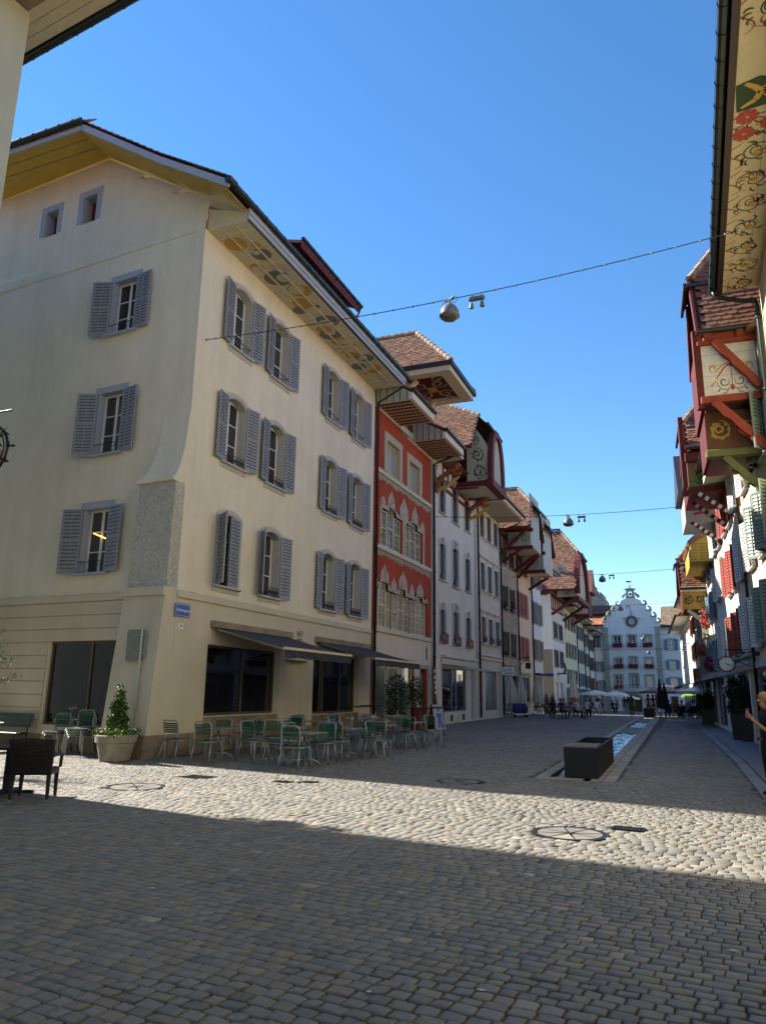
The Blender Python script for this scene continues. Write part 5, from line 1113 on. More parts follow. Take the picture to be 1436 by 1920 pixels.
# --- near-left building (off to the left of the camera)
B0 = thing('near_house', 'pale green-grey house at the near left corner with wide boarded eaves', 'house', (-13.62, 10.36, 0), R(-6))
M['palegreen'] = plaster('pale_green_grey_plaster', (.46, .48, .40))
ZE = 17.6
k = MB(); k.box(-34, 0, -70, 0, 0, ZE); k.build('wall', M['palegreen'], B0)  # unseen length stretched left and behind the camera to cut sky fill
k = MB(); y0 = -.05
for i in range(3): k.box(-34.5, 4.2, y0 + i*.26 - .02, y0 + i*.26 + .225, ZE + .002*(i % 2), ZE + .04)
k.build('soffit_board', M['creamwood'], B0); k = MB(); k.box(-34.5, 4.2, -6, .74, ZE+.045, ZE+.08); k.build('soffit_backing', M['plinth'], B0)
k = MB(); k.box(-34.5, 4.26, .73, .80, ZE-.05, ZE+.25); k.build('fascia', M['gutter'], B0); gutter(B0, (-34.5, .9, ZE+.12), (4.3, .9, ZE+.12), .1)
k = MB(); k.loft([[(-34.5, .85, ZE+.2), (4.25, .85, ZE+.2), (0, -6, ZE+4), (-34, -6, ZE+4)], [(-34.5, -26, ZE+.1), (4.25, -26, ZE+.1), (0, -6.2, ZE+3.8), (-34, -6.2, ZE+3.8)]], 0, True, True); k.build('roof', M['tile'], B0)
# ------------------------------------------------------------------ right row
C28 = math.cos(R(2.8))
# --- near house with the painted eaves
RA = thing('house', 'near right house whose eaves are painted with scrolls, shield and red rosettes', 'house', (2.79, 22.0, 0), R(-90.5), 'old houses on the right of the street')
k = MB(); k.box(0, 75, 0, 10, 0, 13.25); k.build('front_wall', M['yellow'], RA)  # unseen run behind the camera extended to block low sky light
M['soffitpaint'] = mat('painted_eaves_ground', (.50, .43, .28), .8, var=.15, scale=3)
k = MB(); k.box(0, 30, -1.02, -.005, 13.25, 13.32); sf = k.build('soffit', M['soffitpaint'], RA)
k = MB(); zf = 13.25
fs = lambda a, b, l=0: (a, b, zf-.004-l)
q = random.Random(2)
for i in range(17):
    cx = .45 + i*.95; s = 1 if i % 2 else -1
    if 7.3 < cx < 9.1: continue
    ribbon(k, spiral(cx, -.48, .40, 1.35, q.uniform(0, 6), s, 30), .035, fs, 1); ribbon(k, spiral(cx+.1, -.45, .22, 1.1, 2, -s, 18), .03, fs, 1)
    k.poly([fs(cx+.1*math.cos(j*.785), -.47+.1*math.sin(j*.785)) for j in range(8)], 2)
    ribbon(k, [(cx-.42, -.95+.02*j) if False else (cx-.45+.9*j/10, -.90+.18*math.sin(j*.75)) for j in range(11)], .04, fs, 3)
    for j in range(12):
        a = q.uniform(0, 6.28); rr = q.uniform(.25, .45); x0, y0 = cx+rr*math.cos(a), -.5+rr*math.sin(a); ribbon(k, [(x0+.17*t/5*math.cos(a+1.2+t*.3), y0+.17*t/5*math.sin(a+1.2+t*.3)) for t in range(6)], .045, lambda x, y: fs(x, min(max(y, -.98), -.04), .001), q.choice((1, 1, 4, 3)))
k.box(0, 17, -.36, -.352, zf-.002, zf, 1)
k.poly([fs(7.55, -.93, .003), fs(8.3, -.97, .003), fs(8.42, -.55, .003), fs(8.25, -.2, .003), fs(7.6, -.25, .003)], 5)
ribbon(k, [(7.65, -.85), (7.8, -.6), (8.0, -.5), (8.15, -.62), (8.3, -.8)], .14, lambda x, y: fs(x, y, .006), 2); ribbon(k, [(7.9, -.45), (7.75, -.3)], .05, lambda x, y: fs(x, y, .006), 2); ribbon(k, [(8.1, -.5), (8.2, -.3)], .05, lambda x, y: fs(x, y, .006), 2)
for cx, cy in ((7.35, -.72), (6.85, -.76), (7.05, -.25)):
    for j in range(9): a = j*.698; k.poly([fs(cx, cy, .004), fs(cx+.2*math.cos(a-.33), cy+.2*math.sin(a-.33), .004), fs(cx+.235*math.cos(a), cy+.235*math.sin(a), .004), fs(cx+.2*math.cos(a+.33), cy+.2*math.sin(a+.33), .004)], 3)
    k.poly([fs(cx+.04*math.cos(j), cy+.04*math.sin(j), .007) for j in range(6)], 2)
k.build('painted_scrolls', [M['soffitpaint'], M['scroll'], M['gold'], M['redpaint'], M['olivepaint'], M['darkgreen']], sf)
k = MB(); k.box(0, 30, -1.12, -1.025, 13.2, 13.5); k.box(0, 30, -1.02, -.98, 13.21, 13.248); k.build('fascia', M['brownpipe'], RA); gutter(RA, (-.05, -1.22, 13.42), (30, -1.22, 13.42), .115, 'gutter', .62)
pipe(RA, [(.05, -1.22, 13.38), (.05, -1.18, 13.15), (.15, -.55, 12.85), (.18, -.14, 12.75), (.18, -.12, 12.55), (.18, -.12, .2)], 'gutter', .07)
k = MB(); k.loft([[(0,-1.2,13.5),(75,-1.2,13.5),(75,5,18.5),(0,5,18.5)], [(0,10,13.4),(75,10,13.4),(75,5.1,18.3),(0,5.1,18.3)]], 0, True, True); k.build('roof', M['tile'], RA)
def rhouse(lab, ya, yb, H, m, sills, cols, shm, ang, w=.95, hh=1.7, fm='whitewood', roof=True, sur=.12, rail=None, shop=True, D=10, eave=1.0):
    W = (yb-ya)/C28; ws = [(x, z, w, hh) for z in sills for x in cols]; h = thing('house', lab, 'house', Vector(RF(yb)) + Vector((0, 0, gz(yb))), R_RZ, 'old houses on the right of the street')
    k = wall_mesh(W, H, [hole(*a) for a in ws] + ([(.35, .15, W-.7, 2.45)] if shop else []), .3); body(k, W, H, D); k.build('front_wall', M[m], h)
    for i, (x, z, ww, h_) in enumerate(ws): window(h, x, z, ww, h_, sur=sur, sm='stone', depth=.24, shut=.5 if shm else None, shm=shm or 'shutter', shw=ww*.52, angs=ang, sill=.12, sillp=.12, rail=rail, cols=2, rows=3)
    if shop: shopfront(h, .35, .15, W-.7, 2.45, fm='bluefr', bars=((W-.7)*.33, (W-.7)*.36, (W-.7)*.66, (W-.7)*.69), hb=(1.95,), y=.15); k = MB(); k.bevbox(0, W, -.1, 0, 2.62, 2.86, .02); k.build('cornice', M['stone'], h)
    if roof:
        k = MB(); k.loft([[(0,-eave,H),(W,-eave,H),(W,4,H+3.8),(0,4,H+3.8)], [(0,D,H),(W,D,H),(W,4.1,H+3.6),(0,4.1,H+3.6)]], 0, True, True); k.build('roof', M['tile'], h); k = MB(); k.box(0, W, -eave, -.005, H-.1, H-.02); k.build('eave_soffit', M['creamwood'], h); gutter(h, (0, -eave-.08, H+.02), (W, -eave-.08, H+.02), .08, 'gutter')
    return h, W
# --- orange-red gable with the tiled roof
HB, WB = rhouse('yellowish right house with orange-red gable of pointed tiles and painted boards', 22.1, 26.15, 12.1, 'yellow', (3.3, 5.9, 8.5), (1.1, 3.0), 'greenshut', (40, 40), roof=False)
def big_gable_near(h, xa, xb, ze, zr, yf, zh, hb, yb, wood_, eo, tw, tl, seed=1, single=False, hd=.14):
    xm = (xa+xb)/2; A, B = xa-eo, xb+eo; fz = (zh-ze)/(zr-ze); hx0, hx1 = A+(xm-A)*fz, B-(B-xm)*fz; yr = yf+hb; k = MB()
    k.poly([(A,yf,ze),(A,yb,ze),(xm,yb,zr),(xm,yr,zr),(hx0,yf,zh)]); k.poly([(B,yf,ze),(hx1,yf,zh),(xm,yr,zr),(xm,yb,zr),(B,yb,ze)]); yh, zhh = yf-hd, zh-.25
    k.poly([(hx0-.2,yh,zhh),(hx0,yf,zh),(xm,yr,zr),(hx1,yf,zh),(hx1+.2,yh,zhh)]); r_ = k.build('gable_roof', M['tilebase'], h)
    v = Vector((xm-B, 0, zr-ze)); VL = v.length
    clip = lambda a, b: (L_ - a) > (0 if b/VL < fz else (b/VL-fz)/(1-fz)*hb) + .02
    L_ = yb-yf
    tile_slope(r_, (B, yb, ze), (0,-1,0), v, L_, VL, tw, tl, 'tile', clip=clip, seed=seed, single=single)
    v2 = Vector((0, yr-yh, zr-zhh)); L2 = v2.length; tile_slope(r_, (hx0-.2, yh, zhh), (1,0,0), v2, hx1-hx0+.4, L2, tw, tl, 'tile', clip=lambda a, b: (hx1-hx0+.4)/2*b/L2+.05 < a < (hx1-hx0+.4)*(1-.5*b/L2)-.05, seed=seed+1)
    ridge_caps(r_, (hx1, yf, zh+.08), (xm, yr, zr+.1)); ridge_caps(r_, (xm, yr, zr+.1), (xm, yb, zr+.1))
    gutter(r_, (B+.08, yf-.02, ze+.0), (B+.08, yb, ze+.0), .08, 'gutter'); k = MB(); k.box(hx0-.3, hx1+.3, yh-.09, yh, zhh-.1, zhh+.06); k.box(hx1+.05, hx1+.3, yh, yf+1.2, zhh-.08, zhh+.02); k.build('hip_gutter', M['metalroof'], r_)
    k = MB(); k.beam((B-.02, yf-.03, ze-.1), (hx1, yf-.03, zh-.1), .07, .3); k.beam((A+.02, yf-.03, ze-.1), (hx0, yf-.03, zh-.1), .07, .3); k.build('barge_board', M[wood_], h)
    k = MB(); k.prism([(xa, ze-.1), (xb, ze-.1), (hx1, zh-.05), (hx0, zh-.05)], yf+.14, yf+.2, 0); k.build('gable_front', M[wood_], h); return r_
big_gable_near(HB, .4, 3.4, 12.28, 16.2, -1.55, 14.6, 1.1, 2.6, 'maroon', .3, .30, .2, 21, True)
def rpanel(h, x, y0, y1, z0, z1, base, ink, seed, cells=None, along='u', ink2=None, w=.05): f = lambda a, b, l=0: (x+l, y1-a, z0+b); return panel_scroll(h, y1-y0, z1-z0, f, base, ink, seed, w, along=along, cells=cells, ink2=ink2)
xs_ = 3.62
k = MB(); f = lambda a, b, l=0: (xs_+l, -.05-a*.9, 10.25+b); k.poly([f(0,0), f(1.65,0), f(1.65,1.75), f(0,1.75)], 0)
for b in (.3, .62, .95, 1.3): k.poly([f(0,b,.002), f(1.65,b,.002), f(1.65,b+.008,.002), f(0,b+.008,.002)], 5)
fl = lambda a, b: f(a, b, .005)
for s in (1, -1):
    g_ = lambda pts: [(.78 + s*x, z) for x, z in pts]
    ribbon(k, g_([(.0,.95),(.12,1.0),(.28,.92),(.42,.78),(.52,.72)]), .05, fl, 1); ribbon(k, g_(spiral(.52, .86, .15, .9, -1.3, 1, 14)), .06, fl, 1); ribbon(k, g_([(0,.98),(.2,.86),(.36,.66),(.46,.52)]), .045, fl, 2); ribbon(k, g_(spiral(.24, .42, .17, 1.2, 2.6, 1, 16)), .04, fl, 3); ribbon(k, g_([(.02,.25),(.16,.16),(.3,.18),(.42,.3),(.46,.42)]), .025, fl, 3); ribbon(k, g_([(.1,.2),(.2,.06),(.32,.05)]), .03, fl, 3); ribbon(k, g_([(.36,.2),(.44,.12)]), .05, fl, 3)
    for i, (x, z) in enumerate(((.5,.44),(.56,.38),(.61,.33))): c = g_([(x, z)])[0]; k.poly([fl(c[0]+.028*math.cos(j), c[1]+.028*math.sin(j)) for j in range(6)], 2)
for z, r in ((.92,.07),(.22,.09)): k.poly([fl(.78+r*math.sin(j*.7854)*(.8), z+r*math.cos(j*.7854)) for j in range(8)], 2)
ribbon(k, [(.78,.3),(.78,.8)], .03, fl, 2)
k.build('painted_board', [M['panelwhite'], M['gold'], M['redpaint'], M['olivepaint'], M['greenpaint'], M['scrollgrey']], HB)
k = MB(); k.bevbox(xs_-.12, xs_+.06, -1.6, .0, 12.0, 12.24, .02); k.bevbox(xs_-.1, xs_+.12, -1.62, -.0, 11.86, 12.0, .02); k.build('upper_beam', M['redwood'], HB)
for yy in (-1.45, -.55): k = MB(); k.bevbox(xs_+.06, xs_+.16, yy, yy+.24, 11.98, 12.24, .03); k.build('corbel', M['redwood'], HB)
k = MB(); k.bevbox(xs_-.1, xs_+.1, -1.65, .0, 10.02, 10.24, .03); k.build('lower_beam', M['redwood'], HB)
k = MB(); k.box(.35, xs_+.02, -1.58, -1.52, 10.1, 12.3); k.box(.35, xs_, -1.52, 0, 10.06, 10.1); k.build('gable_box', M['maroon'], HB)
k = MB(); k.bevbox(xs_-.2, xs_+.03, -1.74, -1.56, 9.9, 12.4, .02); k.build('corner_post', M['maroon'], HB)
brace(HB, (xs_+.18, -.05, 10.35), (xs_+.18, -1.15, 11.9), .2, 'redwood'); brace(HB, (xs_+.1, -.05, 8.55), (xs_+.1, -1.3, 10.02), .22, 'redwood')
k = MB(); k.box(.5, 3.2, -1.5, -1.42, 8.7, 10.0); k.box(.5, 3.2, -1.42, 0, 8.66, 8.7); k.build('lower_gallery', M['maroon'], HB)
rpanel(HB, 3.22, -1.55, -.05, 8.72, 9.9, 'door', 'gold', 7, cells=2, w=.07); k = MB(); k.bevbox(3.0, 3.3, -1.6, 0, 8.5, 8.72, .03); k.build('green_beam', M['greenpaint'], HB); brace(HB, (3.15, -.05, 7.3), (3.15, -1.1, 8.5), .2, 'greenpaint')
k = MB(); k.loft([[(0,-.3,12.1),(WB,-.3,12.1),(WB,5,16.8),(0,5,16.8)], [(0,10,12.1),(WB,10,12.1),(WB,5.1,16.6),(0,5.1,16.6)]], 0, True, True); k.build('roof', M['tile'], HB)
# --- cream house with white shutters
HC, WC = rhouse('sunlit cream right house with white louvred shutters', 26.2, 31.5, 12.6, 'pinkcream', (3.3, 5.9, 8.6), (1.3, 3.9), 'whiteshut', (17, 15), roof=False)
k = MB(); z = 9.95; pts = [(0, z+.1), (-1.0, z), (-1.0, z+.5), (0, z+1.1)]; k.loft([[(2.5, *p) for p in pts], [(0, *p) for p in pts]], 0, True, True); k.build('eave_box', M['creamwood'], HC); k = MB(); k.loft([[(2.58,-1.12,z+.5),(2.58,0,z+1.2),(2.58,0,z+1.32),(2.58,-1.12,z+.62)],[(-.05,-1.12,z+.5),(-.05,0,z+1.2),(-.05,0,z+1.32),(-.05,-1.12,z+.62)]], 0, True, True); k.build('eave_roof', M['metalroof'], HC); gutter(HC, (-.05, -1.2, z+.5), (2.6, -1.2, z+.5), .07, 'gutter'); pipe(HC, [(2.5,-1.2,z+.45),(2.45,-.12,z-.3),(2.45,-.1,.2)], 'brownpipe', .05)
# --- red shutters, maroon gable with a green board and a red rose
HD, WD = rhouse('right house with open red shutters and maroon gable with a painted red rose', 31.55, 36.0, 11.6, 'brightwhite', (3.3, 5.85, 8.5), (1.2, 3.2), 'redshut', (20, 18), roof=False)
big_gable_near(HD, .6, 4.0, 11.55, 14.3, -1.5, 13.0, .9, 2.4, 'maroon', .35, .2, .17, 31)
xs_ = 4.25; k = MB(); f = lambda a, b, l=0: (xs_+l, -.05-a, 9.95+b); k.poly([f(0,0), f(1.45,0), f(1.45,1.05), f(0,1.05)], 0); fl = lambda a, b: f(a, b, .005)
for j in range(5): a = j*1.2566+.3; k.poly([fl(1.1+.17*math.cos(a)+.1*math.cos(t*.7854), .8+.17*math.sin(a)+.1*math.sin(t*.7854)) for t in range(8)], 1)
k.poly([f(1.1+.07*math.cos(t), .8+.07*math.sin(t), .008) for t in range(6)], 2)
for s in (-1, 1): ribbon(k, spiral(.7+s*.3, .35, .2, 1.2, 1.5, s, 16), .05, fl, 3); ribbon(k, [(.7+s*.1, .3), (.7+s*.35, .12), (.7+s*.6, .25)], .06, fl, 3); ribbon(k, [(.7, .2), (.7+s*.3, .55)], .03, fl, 2)
k.build('painted_board', [M['greenpaint'], M['redpaint'], M['ornament'], M['darkgreen']], HD)
k = MB(); k.bevbox(xs_-.2, xs_+.03, -1.75, -1.55, 9.6, 13, .02); k.build('corner_post', M['maroon'], HD); MB().bevbox(xs_-.1, xs_+.1, -1.6, .0, 9.7, 9.94, .03).build('gable_beam', M['maroon'], HD); MB().bevbox(xs_-.1, xs_+.1, -1.6, 0, 11.0, 11.4, .03).build('gable_beam', M['maroon'], HD); k = MB(); k.box(.6, xs_-.02, -1.5, -.0, 9.8, 11.5); k.build('gable_box', M['maroon'], HD)
def check_brace(h, p, q): 
    b = brace(h, p, q, .16, 'maroon', False); k = MB(); p, q = Vector(p), Vector(q); d = q-p
    for i in range(5): c = p + d*(.1+i*.18); e = c + d*.09; k.beam(c, e, .17, .17)
    k.build('white_check', M['whiteshut'], b)
check_brace(HD, (xs_+.1, -.05, 8.7), (xs_+.1, -1.3, 9.7)); check_brace(HD, (xs_-1.8, -.05, 8.6), (xs_-1.8, -1.3, 9.7))
# --- grey painted gallery
HE, WE = rhouse('right house with grey gallery painted with vines and white shutters', 36.05, 41.0, 11.0, 'brightwhite', (3.3, 6.2, 8.45), (1.3, 3.6), 'whiteshut', (18, 16), roof=False)
k = MB(); k.box(1.5, 4.6, -1.45, 0, 9.5, 10.9); k.build('gallery', M['greywood'], HE); f = lambda a, b, l=0: (4.61+l, -.05-a, 9.7+b); panel_scroll(HE, 1.35, 1.1, f, 'greywood', 'scroll', 4, .035, along='u', cells=2); k = MB(); ribbon(k, [(.35+.1*i, .16+.05*math.sin(i*.5)) for i in range(8)], .12, lambda a, b: f(a, b, .012), 0, False); k.build('red_ribbon', M['redpaint'], HE)
k = MB(); k.prism([(1.3, 10.9), (3.05, 13.2), (4.8, 10.9)], -1.7, 3, 0); k.build('gable_roof', M['metalroof'], HE); check_brace(HE, (4.5, -.05, 8.5), (4.5, -1.2, 9.5))
k = MB(); k.loft([[(0,-.3,11),(WE,-.3,11),(WE,5,14.6),(0,5,14.6)], [(0,10,11),(WE,10,11),(WE,5.1,14.4),(0,5.1,14.4)]], 0, True, True); k.build('roof', M['tile'], HE)
for h_, W_, H_ in ((HC, WC, 12.6), (HD, WD, 11.6)): k = MB(); k.loft([[(0,-.05,H_),(W_,-.05,H_),(W_,5,H_+3.6),(0,5,H_+3.6)], [(0,10,H_),(W_,10,H_),(W_,5.1,H_+3.4),(0,5.1,H_+3.4)]], 0, True, True); k.build('roof', M['tile'], h_)
# --- yellow arched eave
HF, WF = rhouse('right house with yellow boarded arched eave and teal shutters', 41.05, 46.5, 9.6, 'brightwhite', (3.0, 5.6, 7.9), (1.4, 3.9), 'townshut', (15, 15), roof=False, hh=1.5)
k = MB(); pts = [(0, 8.4), (-1.05, 8.4), (-1.05, 9.5), (0, 9.9)]; k.loft([[(5.4, *p) for p in pts], [(0, *p) for p in pts]], 0, True, True); k.build('eave_box', M['ochre'], HF); k = MB(); k.loft([[(5.5,-1.2,9.45),(5.5,-.5,10.1),(5.5,0,10.3),(5.5,0,9.9),(5.5,-1.1,9.3)],[(0,-1.2,9.45),(0,-.5,10.1),(0,0,10.3),(0,0,9.9),(0,-1.1,9.3)]], 0, True, True); k.build('eave_roof', M['tile'], HF)
k = MB()
for j in range(6):
    for i in range(3): k.box(5.401, 5.405, -.95+i*.32, -.72+i*.32, 8.5+j*.16, 8.54+j*.16)
k.build('eave_pattern', M['scrollgrey'], HF)
k = MB(); k.loft([[(0,-.05,9.9),(WF,-.05,9.9),(WF,5,13),(0,5,13)], [(0,10,9.9),(WF,10,9.9),(WF,5.1,12.8),(0,5.1,12.8)]], 0, True, True); k.build('roof', M['tile'], HF)
# --- tiled gable with gilt board
HG, WG = rhouse('right house with dark tiled gable and gilt scroll board', 46.6, 55.0, 8.9, 'yellow', (2.9, 5.2), (1.5, 4.2, 6.9), 'oliveshut', (20, 170), hh=1.5, w=.85)
big_gable_near(HG, 4.6, 7.9, 7.75, 10.6, -1.4, 9.6, .8, 1.2, 'maroon', .3, .16, .16, 41); rpanel(HG, 8.15, -1.35, -.05, 6.55, 7.6, 'gold', 'darkgreen', 5, cells=2, w=.06); k = MB(); k.box(4.7, 8.13, -1.3, 0, 6.5, 7.7); k.build('gable_box', M['maroon'], HG); k = MB(); k.bevbox(7.8, 8.3, -1.4, 0, 7.55, 7.85, .02); k.build('gable_beam', M['creamwood'], HG); brace(HG, (8.1, -.05, 5.6), (8.1, -1.1, 6.5), .2, 'greywood', False)
HH, WH = rhouse('far right house with brown shutters', 55.1, 64.5, 8.6, 'pinkcream', (2.4, 4.3, 6.2), (1.5, 4.6, 7.7), 'brownshut', (10, 12), hh=1.2, w=.8)
HI, WI = rhouse('far right white house with three plain windows per floor', 64.6, 84.0, 8.2, 'brightwhite', (2.6, 4.6, 6.3), (2, 5.2, 8.4, 11.6, 14.8), None, (0, 0), hh=1.2, w=.85)
# ------------------------------------------------------------------ the town hall that closes the street
K = 108.0/85; TY = 108.0; TZ = gz(TY)
def tx(x): return x*K
def tz(z): return CAM_H + (z-CAM_H)*K
TH = thing('town_hall', 'white town hall with stepped clock gable at the end of the street', 'town hall', (tx(-5.2), TY, TZ))
OX = tx(-5.2)
def lx(x): return tx(x) - OX
def lz(z): return tz(z) - TZ
st = [(-8.1,8.75),(-8.1,9.39),(-7.74,9.39),(-7.74,9.98),(-7.21,9.98),(-7.21,10.56),(-6.66,10.56),(-6.66,11.1),(-6.3,11.1),(-6.1,11.6),(-5.6,11.85),(-4.6,11.85),(-4.05,11.6),(-3.85,11.1),(-3.53,11.1),(-3.53,10.48),(-3.02,10.48),(-3.02,9.8),(-2.56,9.8),(-2.56,9.18),(-2.2,9.18),(-2.2,8.75)]
gw = [(-6.72, 6.85, .7, .92), (-5.2, 6.85, .68, .98), (-3.62, 6.85, .7, .95), (-6.7, 4.62, .66, .75), (-5.2, 4.62, .66, .9), (-3.6, 4.62, .66, .8), (-6.8, 2.3, .66, 1.3), (-5.2, 2.45, .7, 1.3), (-3.65, 2.4, .7, 1.2)]
gw = [(lx(x), lz(z), w*K, h*K) for x, z, w, h in gw]
x0, x1 = lx(-8.1), lx(-2.2); k = wall_mesh(x1-x0, lz(8.75), [hole(x-x0, z, w, h) for x, z, w, h in gw] + [(lx(-5.95)-x0, .0, (lx(-4.6)-lx(-5.95)), lz(1.55))], .3)
k.v = [(x+x0, y, z) for x, y, z in k.v]; k.build('front_wall', M['townwhite'], TH)
k = MB(); k.prism([(lx(a), lz(b)) for a, b in st], .0, .5, 0); k.build('stepped_gable', M['townwhite'], TH)
for a, b, w in ((-7.92,9.39,.42),(-7.47,9.98,.5),(-6.93,10.56,.5),(-6.48,11.1,.4),(-3.69,11.1,.4),(-3.27,10.48,.5),(-2.79,9.8,.48),(-2.38,9.18,.4)):
    k = MB(); k.bevbox(lx(a-w/2-.05), lx(a+w/2+.05), -.22, .55, lz(b), lz(b)+.14, .03); s = 1 if a < -5 else -1
    k.tube([(lx(a-s*.16), .1, lz(b)+.14), (lx(a-s*.15), .1, lz(b)+.4), (lx(a+s*.02), .1, lz(b)+.62), (lx(a+s*.14), .1, lz(b)+.5)], [.2,.17,.13,.06], 6); k.build('gable_scroll', M['townstone'], TH)
k = MB(); k.box(lx(-5.57), lx(-4.6), -.05, .5, lz(11.85), lz(12.1)); k.box(lx(-5.5), lx(-5.28), -.02, .45, lz(12.1), lz(12.85)); k.box(lx(-4.92), lx(-4.68), -.02, .45, lz(12.1), lz(12.85)); k.box(lx(-5.28), lx(-4.92), .0, .4, lz(12.62), lz(12.85)); k.bevbox(lx(-5.68), lx(-4.5), -.15, .6, lz(12.8), lz(12.9), .02); k.prism([(lx(-5.6), lz(12.9)), (lx(-5.09), lz(13.02)), (lx(-4.58), lz(12.9))], -.1, .5, 0)
for s in (-1, 1): k.tube([(lx(-5.09+s*.85), .2, lz(11.95)), (lx(-5.09+s*.75), .2, lz(12.2)), (lx(-5.09+s*.55), .2, lz(12.3)), (lx(-5.09+s*.5), .2, lz(12.5))], [.25,.22,.2,.1], 6)
k.build('bell_turret', M['townstone'], TH); k = MB(); k.lathe([(.2, 0), (.17, .12), (.11, .3), (.04, .38)], 10, 0, (lx(-5.09), .2, lz(12.2))); k.build('bell', M['iron'], TH, smooth=True)
k = MB(); k.tube([(lx(-5.07), .2, lz(13.0)), (lx(-5.05), .2, lz(13.85))], .03, 5); k.lathe([(.02, 0), (.13, .13), (.02, .26)], 8, 0, (lx(-5.07), .2, lz(13.1))); k.box(lx(-5.45), lx(-5.05), .19, .21, lz(13.62), lz(13.78)); k.box(lx(-5.05), lx(-4.85), .19, .21, lz(13.68), lz(13.76)); k.build('weather_vane', M['iron'], TH)
cx, cz = lx(-5.11), lz(9.33); k = MB(); n = 32; r0, r1, r2 = .52*K, .56*K, .68*K
k.lathe([(r2, 0), (r2, .12), (r1, .16), (r1, 0)], n, 0, cap0=False, cap1=False); cl = k.build('clock_surround', M['townstone'], TH, (cx, 0, cz), FR)
k = MB(); k.lathe([(r1, .06), (.36*K, .07)], n, 0, cap0=False, cap1=False); k.build('clock_ring', M['iron'], cl); k = MB(); k.lathe([(.37*K, .06), (.36*K, .08)], n, 0, cap0=False); k.build('clock_face', mat('clock_face_blue_white', (.45, .47, .55), .5, var=.5, scale=1.2), cl)
k = MB()
for i in range(12): a = i*math.pi/6; k.beam((.40*K*math.sin(a), .40*K*math.cos(a), .085), (.53*K*math.sin(a), .53*K*math.cos(a), .085), .06, .02)
k.beam((0, 0, .1), (.22*K, -.1*K, .1), .05, .02); k.beam((0, 0, .1), (.4*K, -.16*K, .1), .04, .02); k.build('clock_hands_and_numerals', M['gold'], cl)
k = MB(); k.bevbox(lx(-6.05), lx(-5.75), -.15, 0, lz(9.62), lz(9.72), .02); k.bevbox(lx(-4.5), lx(-4.16), -.15, 0, lz(9.62), lz(9.72), .02); k.tube([(cx, -.1, lz(10.0)), (cx, -.1, lz(10.7))], [.12, .02], 6); k.build('clock_hood', M['townstone'], TH)
for i, (x, z, w, h) in enumerate(gw): window(TH, x, z, w, h, rise=.08 if i % 3 == 1 and i > 2 else 0, sur=.22, sm='townstone', proud=.05, depth=.28, cols=2 if i != 8 else 1, rows=4 if i < 3 else 3, gm='darkglass' if i < 3 else 'curtain' if i in (4, 5, 7, 8) else 'glass', sill=.12)
for i in (0, 1, 2, 3, 4, 5, 6):
    x, z, w, h = gw[i]; t = thing('flower_box', ('flower box with magenta geraniums under the ' + ('top left', 'top middle', 'top right', 'middle left', 'centre', 'middle right', 'lower left')[i] + ' town hall window'), 'flower box', (OX+x, TY-.35, TZ+z-.05), 0, 'flower boxes on the town hall')
    k = MB(); k.bevbox(-w*.55, w*.55, -.12, .12, -.1, .1, .02); k.build('trough', M['townstone'], t); foliage(t, 420 if i < 6 else 160, (w*.66, .26, .5 if i < 6 else .35), 'flower' if i < 6 else 'flowerred', 10+i, .16, 'blossoms', (0, -.08, -.32 if i < 6 else .0)); foliage(t, 90, (w*.6, .2, .3), 'leafdark', 30+i, .16, 'leaves', (0, -.02, -.1))
for a, b in ((-8.15, -7.65), (-2.78, -2.27)):
    z = 0
    while z < lz(8.7)-.3: MB().bevbox(lx(a), lx(b), -.13, 0, z+.01, z+.46, .02).build('pilaster_block', M['townstone'], TH); z += .48
    for zz in (2.23, 4.33, 6.45, 8.7): MB().bevbox(lx(a)-.1, lx(b)+.1, -.25, 0, lz(zz)-.08, lz(zz)+.06, .03).build('pilaster_band', M['townstone'], TH)
k = MB(); k.box(lx(-5.95), lx(-4.6), .2, .26, 0, lz(1.5)); k.build('door_leaf', M['door'], TH); k = MB(); pts = arch_pts(lx(-4.6)-lx(-5.95), lz(1.5), .35); pts2 = arch_pts(lx(-4.45)-lx(-6.1), lz(1.68), .38); xm = (lx(-5.95)+lx(-4.6))/2
for i in range(len(pts)-1): a, b, c, d = pts[i], pts[i+1], pts2[i+1], pts2[i]; k.loft([[(xm+p[0], -.12, p[1]) for p in (a, b, c, d)], [(xm+p[0], .2, p[1]) for p in (a, b, c, d)]], 0, True, True)
k.build('door_arch', M['townstone'], TH)
k = MB(); k.bevbox(lx(-6.08), lx(-4.28), -1.2, 0, lz(1.86), lz(1.96), .03); k.build('balcony_slab', M['townstone'], TH); link('balcony_railing', rail_mesh(lx(-4.3)-lx(-6.06), .85, 'bulge', M['iron']), TH, ((lx(-4.3)+lx(-6.06))/2, -1.05, lz(1.96)))
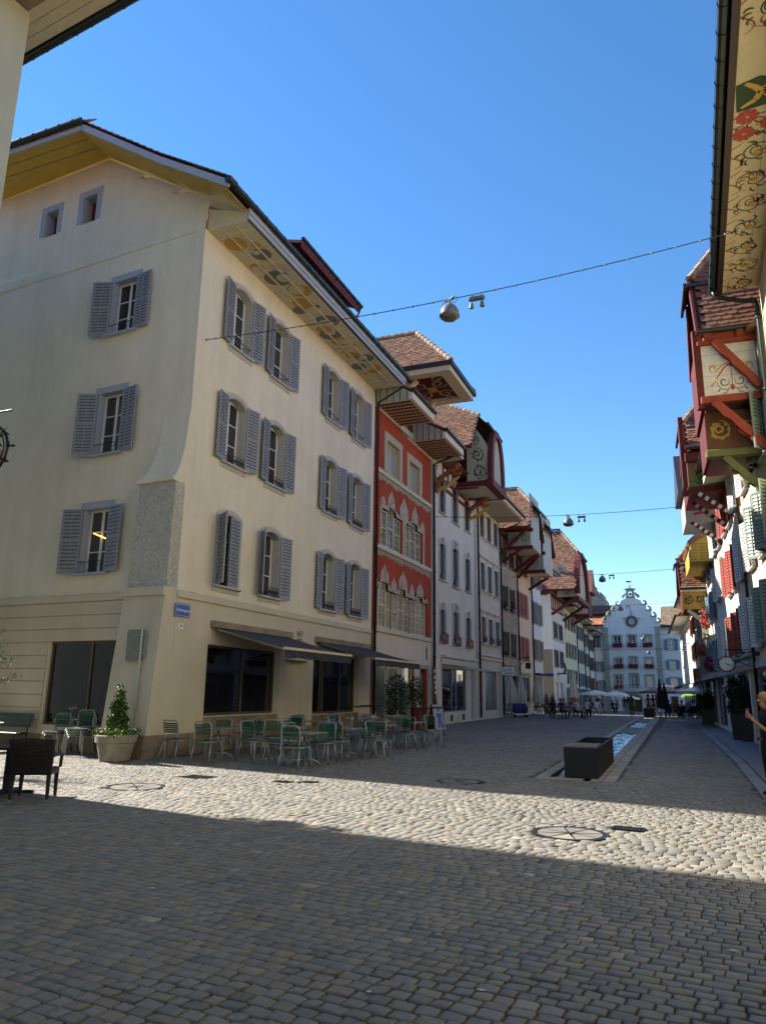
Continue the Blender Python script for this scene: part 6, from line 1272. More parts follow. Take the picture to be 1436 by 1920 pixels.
# wings
def wing(a, b, zE, zR, wins, rm, side, sideflip=1):
    A, B = lx(a), lx(b); k = wall_mesh(B-A, lz(zE), [hole(lx(x)-A, lz(z), w*K, h*K) for x, z, w, h in wins], .3); k.v = [(x+A, y+.25, z) for x, y, z in k.v]; k.build('wing_wall', M['townwhite'], TH)
    for x, z, w, h in wins: window(TH, lx(x), lz(z), w*K, h*K, sur=.14, sm='townstone', depth=.25, shut=.5, shm='townshut', shw=w*K*.5, angs=(8, 8), sill=.12, y=.25, gm='curtain' if z < 5 else 'glass')
    k = MB(); k.bevbox(A, B, -.1, .25, lz(zE)-.25, lz(zE), .04); k.build('wing_cornice', M['townstone'], TH); gutter(TH, (A, -.15, lz(zE)+.1), (B, -.15, lz(zE)+.1), .12)
    yr = 7.0; k = MB(); k.loft([[(A, -.2, lz(zE)), (B, -.2, lz(zE)), (B, yr, lz(zR)), (A, yr, lz(zR))], [(A, 14, lz(zE)), (B, 14, lz(zE)), (B, yr+.1, lz(zR)-.1), (A, yr+.1, lz(zR)-.1)]], 0, True, True); r_ = k.build('wing_roof', M['tilebase'], TH)
    v = Vector((0, yr+.2, lz(zR)-lz(zE))); tile_slope(r_, (A, -.2, lz(zE)+.02), (1,0,0), v, B-A, v.length, .3, .3, rm, seed=50)
M['tilegrey'] = tile_mat('weathered_roof_tile', (.27, .19, .12), .3)
wing(-12.5, -8.1, 8.9, 11.1, [(-9.0, 6.6, .5, 1.35), (-8.75, 4.0, .5, 1.0), (-8.65, 1.9, .5, 1.1)], 'tileo', 1)
wing(-2.2, 5.0, 8.65, 11.35, [(-1.3, 6.25, .66, 1.15), (-1.25, 4.25, .66, .95), (-1.25, 2.1, .75, 1.3), (1.2, 6.25, .66, 1.15)], 'tilegrey', -1)
k = MB(); k.box(lx(-12.6), lx(-7.0), 3.5, 12, lz(10.5), lz(11.45)); k.build('back_roof', M['metalroof'], TH); k = MB(); k.box(lx(-1.7), lx(-.98), .2, .26, 0, lz(1.5)); k.build('side_door', M['door'], TH)
k = MB(); k.box(lx(-8.1), lx(-2.2), .55, 14, 0, lz(8.7)); k.prism([(lx(-8.1), lz(8.7)), (lx(-5.15), lz(11.4)), (lx(-2.2), lz(8.7))], .5, 12, 0); k.build('main_roof', M['tilegrey'], TH)
# old stepped tower behind
KT = 135/110.; tx2 = lambda x: x*KT; tz2 = lambda z: CAM_H + (z-CAM_H)*KT
TW = thing('stepped_tower', 'grey rubble tower with stepped gable behind the orange roof', 'tower', (tx2(-12.0), 135, gz(130)))
pts = [(-14.5,5),(-14.5,15.2),(-12.7,15.6),(-12.7,17.4),(-11.98,17.4),(-11.98,16.3),(-11.68,15.9),(-11.68,16.87),(-11.15,16.3),(-11.15,15.5),(-10.64,14.8),(-10.64,15.7),(-10.0,14.93),(-10,5)]
k = MB(); k.prism([(tx2(x)-tx2(-12.0), tz2(z)-gz(130)) for x, z in pts], 0, 7, 0); k.build('tower_wall', M['towerstone'], TW)
for a, b, z1, z2 in ((-12.8,-11.9,17.4,17.4),(-11.72,-11.1,16.95,16.3),(-10.68,-9.95,15.75,14.95)):
    k = MB(); A_, B_ = tx2(a)-tx2(-12), tx2(b)-tx2(-12); m_ = (A_+B_)/2
    if z1 == z2: k.prism([(A_, tz2(z1)-gz(130)), (m_, tz2(z1+.55)-gz(130)), (B_, tz2(z1)-gz(130))], -.15, 1.6, 0)
    else: k.prism([(A_, tz2(z1)-gz(130)), (B_, tz2(z2)-gz(130)), (B_, tz2(z2)-gz(130)+.25), (A_, tz2(z1)-gz(130)+.25)], -.15, 1.6, 0)
    k.build('step_roof', M['tile'], TW)
# ------------------------------------------------------------------ cafe furniture
def arc(p, q, bow, n=5): 
    p, q, b = Vector(p), Vector(q), Vector(bow); return [p.lerp(q, i/n) + b*math.sin(math.pi*i/n) for i in range(n+1)]
def make_chair(label):
    t = thing('bistro_chair', label, 'chair', (0,0,0), 0, 'green slatted cafe chairs'); r = .0145
    for s in (-1, 1):
        MB().tube([(s*.235,-.25,0),(s*.215,-.235,.12),(s*.195,-.215,.38),(s*.185,-.19,.44)], r, 6).build('leg', M['steel'], t, smooth=True)
        MB().tube([(s*.225,.30,0),(s*.21,.25,.2),(s*.19,.20,.43)], r, 6).build('leg', M['steel'], t, smooth=True)
    sf = MB().tube([(-.185,-.2,.445),(-.2,-.05,.44),(-.195,.2,.435)], r, 6).tube([(.185,-.2,.445),(.2,-.05,.44),(.195,.2,.435)], r, 6).tube([(-.185,-.2,.445),(.185,-.2,.445)], r, 6).tube([(-.195,.2,.435),(.195,.2,.435)], r, 6).build('seat_frame', M['steel'], t, smooth=True)
    for i in range(7): y = -.19 + i*.06; z = .455 - .012*math.sin(i/6*3.14); MB().bevbox(-.185, .185, y-.022, y+.022, z, z+.012, .004).build('slat', M['green'], sf)
    bf = MB().tube([(-.19,.2,.43),(-.195,.22,.52),(-.2,.2,.6),(-.2,.235,.78),(-.185,.25,.84),(-.15,.255,.865),(.15,.255,.865),(.185,.25,.84),(.2,.235,.78),(.2,.2,.6),(.195,.22,.52),(.19,.2,.43)], r, 6).build('back_frame', M['steel'], t, smooth=True)
    for i in range(5): z = .60 + i*.045; y = .2 + i*.009; MB().bevbox(-.195, .195, y-.02, y-.006, z, z+.032, .004).build('slat', M['green'], bf)
    t.scale = (1.12, 1.1, 1.06); return freeze(t)
chairs = [(-8.0,14.95,178,'nearest green slatted chair at the lit edge of the cafe terrace'), (-8.05,16.35,4,'green slatted chair behind the nearest terrace table'),
 (-8.1,17.25,181,'green slatted chair before the second outer table'), (-7.75,18.75,-14,'green slatted chair behind the second outer table'), (-8.2,19.65,176,'green slatted chair before the third outer table'), (-7.8,21.2,-8,'green slatted chair behind the third outer table'),
 (-8.1,22.0,182,'green slatted chair before the last outer table'), (-7.9,23.5,0,'green slatted chair behind the last outer table, beside the bar tables'), (-11.55,15.5,176,'green slatted chair closest to the corner of the cream house'), (-10.55,15.35,184,'second green slatted chair from the corner of the cream house'),
 (-11.35,17.0,8,'green slatted chair behind the inner corner table, against the wall'), (-10.4,17.0,-5,'green slatted chair behind the inner corner table, street side'), (-10.85,17.9,180,'green slatted chair before the second inner table'), (-10.6,19.5,6,'green slatted chair behind the second inner table'), (-9.75,16.1,80,'green slatted chair turned sideways between the two nearest tables'),
 (-11.45,18.6,-92,'green slatted chair at the wall end of the second inner table'), (-10.9,20.7,178,'green slatted chair before the third inner table'), (-10.7,22.2,3,'green slatted chair behind the third inner table'), (-9.9,18.4,95,'green slatted chair between the inner and outer second tables'), (-9.0,20.6,-100,'green slatted chair at the wall side of the third outer table'),
 (-8.95,15.9,-95,'green slatted chair at the wall side of the nearest table'), (-7.35,18.1,92,'green slatted chair on the street side of the second outer table'), (-9.0,18.2,-88,'green slatted chair at the wall side of the second outer table'), (-8.95,22.9,-85,'green slatted chair at the wall side of the last outer table'), (-7.35,22.6,98,'green slatted chair on the street side of the last outer table'), (-11.7,21.6,-90,'green slatted chair against the wall at the third inner table'), (-10.0,21.4,88,'green slatted chair on the street side of the third inner table'), (-9.7,23.4,150,'green slatted chair turned away beside the bar tables'), (-10.1,17.6,200,'green slatted chair half pushed under the second inner table')]
ch0 = None
for x, y, a, lab in chairs:
    if ch0 is None: ch0 = make_chair(lab); ch0.location = (x, y, .01); ch0.rotation_euler = (0, 0, R(a))
    else: dup(ch0, (x, y, .01), R(a + rnd.uniform(-5, 5)), lab)
def make_table(label, H=.735, w=.8, foot=.36, fh=.12, topm='tabletop'):
    t = thing('cafe_table', label, 'table', (0,0,0), 0, 'square cafe tables' if H < 1 else 'tall bar tables')
    MB().bevbox(-w/2, w/2, -w/2, w/2, H-.028, H, .008).build('tabletop', M[topm], t); MB().tube([(0,0,fh),(0,0,H-.028)], .024, 8).build('post', M['steel'], t, smooth=True)
    for k in range(4):
        a = k*math.pi/2 + .785; c, s = math.cos(a), math.sin(a); MB().tube([(0,0,fh+.02),(c*foot*.6,s*foot*.6,fh+.015),(c*foot*.88,s*foot*.88,fh*.8),(c*foot,s*foot,fh*.35),(c*foot,s*foot,0)], .015, 6).build('foot', M['steel'], t, smooth=True)
    return freeze(t)
tabs = [(-8.2,15.7,-9,'square cafe table nearest the lit strip'), (-8.25,18.0,-6,'second square cafe table of the outer row'), (-8.25,20.4,-5,'third square cafe table of the outer row'), (-8.25,22.75,-5,'last square cafe table of the outer row'), (-10.85,16.2,-3,'square cafe table nearest the house corner'), (-10.9,18.7,-4,'second square cafe table along the cream wall'), (-10.9,21.5,-4,'third square cafe table along the cream wall')]
t0 = None
for x, y, a, lab in tabs:
    if t0 is None: t0 = make_table(lab); t0.location = (x, y, .01); t0.rotation_euler = (0, 0, R(a))
    else: dup(t0, (x, y, .01), R(a), lab)
t1 = None
for x, y, a, lab in ((-8.45,25.1,-5,'tall bar table with dark top beyond the cafe chairs'), (-8.3,26.7,4,'farther tall bar table standing free on the cobbles'), (-11.0,24.6,-2,'tall bar table against the cafe window'), (-11.1,27.0,2,'tall bar table in front of the red house shop')):
    if t1 is None: t1 = make_table(lab, 1.13, .95, .42, .13, 'black'); t1.location = (x, y, .01); t1.rotation_euler = (0, 0, R(a))
    else: dup(t1, (x, y, .01), R(a), lab)
def make_stool(label):
    t = thing('bar_stool', label, 'stool', (0,0,0), 0, 'round bar stools by the cafe wall'); MB().lathe([(.15,0),(.17,.012),(.165,.03),(.0,.035)], 14, 0, (0,0,.74), cap1=False).build('seat', M['creamwood'], t)
    for k in range(4): a = k*math.pi/2+.4; c, s = math.cos(a), math.sin(a); MB().tube([(c*.11,s*.11,.74),(c*.2,s*.2,0)], .012, 6).build('leg', M['steel'], t, smooth=True)
    MB().tube([(.175*math.cos(i*.5236),.175*math.sin(i*.5236),.25) for i in range(13)], .009, 5).build('foot_ring', M['steel'], t); return freeze(t)
sts = [(-10.1,23.9),(-10.6,23.5),(-11.5,23.9),(-10.3,25.0),(-10.7,25.6),(-11.6,25.4),(-10.3,26.6),(-10.9,26.1),(-10.4,27.6),(-11.6,27.8)]; s0 = None
slab_ = ['front stool at the near bar table, street side','front stool at the near bar table, middle','front stool at the near bar table, wall side','stool behind the near bar table, street side','stool between the two wall bar tables, nearer','stool against the wall between the bar tables','stool at the far bar table, street side','stool before the far bar table','last stool on the street side by the red house','last stool against the red house']
for (x, y), lab in zip(sts, slab_):
    lab = 'round wooden-topped ' + lab
    if s0 is None: s0 = make_stool(lab); s0.location = (x, y, .01)
    else: dup(s0, (x, y, .01), rnd.uniform(0, 3), lab)
# stacked chairs by the gable window
for i, (x, y, z, dy, lab) in enumerate(((-15.35,15.55,.01,0,'lower chair of the left stack under the gable window'), (-15.33,15.47,.07,0,'upper chair of the left stack under the gable window'), (-14.35,15.35,.01,0,'bottom chair of the right stack beside the concrete planter'), (-14.31,15.27,.07,0,'second chair of the right stack beside the concrete planter'), (-14.27,15.19,.13,0,'third chair of the right stack beside the concrete planter'), (-14.23,15.11,.19,0,'top chair of the right stack beside the concrete planter'))):
    dup(ch0, (x, y, z), R(8), 'green slatted ' + lab, 'stacked green chairs under the gable window')
# concrete planter with a conical yew
P = thing('concrete_planter', 'weathered round concrete planter at the house corner', 'planter', (-12.6, 14.6, .0))
MB().lathe([(.30,0),(.34,.02),(.43,.40),(.435,.42),(.475,.43),(.485,.58),(.46,.60),(.42,.59),(.40,.52)], 28, 0, cap1=False).build('pot', M['concrete'], P); MB().lathe([(.41,.53),(.0,.56)], 16, 0, cap0=False, cap1=False).build('soil', M['joint'], P)
t = thing('conical_shrub', 'small bright green conical shrub growing in the concrete planter', 'shrub', (-12.6, 14.6, .54)); MB().tube([(0,0,0),(0,0,1.1)], [.03,.01], 6).build('trunk', M['twig'], t); foliage(t, 2600, (.27,.27,1.28), 'leaf', 3, .065, 'crown', shape='cone'); foliage(t, 500, (.25,.25,1.3), 'leaflight', 4, .06, 'young_shoots', shape='cone')
t = thing('planter_flowers', 'low white-flowered greenery around the conical shrub', 'plants', (-12.6, 14.6, .55)); foliage(t, 800, (.42,.42,.16), 'leaflight', 6, .075, 'leaves', shape='box'); k = MB(); q = random.Random(1)
for _ in range(26): a, r = q.uniform(0, 6.28), q.uniform(.15, .42); x, y, z = r*math.cos(a), r*math.sin(a), q.uniform(.1, .19); k.poly([(x+.022*math.cos(j*1.2566), y+.022*math.sin(j*1.2566), z+.01*(j % 2)) for j in range(5)])
tag(k.build('white_flowers', M['signwhite'], t), kind='stuff')
# back of a traffic sign on its post
t = thing('sign_post', 'grey sign post at the corner seen from the back of its panel', 'sign', (-12.62, 15.2, 0)); MB().tube([(0,0,0),(.0,.0,3.15)], .03, 8).lathe([(.09,0),(.09,.02),(.04,.04)], 10).build('post', M['steel'], t)
k = MB(); n = 5; o_ = []
for cx, cz, a0 in ((.2,.33,0),(-.2,.33,90),(-.2,-.33,180),(.2,-.33,270)): o_ += [(cx+.05*math.cos(R(a0+90*i/n)), cz+.05*math.sin(R(a0+90*i/n))) for i in range(n+1)]
k.prism([(x-.17, z+2.72) for x, z in o_], .04, .055, 0); p_ = k.build('panel', M['alu'], t, rz=R(8)); k = MB(); k.tube([(x-.17, .035, z+2.72) for x, z in o_ + o_[:1]], .014, 5); k.build('panel_rim', M['steel'], p_)
for z in (2.5, 2.95): MB().box(-.38, .06, .01, .04, z, z+.04).build('clamp', M['steel'], t)
t = thing('menu_board', 'small dark menu board on the wall behind the sign post', 'board', (-12.88, 15.42, .55), R(-5)); MB().bevbox(-.1,.1,-.02,.02,0,.62,.01).build('board', M['black'], t); MB().bevbox(-.08,.08,-.025,-.018,.5,.6,.005).build('header', M['gold'], t)
# dark wicker armchairs and their table
def make_wicker(label):
    t = thing('wicker_chair', label, 'chair', (0,0,0), 0, 'dark wicker armchairs at the left edge')
    for sx in (-1, 1):
        for sy in (-1, 1): m = MB(); m.loft([[(sx*.26-.02,sy*.25-.02,.0),(sx*.26+.02,sy*.25-.02,.0),(sx*.26+.02,sy*.25+.02,.0),(sx*.26-.02,sy*.25+.02,.0)],[(sx*.25-.03,sy*.24-.03,.45),(sx*.25+.03,sy*.24-.03,.45),(sx*.25+.03,sy*.24+.03,.45),(sx*.25-.03,sy*.24+.03,.45)]],0,True,True); l_ = m.build('leg', M['wicker'], t); MB().bevbox(sx*.26-.022, sx*.26+.022, sy*.25-.022, sy*.25+.022, 0, .035, .004).build('foot_cap', M['alu'], l_)
        m = MB(); m.tube([(sx*.29,-.26,.45),(sx*.3,-.25,.64),(sx*.3,.0,.66),(sx*.29,.26,.66)], .028, 6); m.build('armrest', M['wicker'], t)
    MB().bevbox(-.28,.28,-.28,.26,.38,.46,.02).build('seat', M['wicker'], t)
    m = MB(); rows_ = []
    for j in range(9):
        z = .40 + j*.062; rows_.append([(-.29-.012*j*.4+ .0, .25+.012*j, z), (-.15, .275+.016*j, z+.012*(j/8)), (0, .285+.017*j, z+.03*(j/8)), (.15, .275+.016*j, z+.012*(j/8)), (.29+.012*j*.4, .25+.012*j, z)])
    front = rows_; back = [[(x, y+.03, z) for x, y, z in r] for r in rows_]; m.loft([f+b[::-1] for f, b in zip(front, back)], 0, True, True); m.build('backrest', M['wicker'], t)
    m = MB()
    for j in range(26):
        z = .42 + j*.0185; s_ = (z-.4)/.062; pts = [(x, y+.012*s_+.045+.005*(i+j) % .01, z) for i, (x, y) in enumerate(((-.28,.25),(-.15,.275),(0,.287),(.15,.275),(.28,.25)))]; m.tube(pts, .008, 4, caps=False)
    m.build('woven_strands', M['wicker'], t); return freeze(t)
w0 = make_wicker('dark wicker armchair seen from behind at the left edge, right one'); w0.location = (-9.35, 9.12, .012); w0.rotation_euler = (0, 0, R(212)); dup(w0, (-10.0, 8.45, .012), R(205), 'dark wicker armchair cut off by the left edge')
t = thing('dark_table', 'dark square table in front of the wicker chairs', 'table', (-10.15, 9.35, .012), R(25)); MB().bevbox(-.4,.4,-.4,.4,.70,.735,.01).build('tabletop', M['black'], t); MB().bevbox(-.06,.06,-.04,.04,.06,.70,.01).build('post', M['black'], t); MB().bevbox(-.42,.42,-.04,.04,.02,.07,.01).build('foot_bar', M['black'], t); MB().bevbox(-.04,.04,-.42,.42,.025,.065,.01).build('foot_bar', M['black'], t)
# white garden table, green bench and stand at the far left
t = thing('garden_table', 'round white garden table on curled iron legs by the gable wall', 'table', (-17.3, 15.0, 0)); MB().lathe([(.42,.70),(.43,.715),(.43,.73),(.0,.735)], 20, cap0=True, cap1=False).build('tabletop', M['signwhite'], t)
for k_ in range(3): a = k_*2.094; c, s = math.cos(a), math.sin(a); MB().tube([(c*.3,s*.3,.7),(c*.2,s*.2,.55),(c*.1,s*.1,.4),(c*.22,s*.22,.15),(c*.34,s*.34,0)], .014, 5).build('leg', M['iron'], t)
t = thing('hook_stand', 'small white stand with upturned hooks on the round garden table', 'stand', (-17.25, 15.0, .735)); MB().tube([(0,0,0),(0,0,.33)], .02, 6).lathe([(.12,0),(.1,.03),(.02,.05)], 12).build('stem', M['signwhite'], t)
for k_ in range(4): a = k_*1.571+.3; c, s = math.cos(a), math.sin(a); MB().tube([(0,0,.3),(c*.1,s*.1,.3),(c*.15,s*.15,.34),(c*.15,s*.15,.4)], .015, 5).build('hook', M['signwhite'], t)
t = thing('green_bench', 'green slatted bench against the gable wall at the left edge', 'bench', (-17.6, 15.95, 0), R(-4))
for s in (-.75, .75): MB().tube([(s,-.4,0),(s,-.35,.42),(s,.05,.42),(s,.16,.95)], .02, 5).tube([(s,.05,.42),(s,.12,0)], .02, 5).build('leg', M['iron'], t)
for i in range(4): MB().bevbox(-.85,.85,-.36+i*.11,-.27+i*.11,.43,.455,.006).build('seat_slat', M['green'], t)
for i in range(3): MB().bevbox(-.85,.85,.06+i*.035,.085+i*.035,.58+i*.13,.68+i*.13,.006).build('back_slat', M['green'], t)
# olive tree in a pot whose branches reach into the picture
t = thing('olive_tree', 'thin olive tree whose twigs reach in at the left edge', 'tree', (-14.35, 11.35, 0)); MB().lathe([(.22,0),(.3,.5),(.32,.52),(.28,.52)], 16).build('pot', M['concrete'], t); k = MB(); k.tube([(0,0,.5),(.05,0,1.2),(.15,.0,1.9),(.2,0,2.6)], [.045,.04,.03,.015], 6); q = random.Random(12); tips = []
for i in range(26):
    z = q.uniform(1.5, 2.6); a = q.uniform(-.9, .9) if i < 17 else q.uniform(1, 5); L_ = q.uniform(.6, 1.35); p = Vector((.1, 0, z)); pts = [p]
    for j in range(5): p = p + Vector((math.cos(a+.1*j), math.sin(a+.1*j), q.uniform(-.05, .55)))*L_/5; pts.append(p)
    k.tube(pts, [.014,.011,.009,.007,.005,.003], 5); tips += pts[1:]
k.build('trunk', M['twig'], t); k = MB()
for p in tips:
    for _ in range(15):
        d = Vector((q.uniform(-1,1), q.uniform(-1,1), q.uniform(-.6,1))).normalized()*q.uniform(.05, .10); o = p + Vector((q.uniform(-.12,.12), q.uniform(-.12,.12), q.uniform(-.12,.12))); s = d.cross(Vector((q.uniform(-1,1), .3, q.uniform(-1,1)))).normalized()*.010; k.poly([o, o+d*.5+s, o+d, o+d*.5-s])
k.build('crown', M['leaf'], t)
# wrought-iron wall sign at the left edge
t = thing('iron_wall_sign', 'wrought iron ring sign hanging at the left edge', 'sign', (-13.0, 10.42, 6.37)); k = MB(); k.tube([(.55*math.cos(i*.2618), 0, .55*math.sin(i*.2618)) for i in range(25)], .03, 6); k.tube([(.46*math.cos(i*.2618), 0, .46*math.sin(i*.2618)) for i in range(25)], .015, 5); k.build('ring', M['iron'], t)
k = MB(); k.tube([(0,-.06,.8),(0,-.06,.55)], .02, 5); k.tube([(-.62,-.06,.8),(.6,-.06,.8)], .022, 5); k.build('bracket', M['iron'], t); k = MB(); k.lathe([(.02,0),(.2,.1),(.22,.3),(.12,.42)], 10, 0, (.1,0,-.3)); k.build('emblem', M['redshut'], t)
for i in range(9): a = i*.7-1.2; foliage(t, 9, (.08,.04,.1), 'leafdark', 60+i, .12, 'iron_leaf', (.5*math.cos(a), 0, .5*math.sin(a)-.05))
# ------------------------------------------------------------------ the fountain trough
t = thing('fountain_trough', 'dark steel fountain trough with slatted top at the head of the water channel', 'fountain', (-2.49, 16.36, 0), R(.8))
w, L_, h = .67, 4.2, .6; k = MB(); k.box(0, w, 0, .03, 0, h); k.box(0, .03, .03, L_, 0, h); k.box(w-.03, w, .03, L_, 0, h); k.box(.03, w-.03, L_-.03, L_, 0, h); k.build('tank', M['rust'], t); k = MB(); k.box(.0, w, -.004, 0, .0, h); k.box(.06, .064, -.008, -.004, 0, h); k.box(w-.064, w-.06, -.008, -.004, 0, h); k.build('front_plate', M['black'], t)
MB().poly([(.03,.03,.46),(w-.03,.03,.46),(w-.03,L_-.03,.46),(.03,L_-.03,.46)]).build('water', M['water'], t)
M['greyslat'] = wood('weathered_slat', (.17, .155, .14))
for i in range(7): x = .02 + i*.092; MB().bevbox(x, x+.075, .01, 1.25, h-.005, h+.03, .006).build('slat', M['greyslat'], t)
MB().box(.03, w-.03, 1.25, 1.3, h-.03, h+.01).build('cross_bar', M['black'], t)
t = thing('fountain_trough', 'second dark trough far down the water channel', 'fountain', (-3.2, 60.6, gz(61)), R(.8)); MB().box(0, .7, 0, .03, 0, .66).box(0, .03, .03, 5, 0, .66).box(.67, .7, .03, 5, 0, .66).box(.03, .67, 4.97, 5, 0, .66).build('tank', M['rust'], t); MB().bevbox(0, .7, .0, 1.2, .66, .7, .01).build('slatted_top', M['greyslat'], t)
# ------------------------------------------------------------------ lamps on wires across the street
def wire(lab, p, q, sag, lamps, beads=0):
    p, q = Vector(p), Vector(q); t = thing('lamp_wire', lab, 'wire', p, 0, 'span wires over the street'); n = 24; f = lambda u: p.lerp(q, u) - Vector((0, 0, sag*4*u*(1-u)))
    MB().tube([f(i/n)-p for i in range(n+1)], .012 if beads else .014, 5).build('cable', M['iron'], t)
    if beads:
        k = MB()
        for i in range(beads): u = (i+.5)/beads; c = f(u)-p; k.lathe([(.0,-.035),(.025,-.02),(.025,.02),(.0,.03)], 6, 0, c, False, False)
        k.build('cable_clips', M['alu'], t); MB().tube([(0,0,0),(-.12,0,0)], .025, 6).build('wall_anchor', M['steel'], t)
    for u, kind, l2 in lamps:
        c = f(u)
        if kind == 'dome':
            s = thing('street_lamp', l2, 'lamp', c, rnd.uniform(0, 3), 'hanging street lamps'); MB().lathe([(.05,-.10),(.09,-.16),(.17,-.22),(.235,-.33),(.26,-.46),(.262,-.48),(.25,-.50)], 22, cap1=False).build('shade', M['lamp'], s, smooth=True); MB().lathe([(.245,-.485),(.2,-.55),(.08,-.585),(.0,-.59)], 18, cap0=False, cap1=False).build('lens', M['lampglass'], s, smooth=True); MB().tube([(-.16,0,.01),(0,0,-.03),(.16,0,.01)], .03, 6).tube([(0,0,-.02),(0,0,-.12)], .04, 8).build('hanger', M['steel'], s)
            for sx in (-1, 1): MB().tube([(sx*.2+.08*math.cos(i*.6), 0, -.09+.09*math.sin(i*.6)) for i in range(12)], .008, 4).build('cable_loop', M['iron'], s)
        else:
            s = thing('spot_lamp', l2, 'lamp', c, 0, 'twin spotlights on the span wires'); MB().bevbox(-.2,.2,-.06,.06,-.17,-.08,.01).tube([(-.12,0,-.08),(-.12,0,0)], .012, 5).tube([(.12,0,-.08),(.12,0,0)], .012, 5).build('housing', M['lamp'], s)
            for sx in (-.14, .14): MB().tube([(sx,0,-.17),(sx,0,-.24)], .02, 6).lathe([(.035,0),(.05,-.06),(.06,-.15)], 10, 0, (sx,0,-.23)).build('spot', M['lamp'], s)
wire('long beaded span wire from the cream corner house to the painted eaves', (-12.12, 16.29, 11.49), (1.86, 17.0, 12.13), .27, ((.512, 'dome', 'nearest grey dome street lamp hanging over the street'), (.563, 'spot', 'twin spotlight beside the nearest dome lamp')), 26)
wire('second span wire from the white house across the street', (-12.05, 37.1, 10.85), (.28, 37.0, 10.4), .2, ((.577, 'dome', 'second dome street lamp over the street, half as large as the first'), (.63, 'spot', 'twin spotlight on the second span wire')))
wire('third span wire in front of the tiled left gable', (-11.9, 56, 10.3), (.25, 56, 10.4), .15, ((.55, 'dome', 'third dome street lamp, seen small before the sky'), (.605, 'spot', 'twin spotlight on the third span wire')))
wire('fourth span wire crossing before the town hall roof', (-11.8, 78, 10.4), (-.2, 78, 10.5), .1, ((.53, 'dome', 'dome street lamp before the town hall gable'), (.59, 'spot', 'twin spotlight before the town hall gable')))
wire('lower far span wire crossing before the town hall windows', (-11.7, 90, 8.2), (-.8, 90, 8.3), .1, ((.68, 'dome', 'small far dome lamp before the town hall windows'),))
wire('lowest far span wire crossing before the town hall flower boxes', (-11.7, 97, 7.0), (-1.0, 97, 7.1), .1, ((.71, 'dome', 'farthest dome lamp before the town hall'),))
# ------------------------------------------------------------------ shop things along the left row
t = thing('topiary', 'dark clipped column shrub in a red-brown pot before the red house', 'shrub', (-11.35, 32.3, 0)); MB().lathe([(.2,0),(.2,.02),(.24,1.0),(.22,1.0)], 4).build('pot', M['maroon'], t); foliage(t, 900, (.36,.36,1.35), 'leafdark', 21, .09, 'crown', (0,0,1.0), shape='column'); MB().tube([(0,0,.9),(0,0,1.8)], .03, 6).build('trunk', M['twig'], t)
t = thing('topiary', 'broad dark shrub beside the doorway of the red house', 'shrub', (-11.5, 30.2, 0)); MB().lathe([(.22,0),(.26,.6),(.24,.6)], 8).build('pot', M['concrete'], t); foliage(t, 1200, (.48,.48,1.9), 'leafdark', 22, .1, 'crown', (0,0,.55), shape='column'); MB().tube([(0,0,.5),(0,0,1.8)], .03, 6).build('trunk', M['twig'], t)
t = thing('pavement_sign', 'A-shaped pavement sign with a blue figure before the red house door', 'sign', (-10.7, 33.3, 0), R(62))
for s in (-1, 1): k = MB(); k.loft([[(-.32,s*.3-.015,0),(.32,s*.3-.015,0),(.32,s*.3+.015,0),(-.32,s*.3+.015,0)],[(-.32,s*.04-.015,1.1),(.32,s*.04-.015,1.1),(.32,s*.04+.015,1.1),(-.32,s*.04+.015,1.1)]],0,True,True); b_ = k.build('board', M['maroon' if s > 0 else 'stone'], t)
k = MB(); g_ = lambda a, b: (a, -.3+.26*b/1.1-.02, b)
k.poly([g_(.08*math.cos(i*.785), .88+.09*math.sin(i*.785)) for i in range(8)]); k.poly([g_(-.2,.72), g_(.2,.72), g_(.1,.45), g_(.16,.1), g_(.03,.1), g_(0,.4), g_(-.03,.1), g_(-.16,.1), g_(-.1,.45)]); k.build('blue_figure', M['blue'], t)
t = thing('banner_sign', 'tall dark red narrow board leaning beside the white house shaft', 'sign', (-11.9, 36.4, 0), L_RZ); k = MB(); k.loft([[(-.14,-.25,0),(.14,-.25,0),(.14,-.2,0),(-.14,-.2,0)],[(-.14,-.08,2.9),(.14,-.08,2.9),(.14,-.03,2.9),(-.14,-.03,2.9)]],0,True,True); k.build('board', M['maroon'], t); k = MB()
for z in (2.6,2.3,2.05,1.8,1.55): k.box(-.06,.06,-.27+z*.058,-.24+z*.058,z,z+.14)
k.build('white_letters', M['signwhite'], t)
t = thing('language_school_sign', 'pale hanging sign reading Sprach schule at the ivory house', 'sign', (-11.95, 52.2, 2.85), R(-8)); MB().bevbox(0,.9,-.02,.02,0,.55,.01).build('board', M['signwhite'], t); text(t, 'Sprach', .24, (.38, -.028, .37), FR, 'blue'); text(t, 'schule', .24, (.5, -.028, .15), FR, 'blue'); MB().tube([(-.15,0,.5),(.9,0,.57)], .015, 5).build('bracket', M['iron'], t)
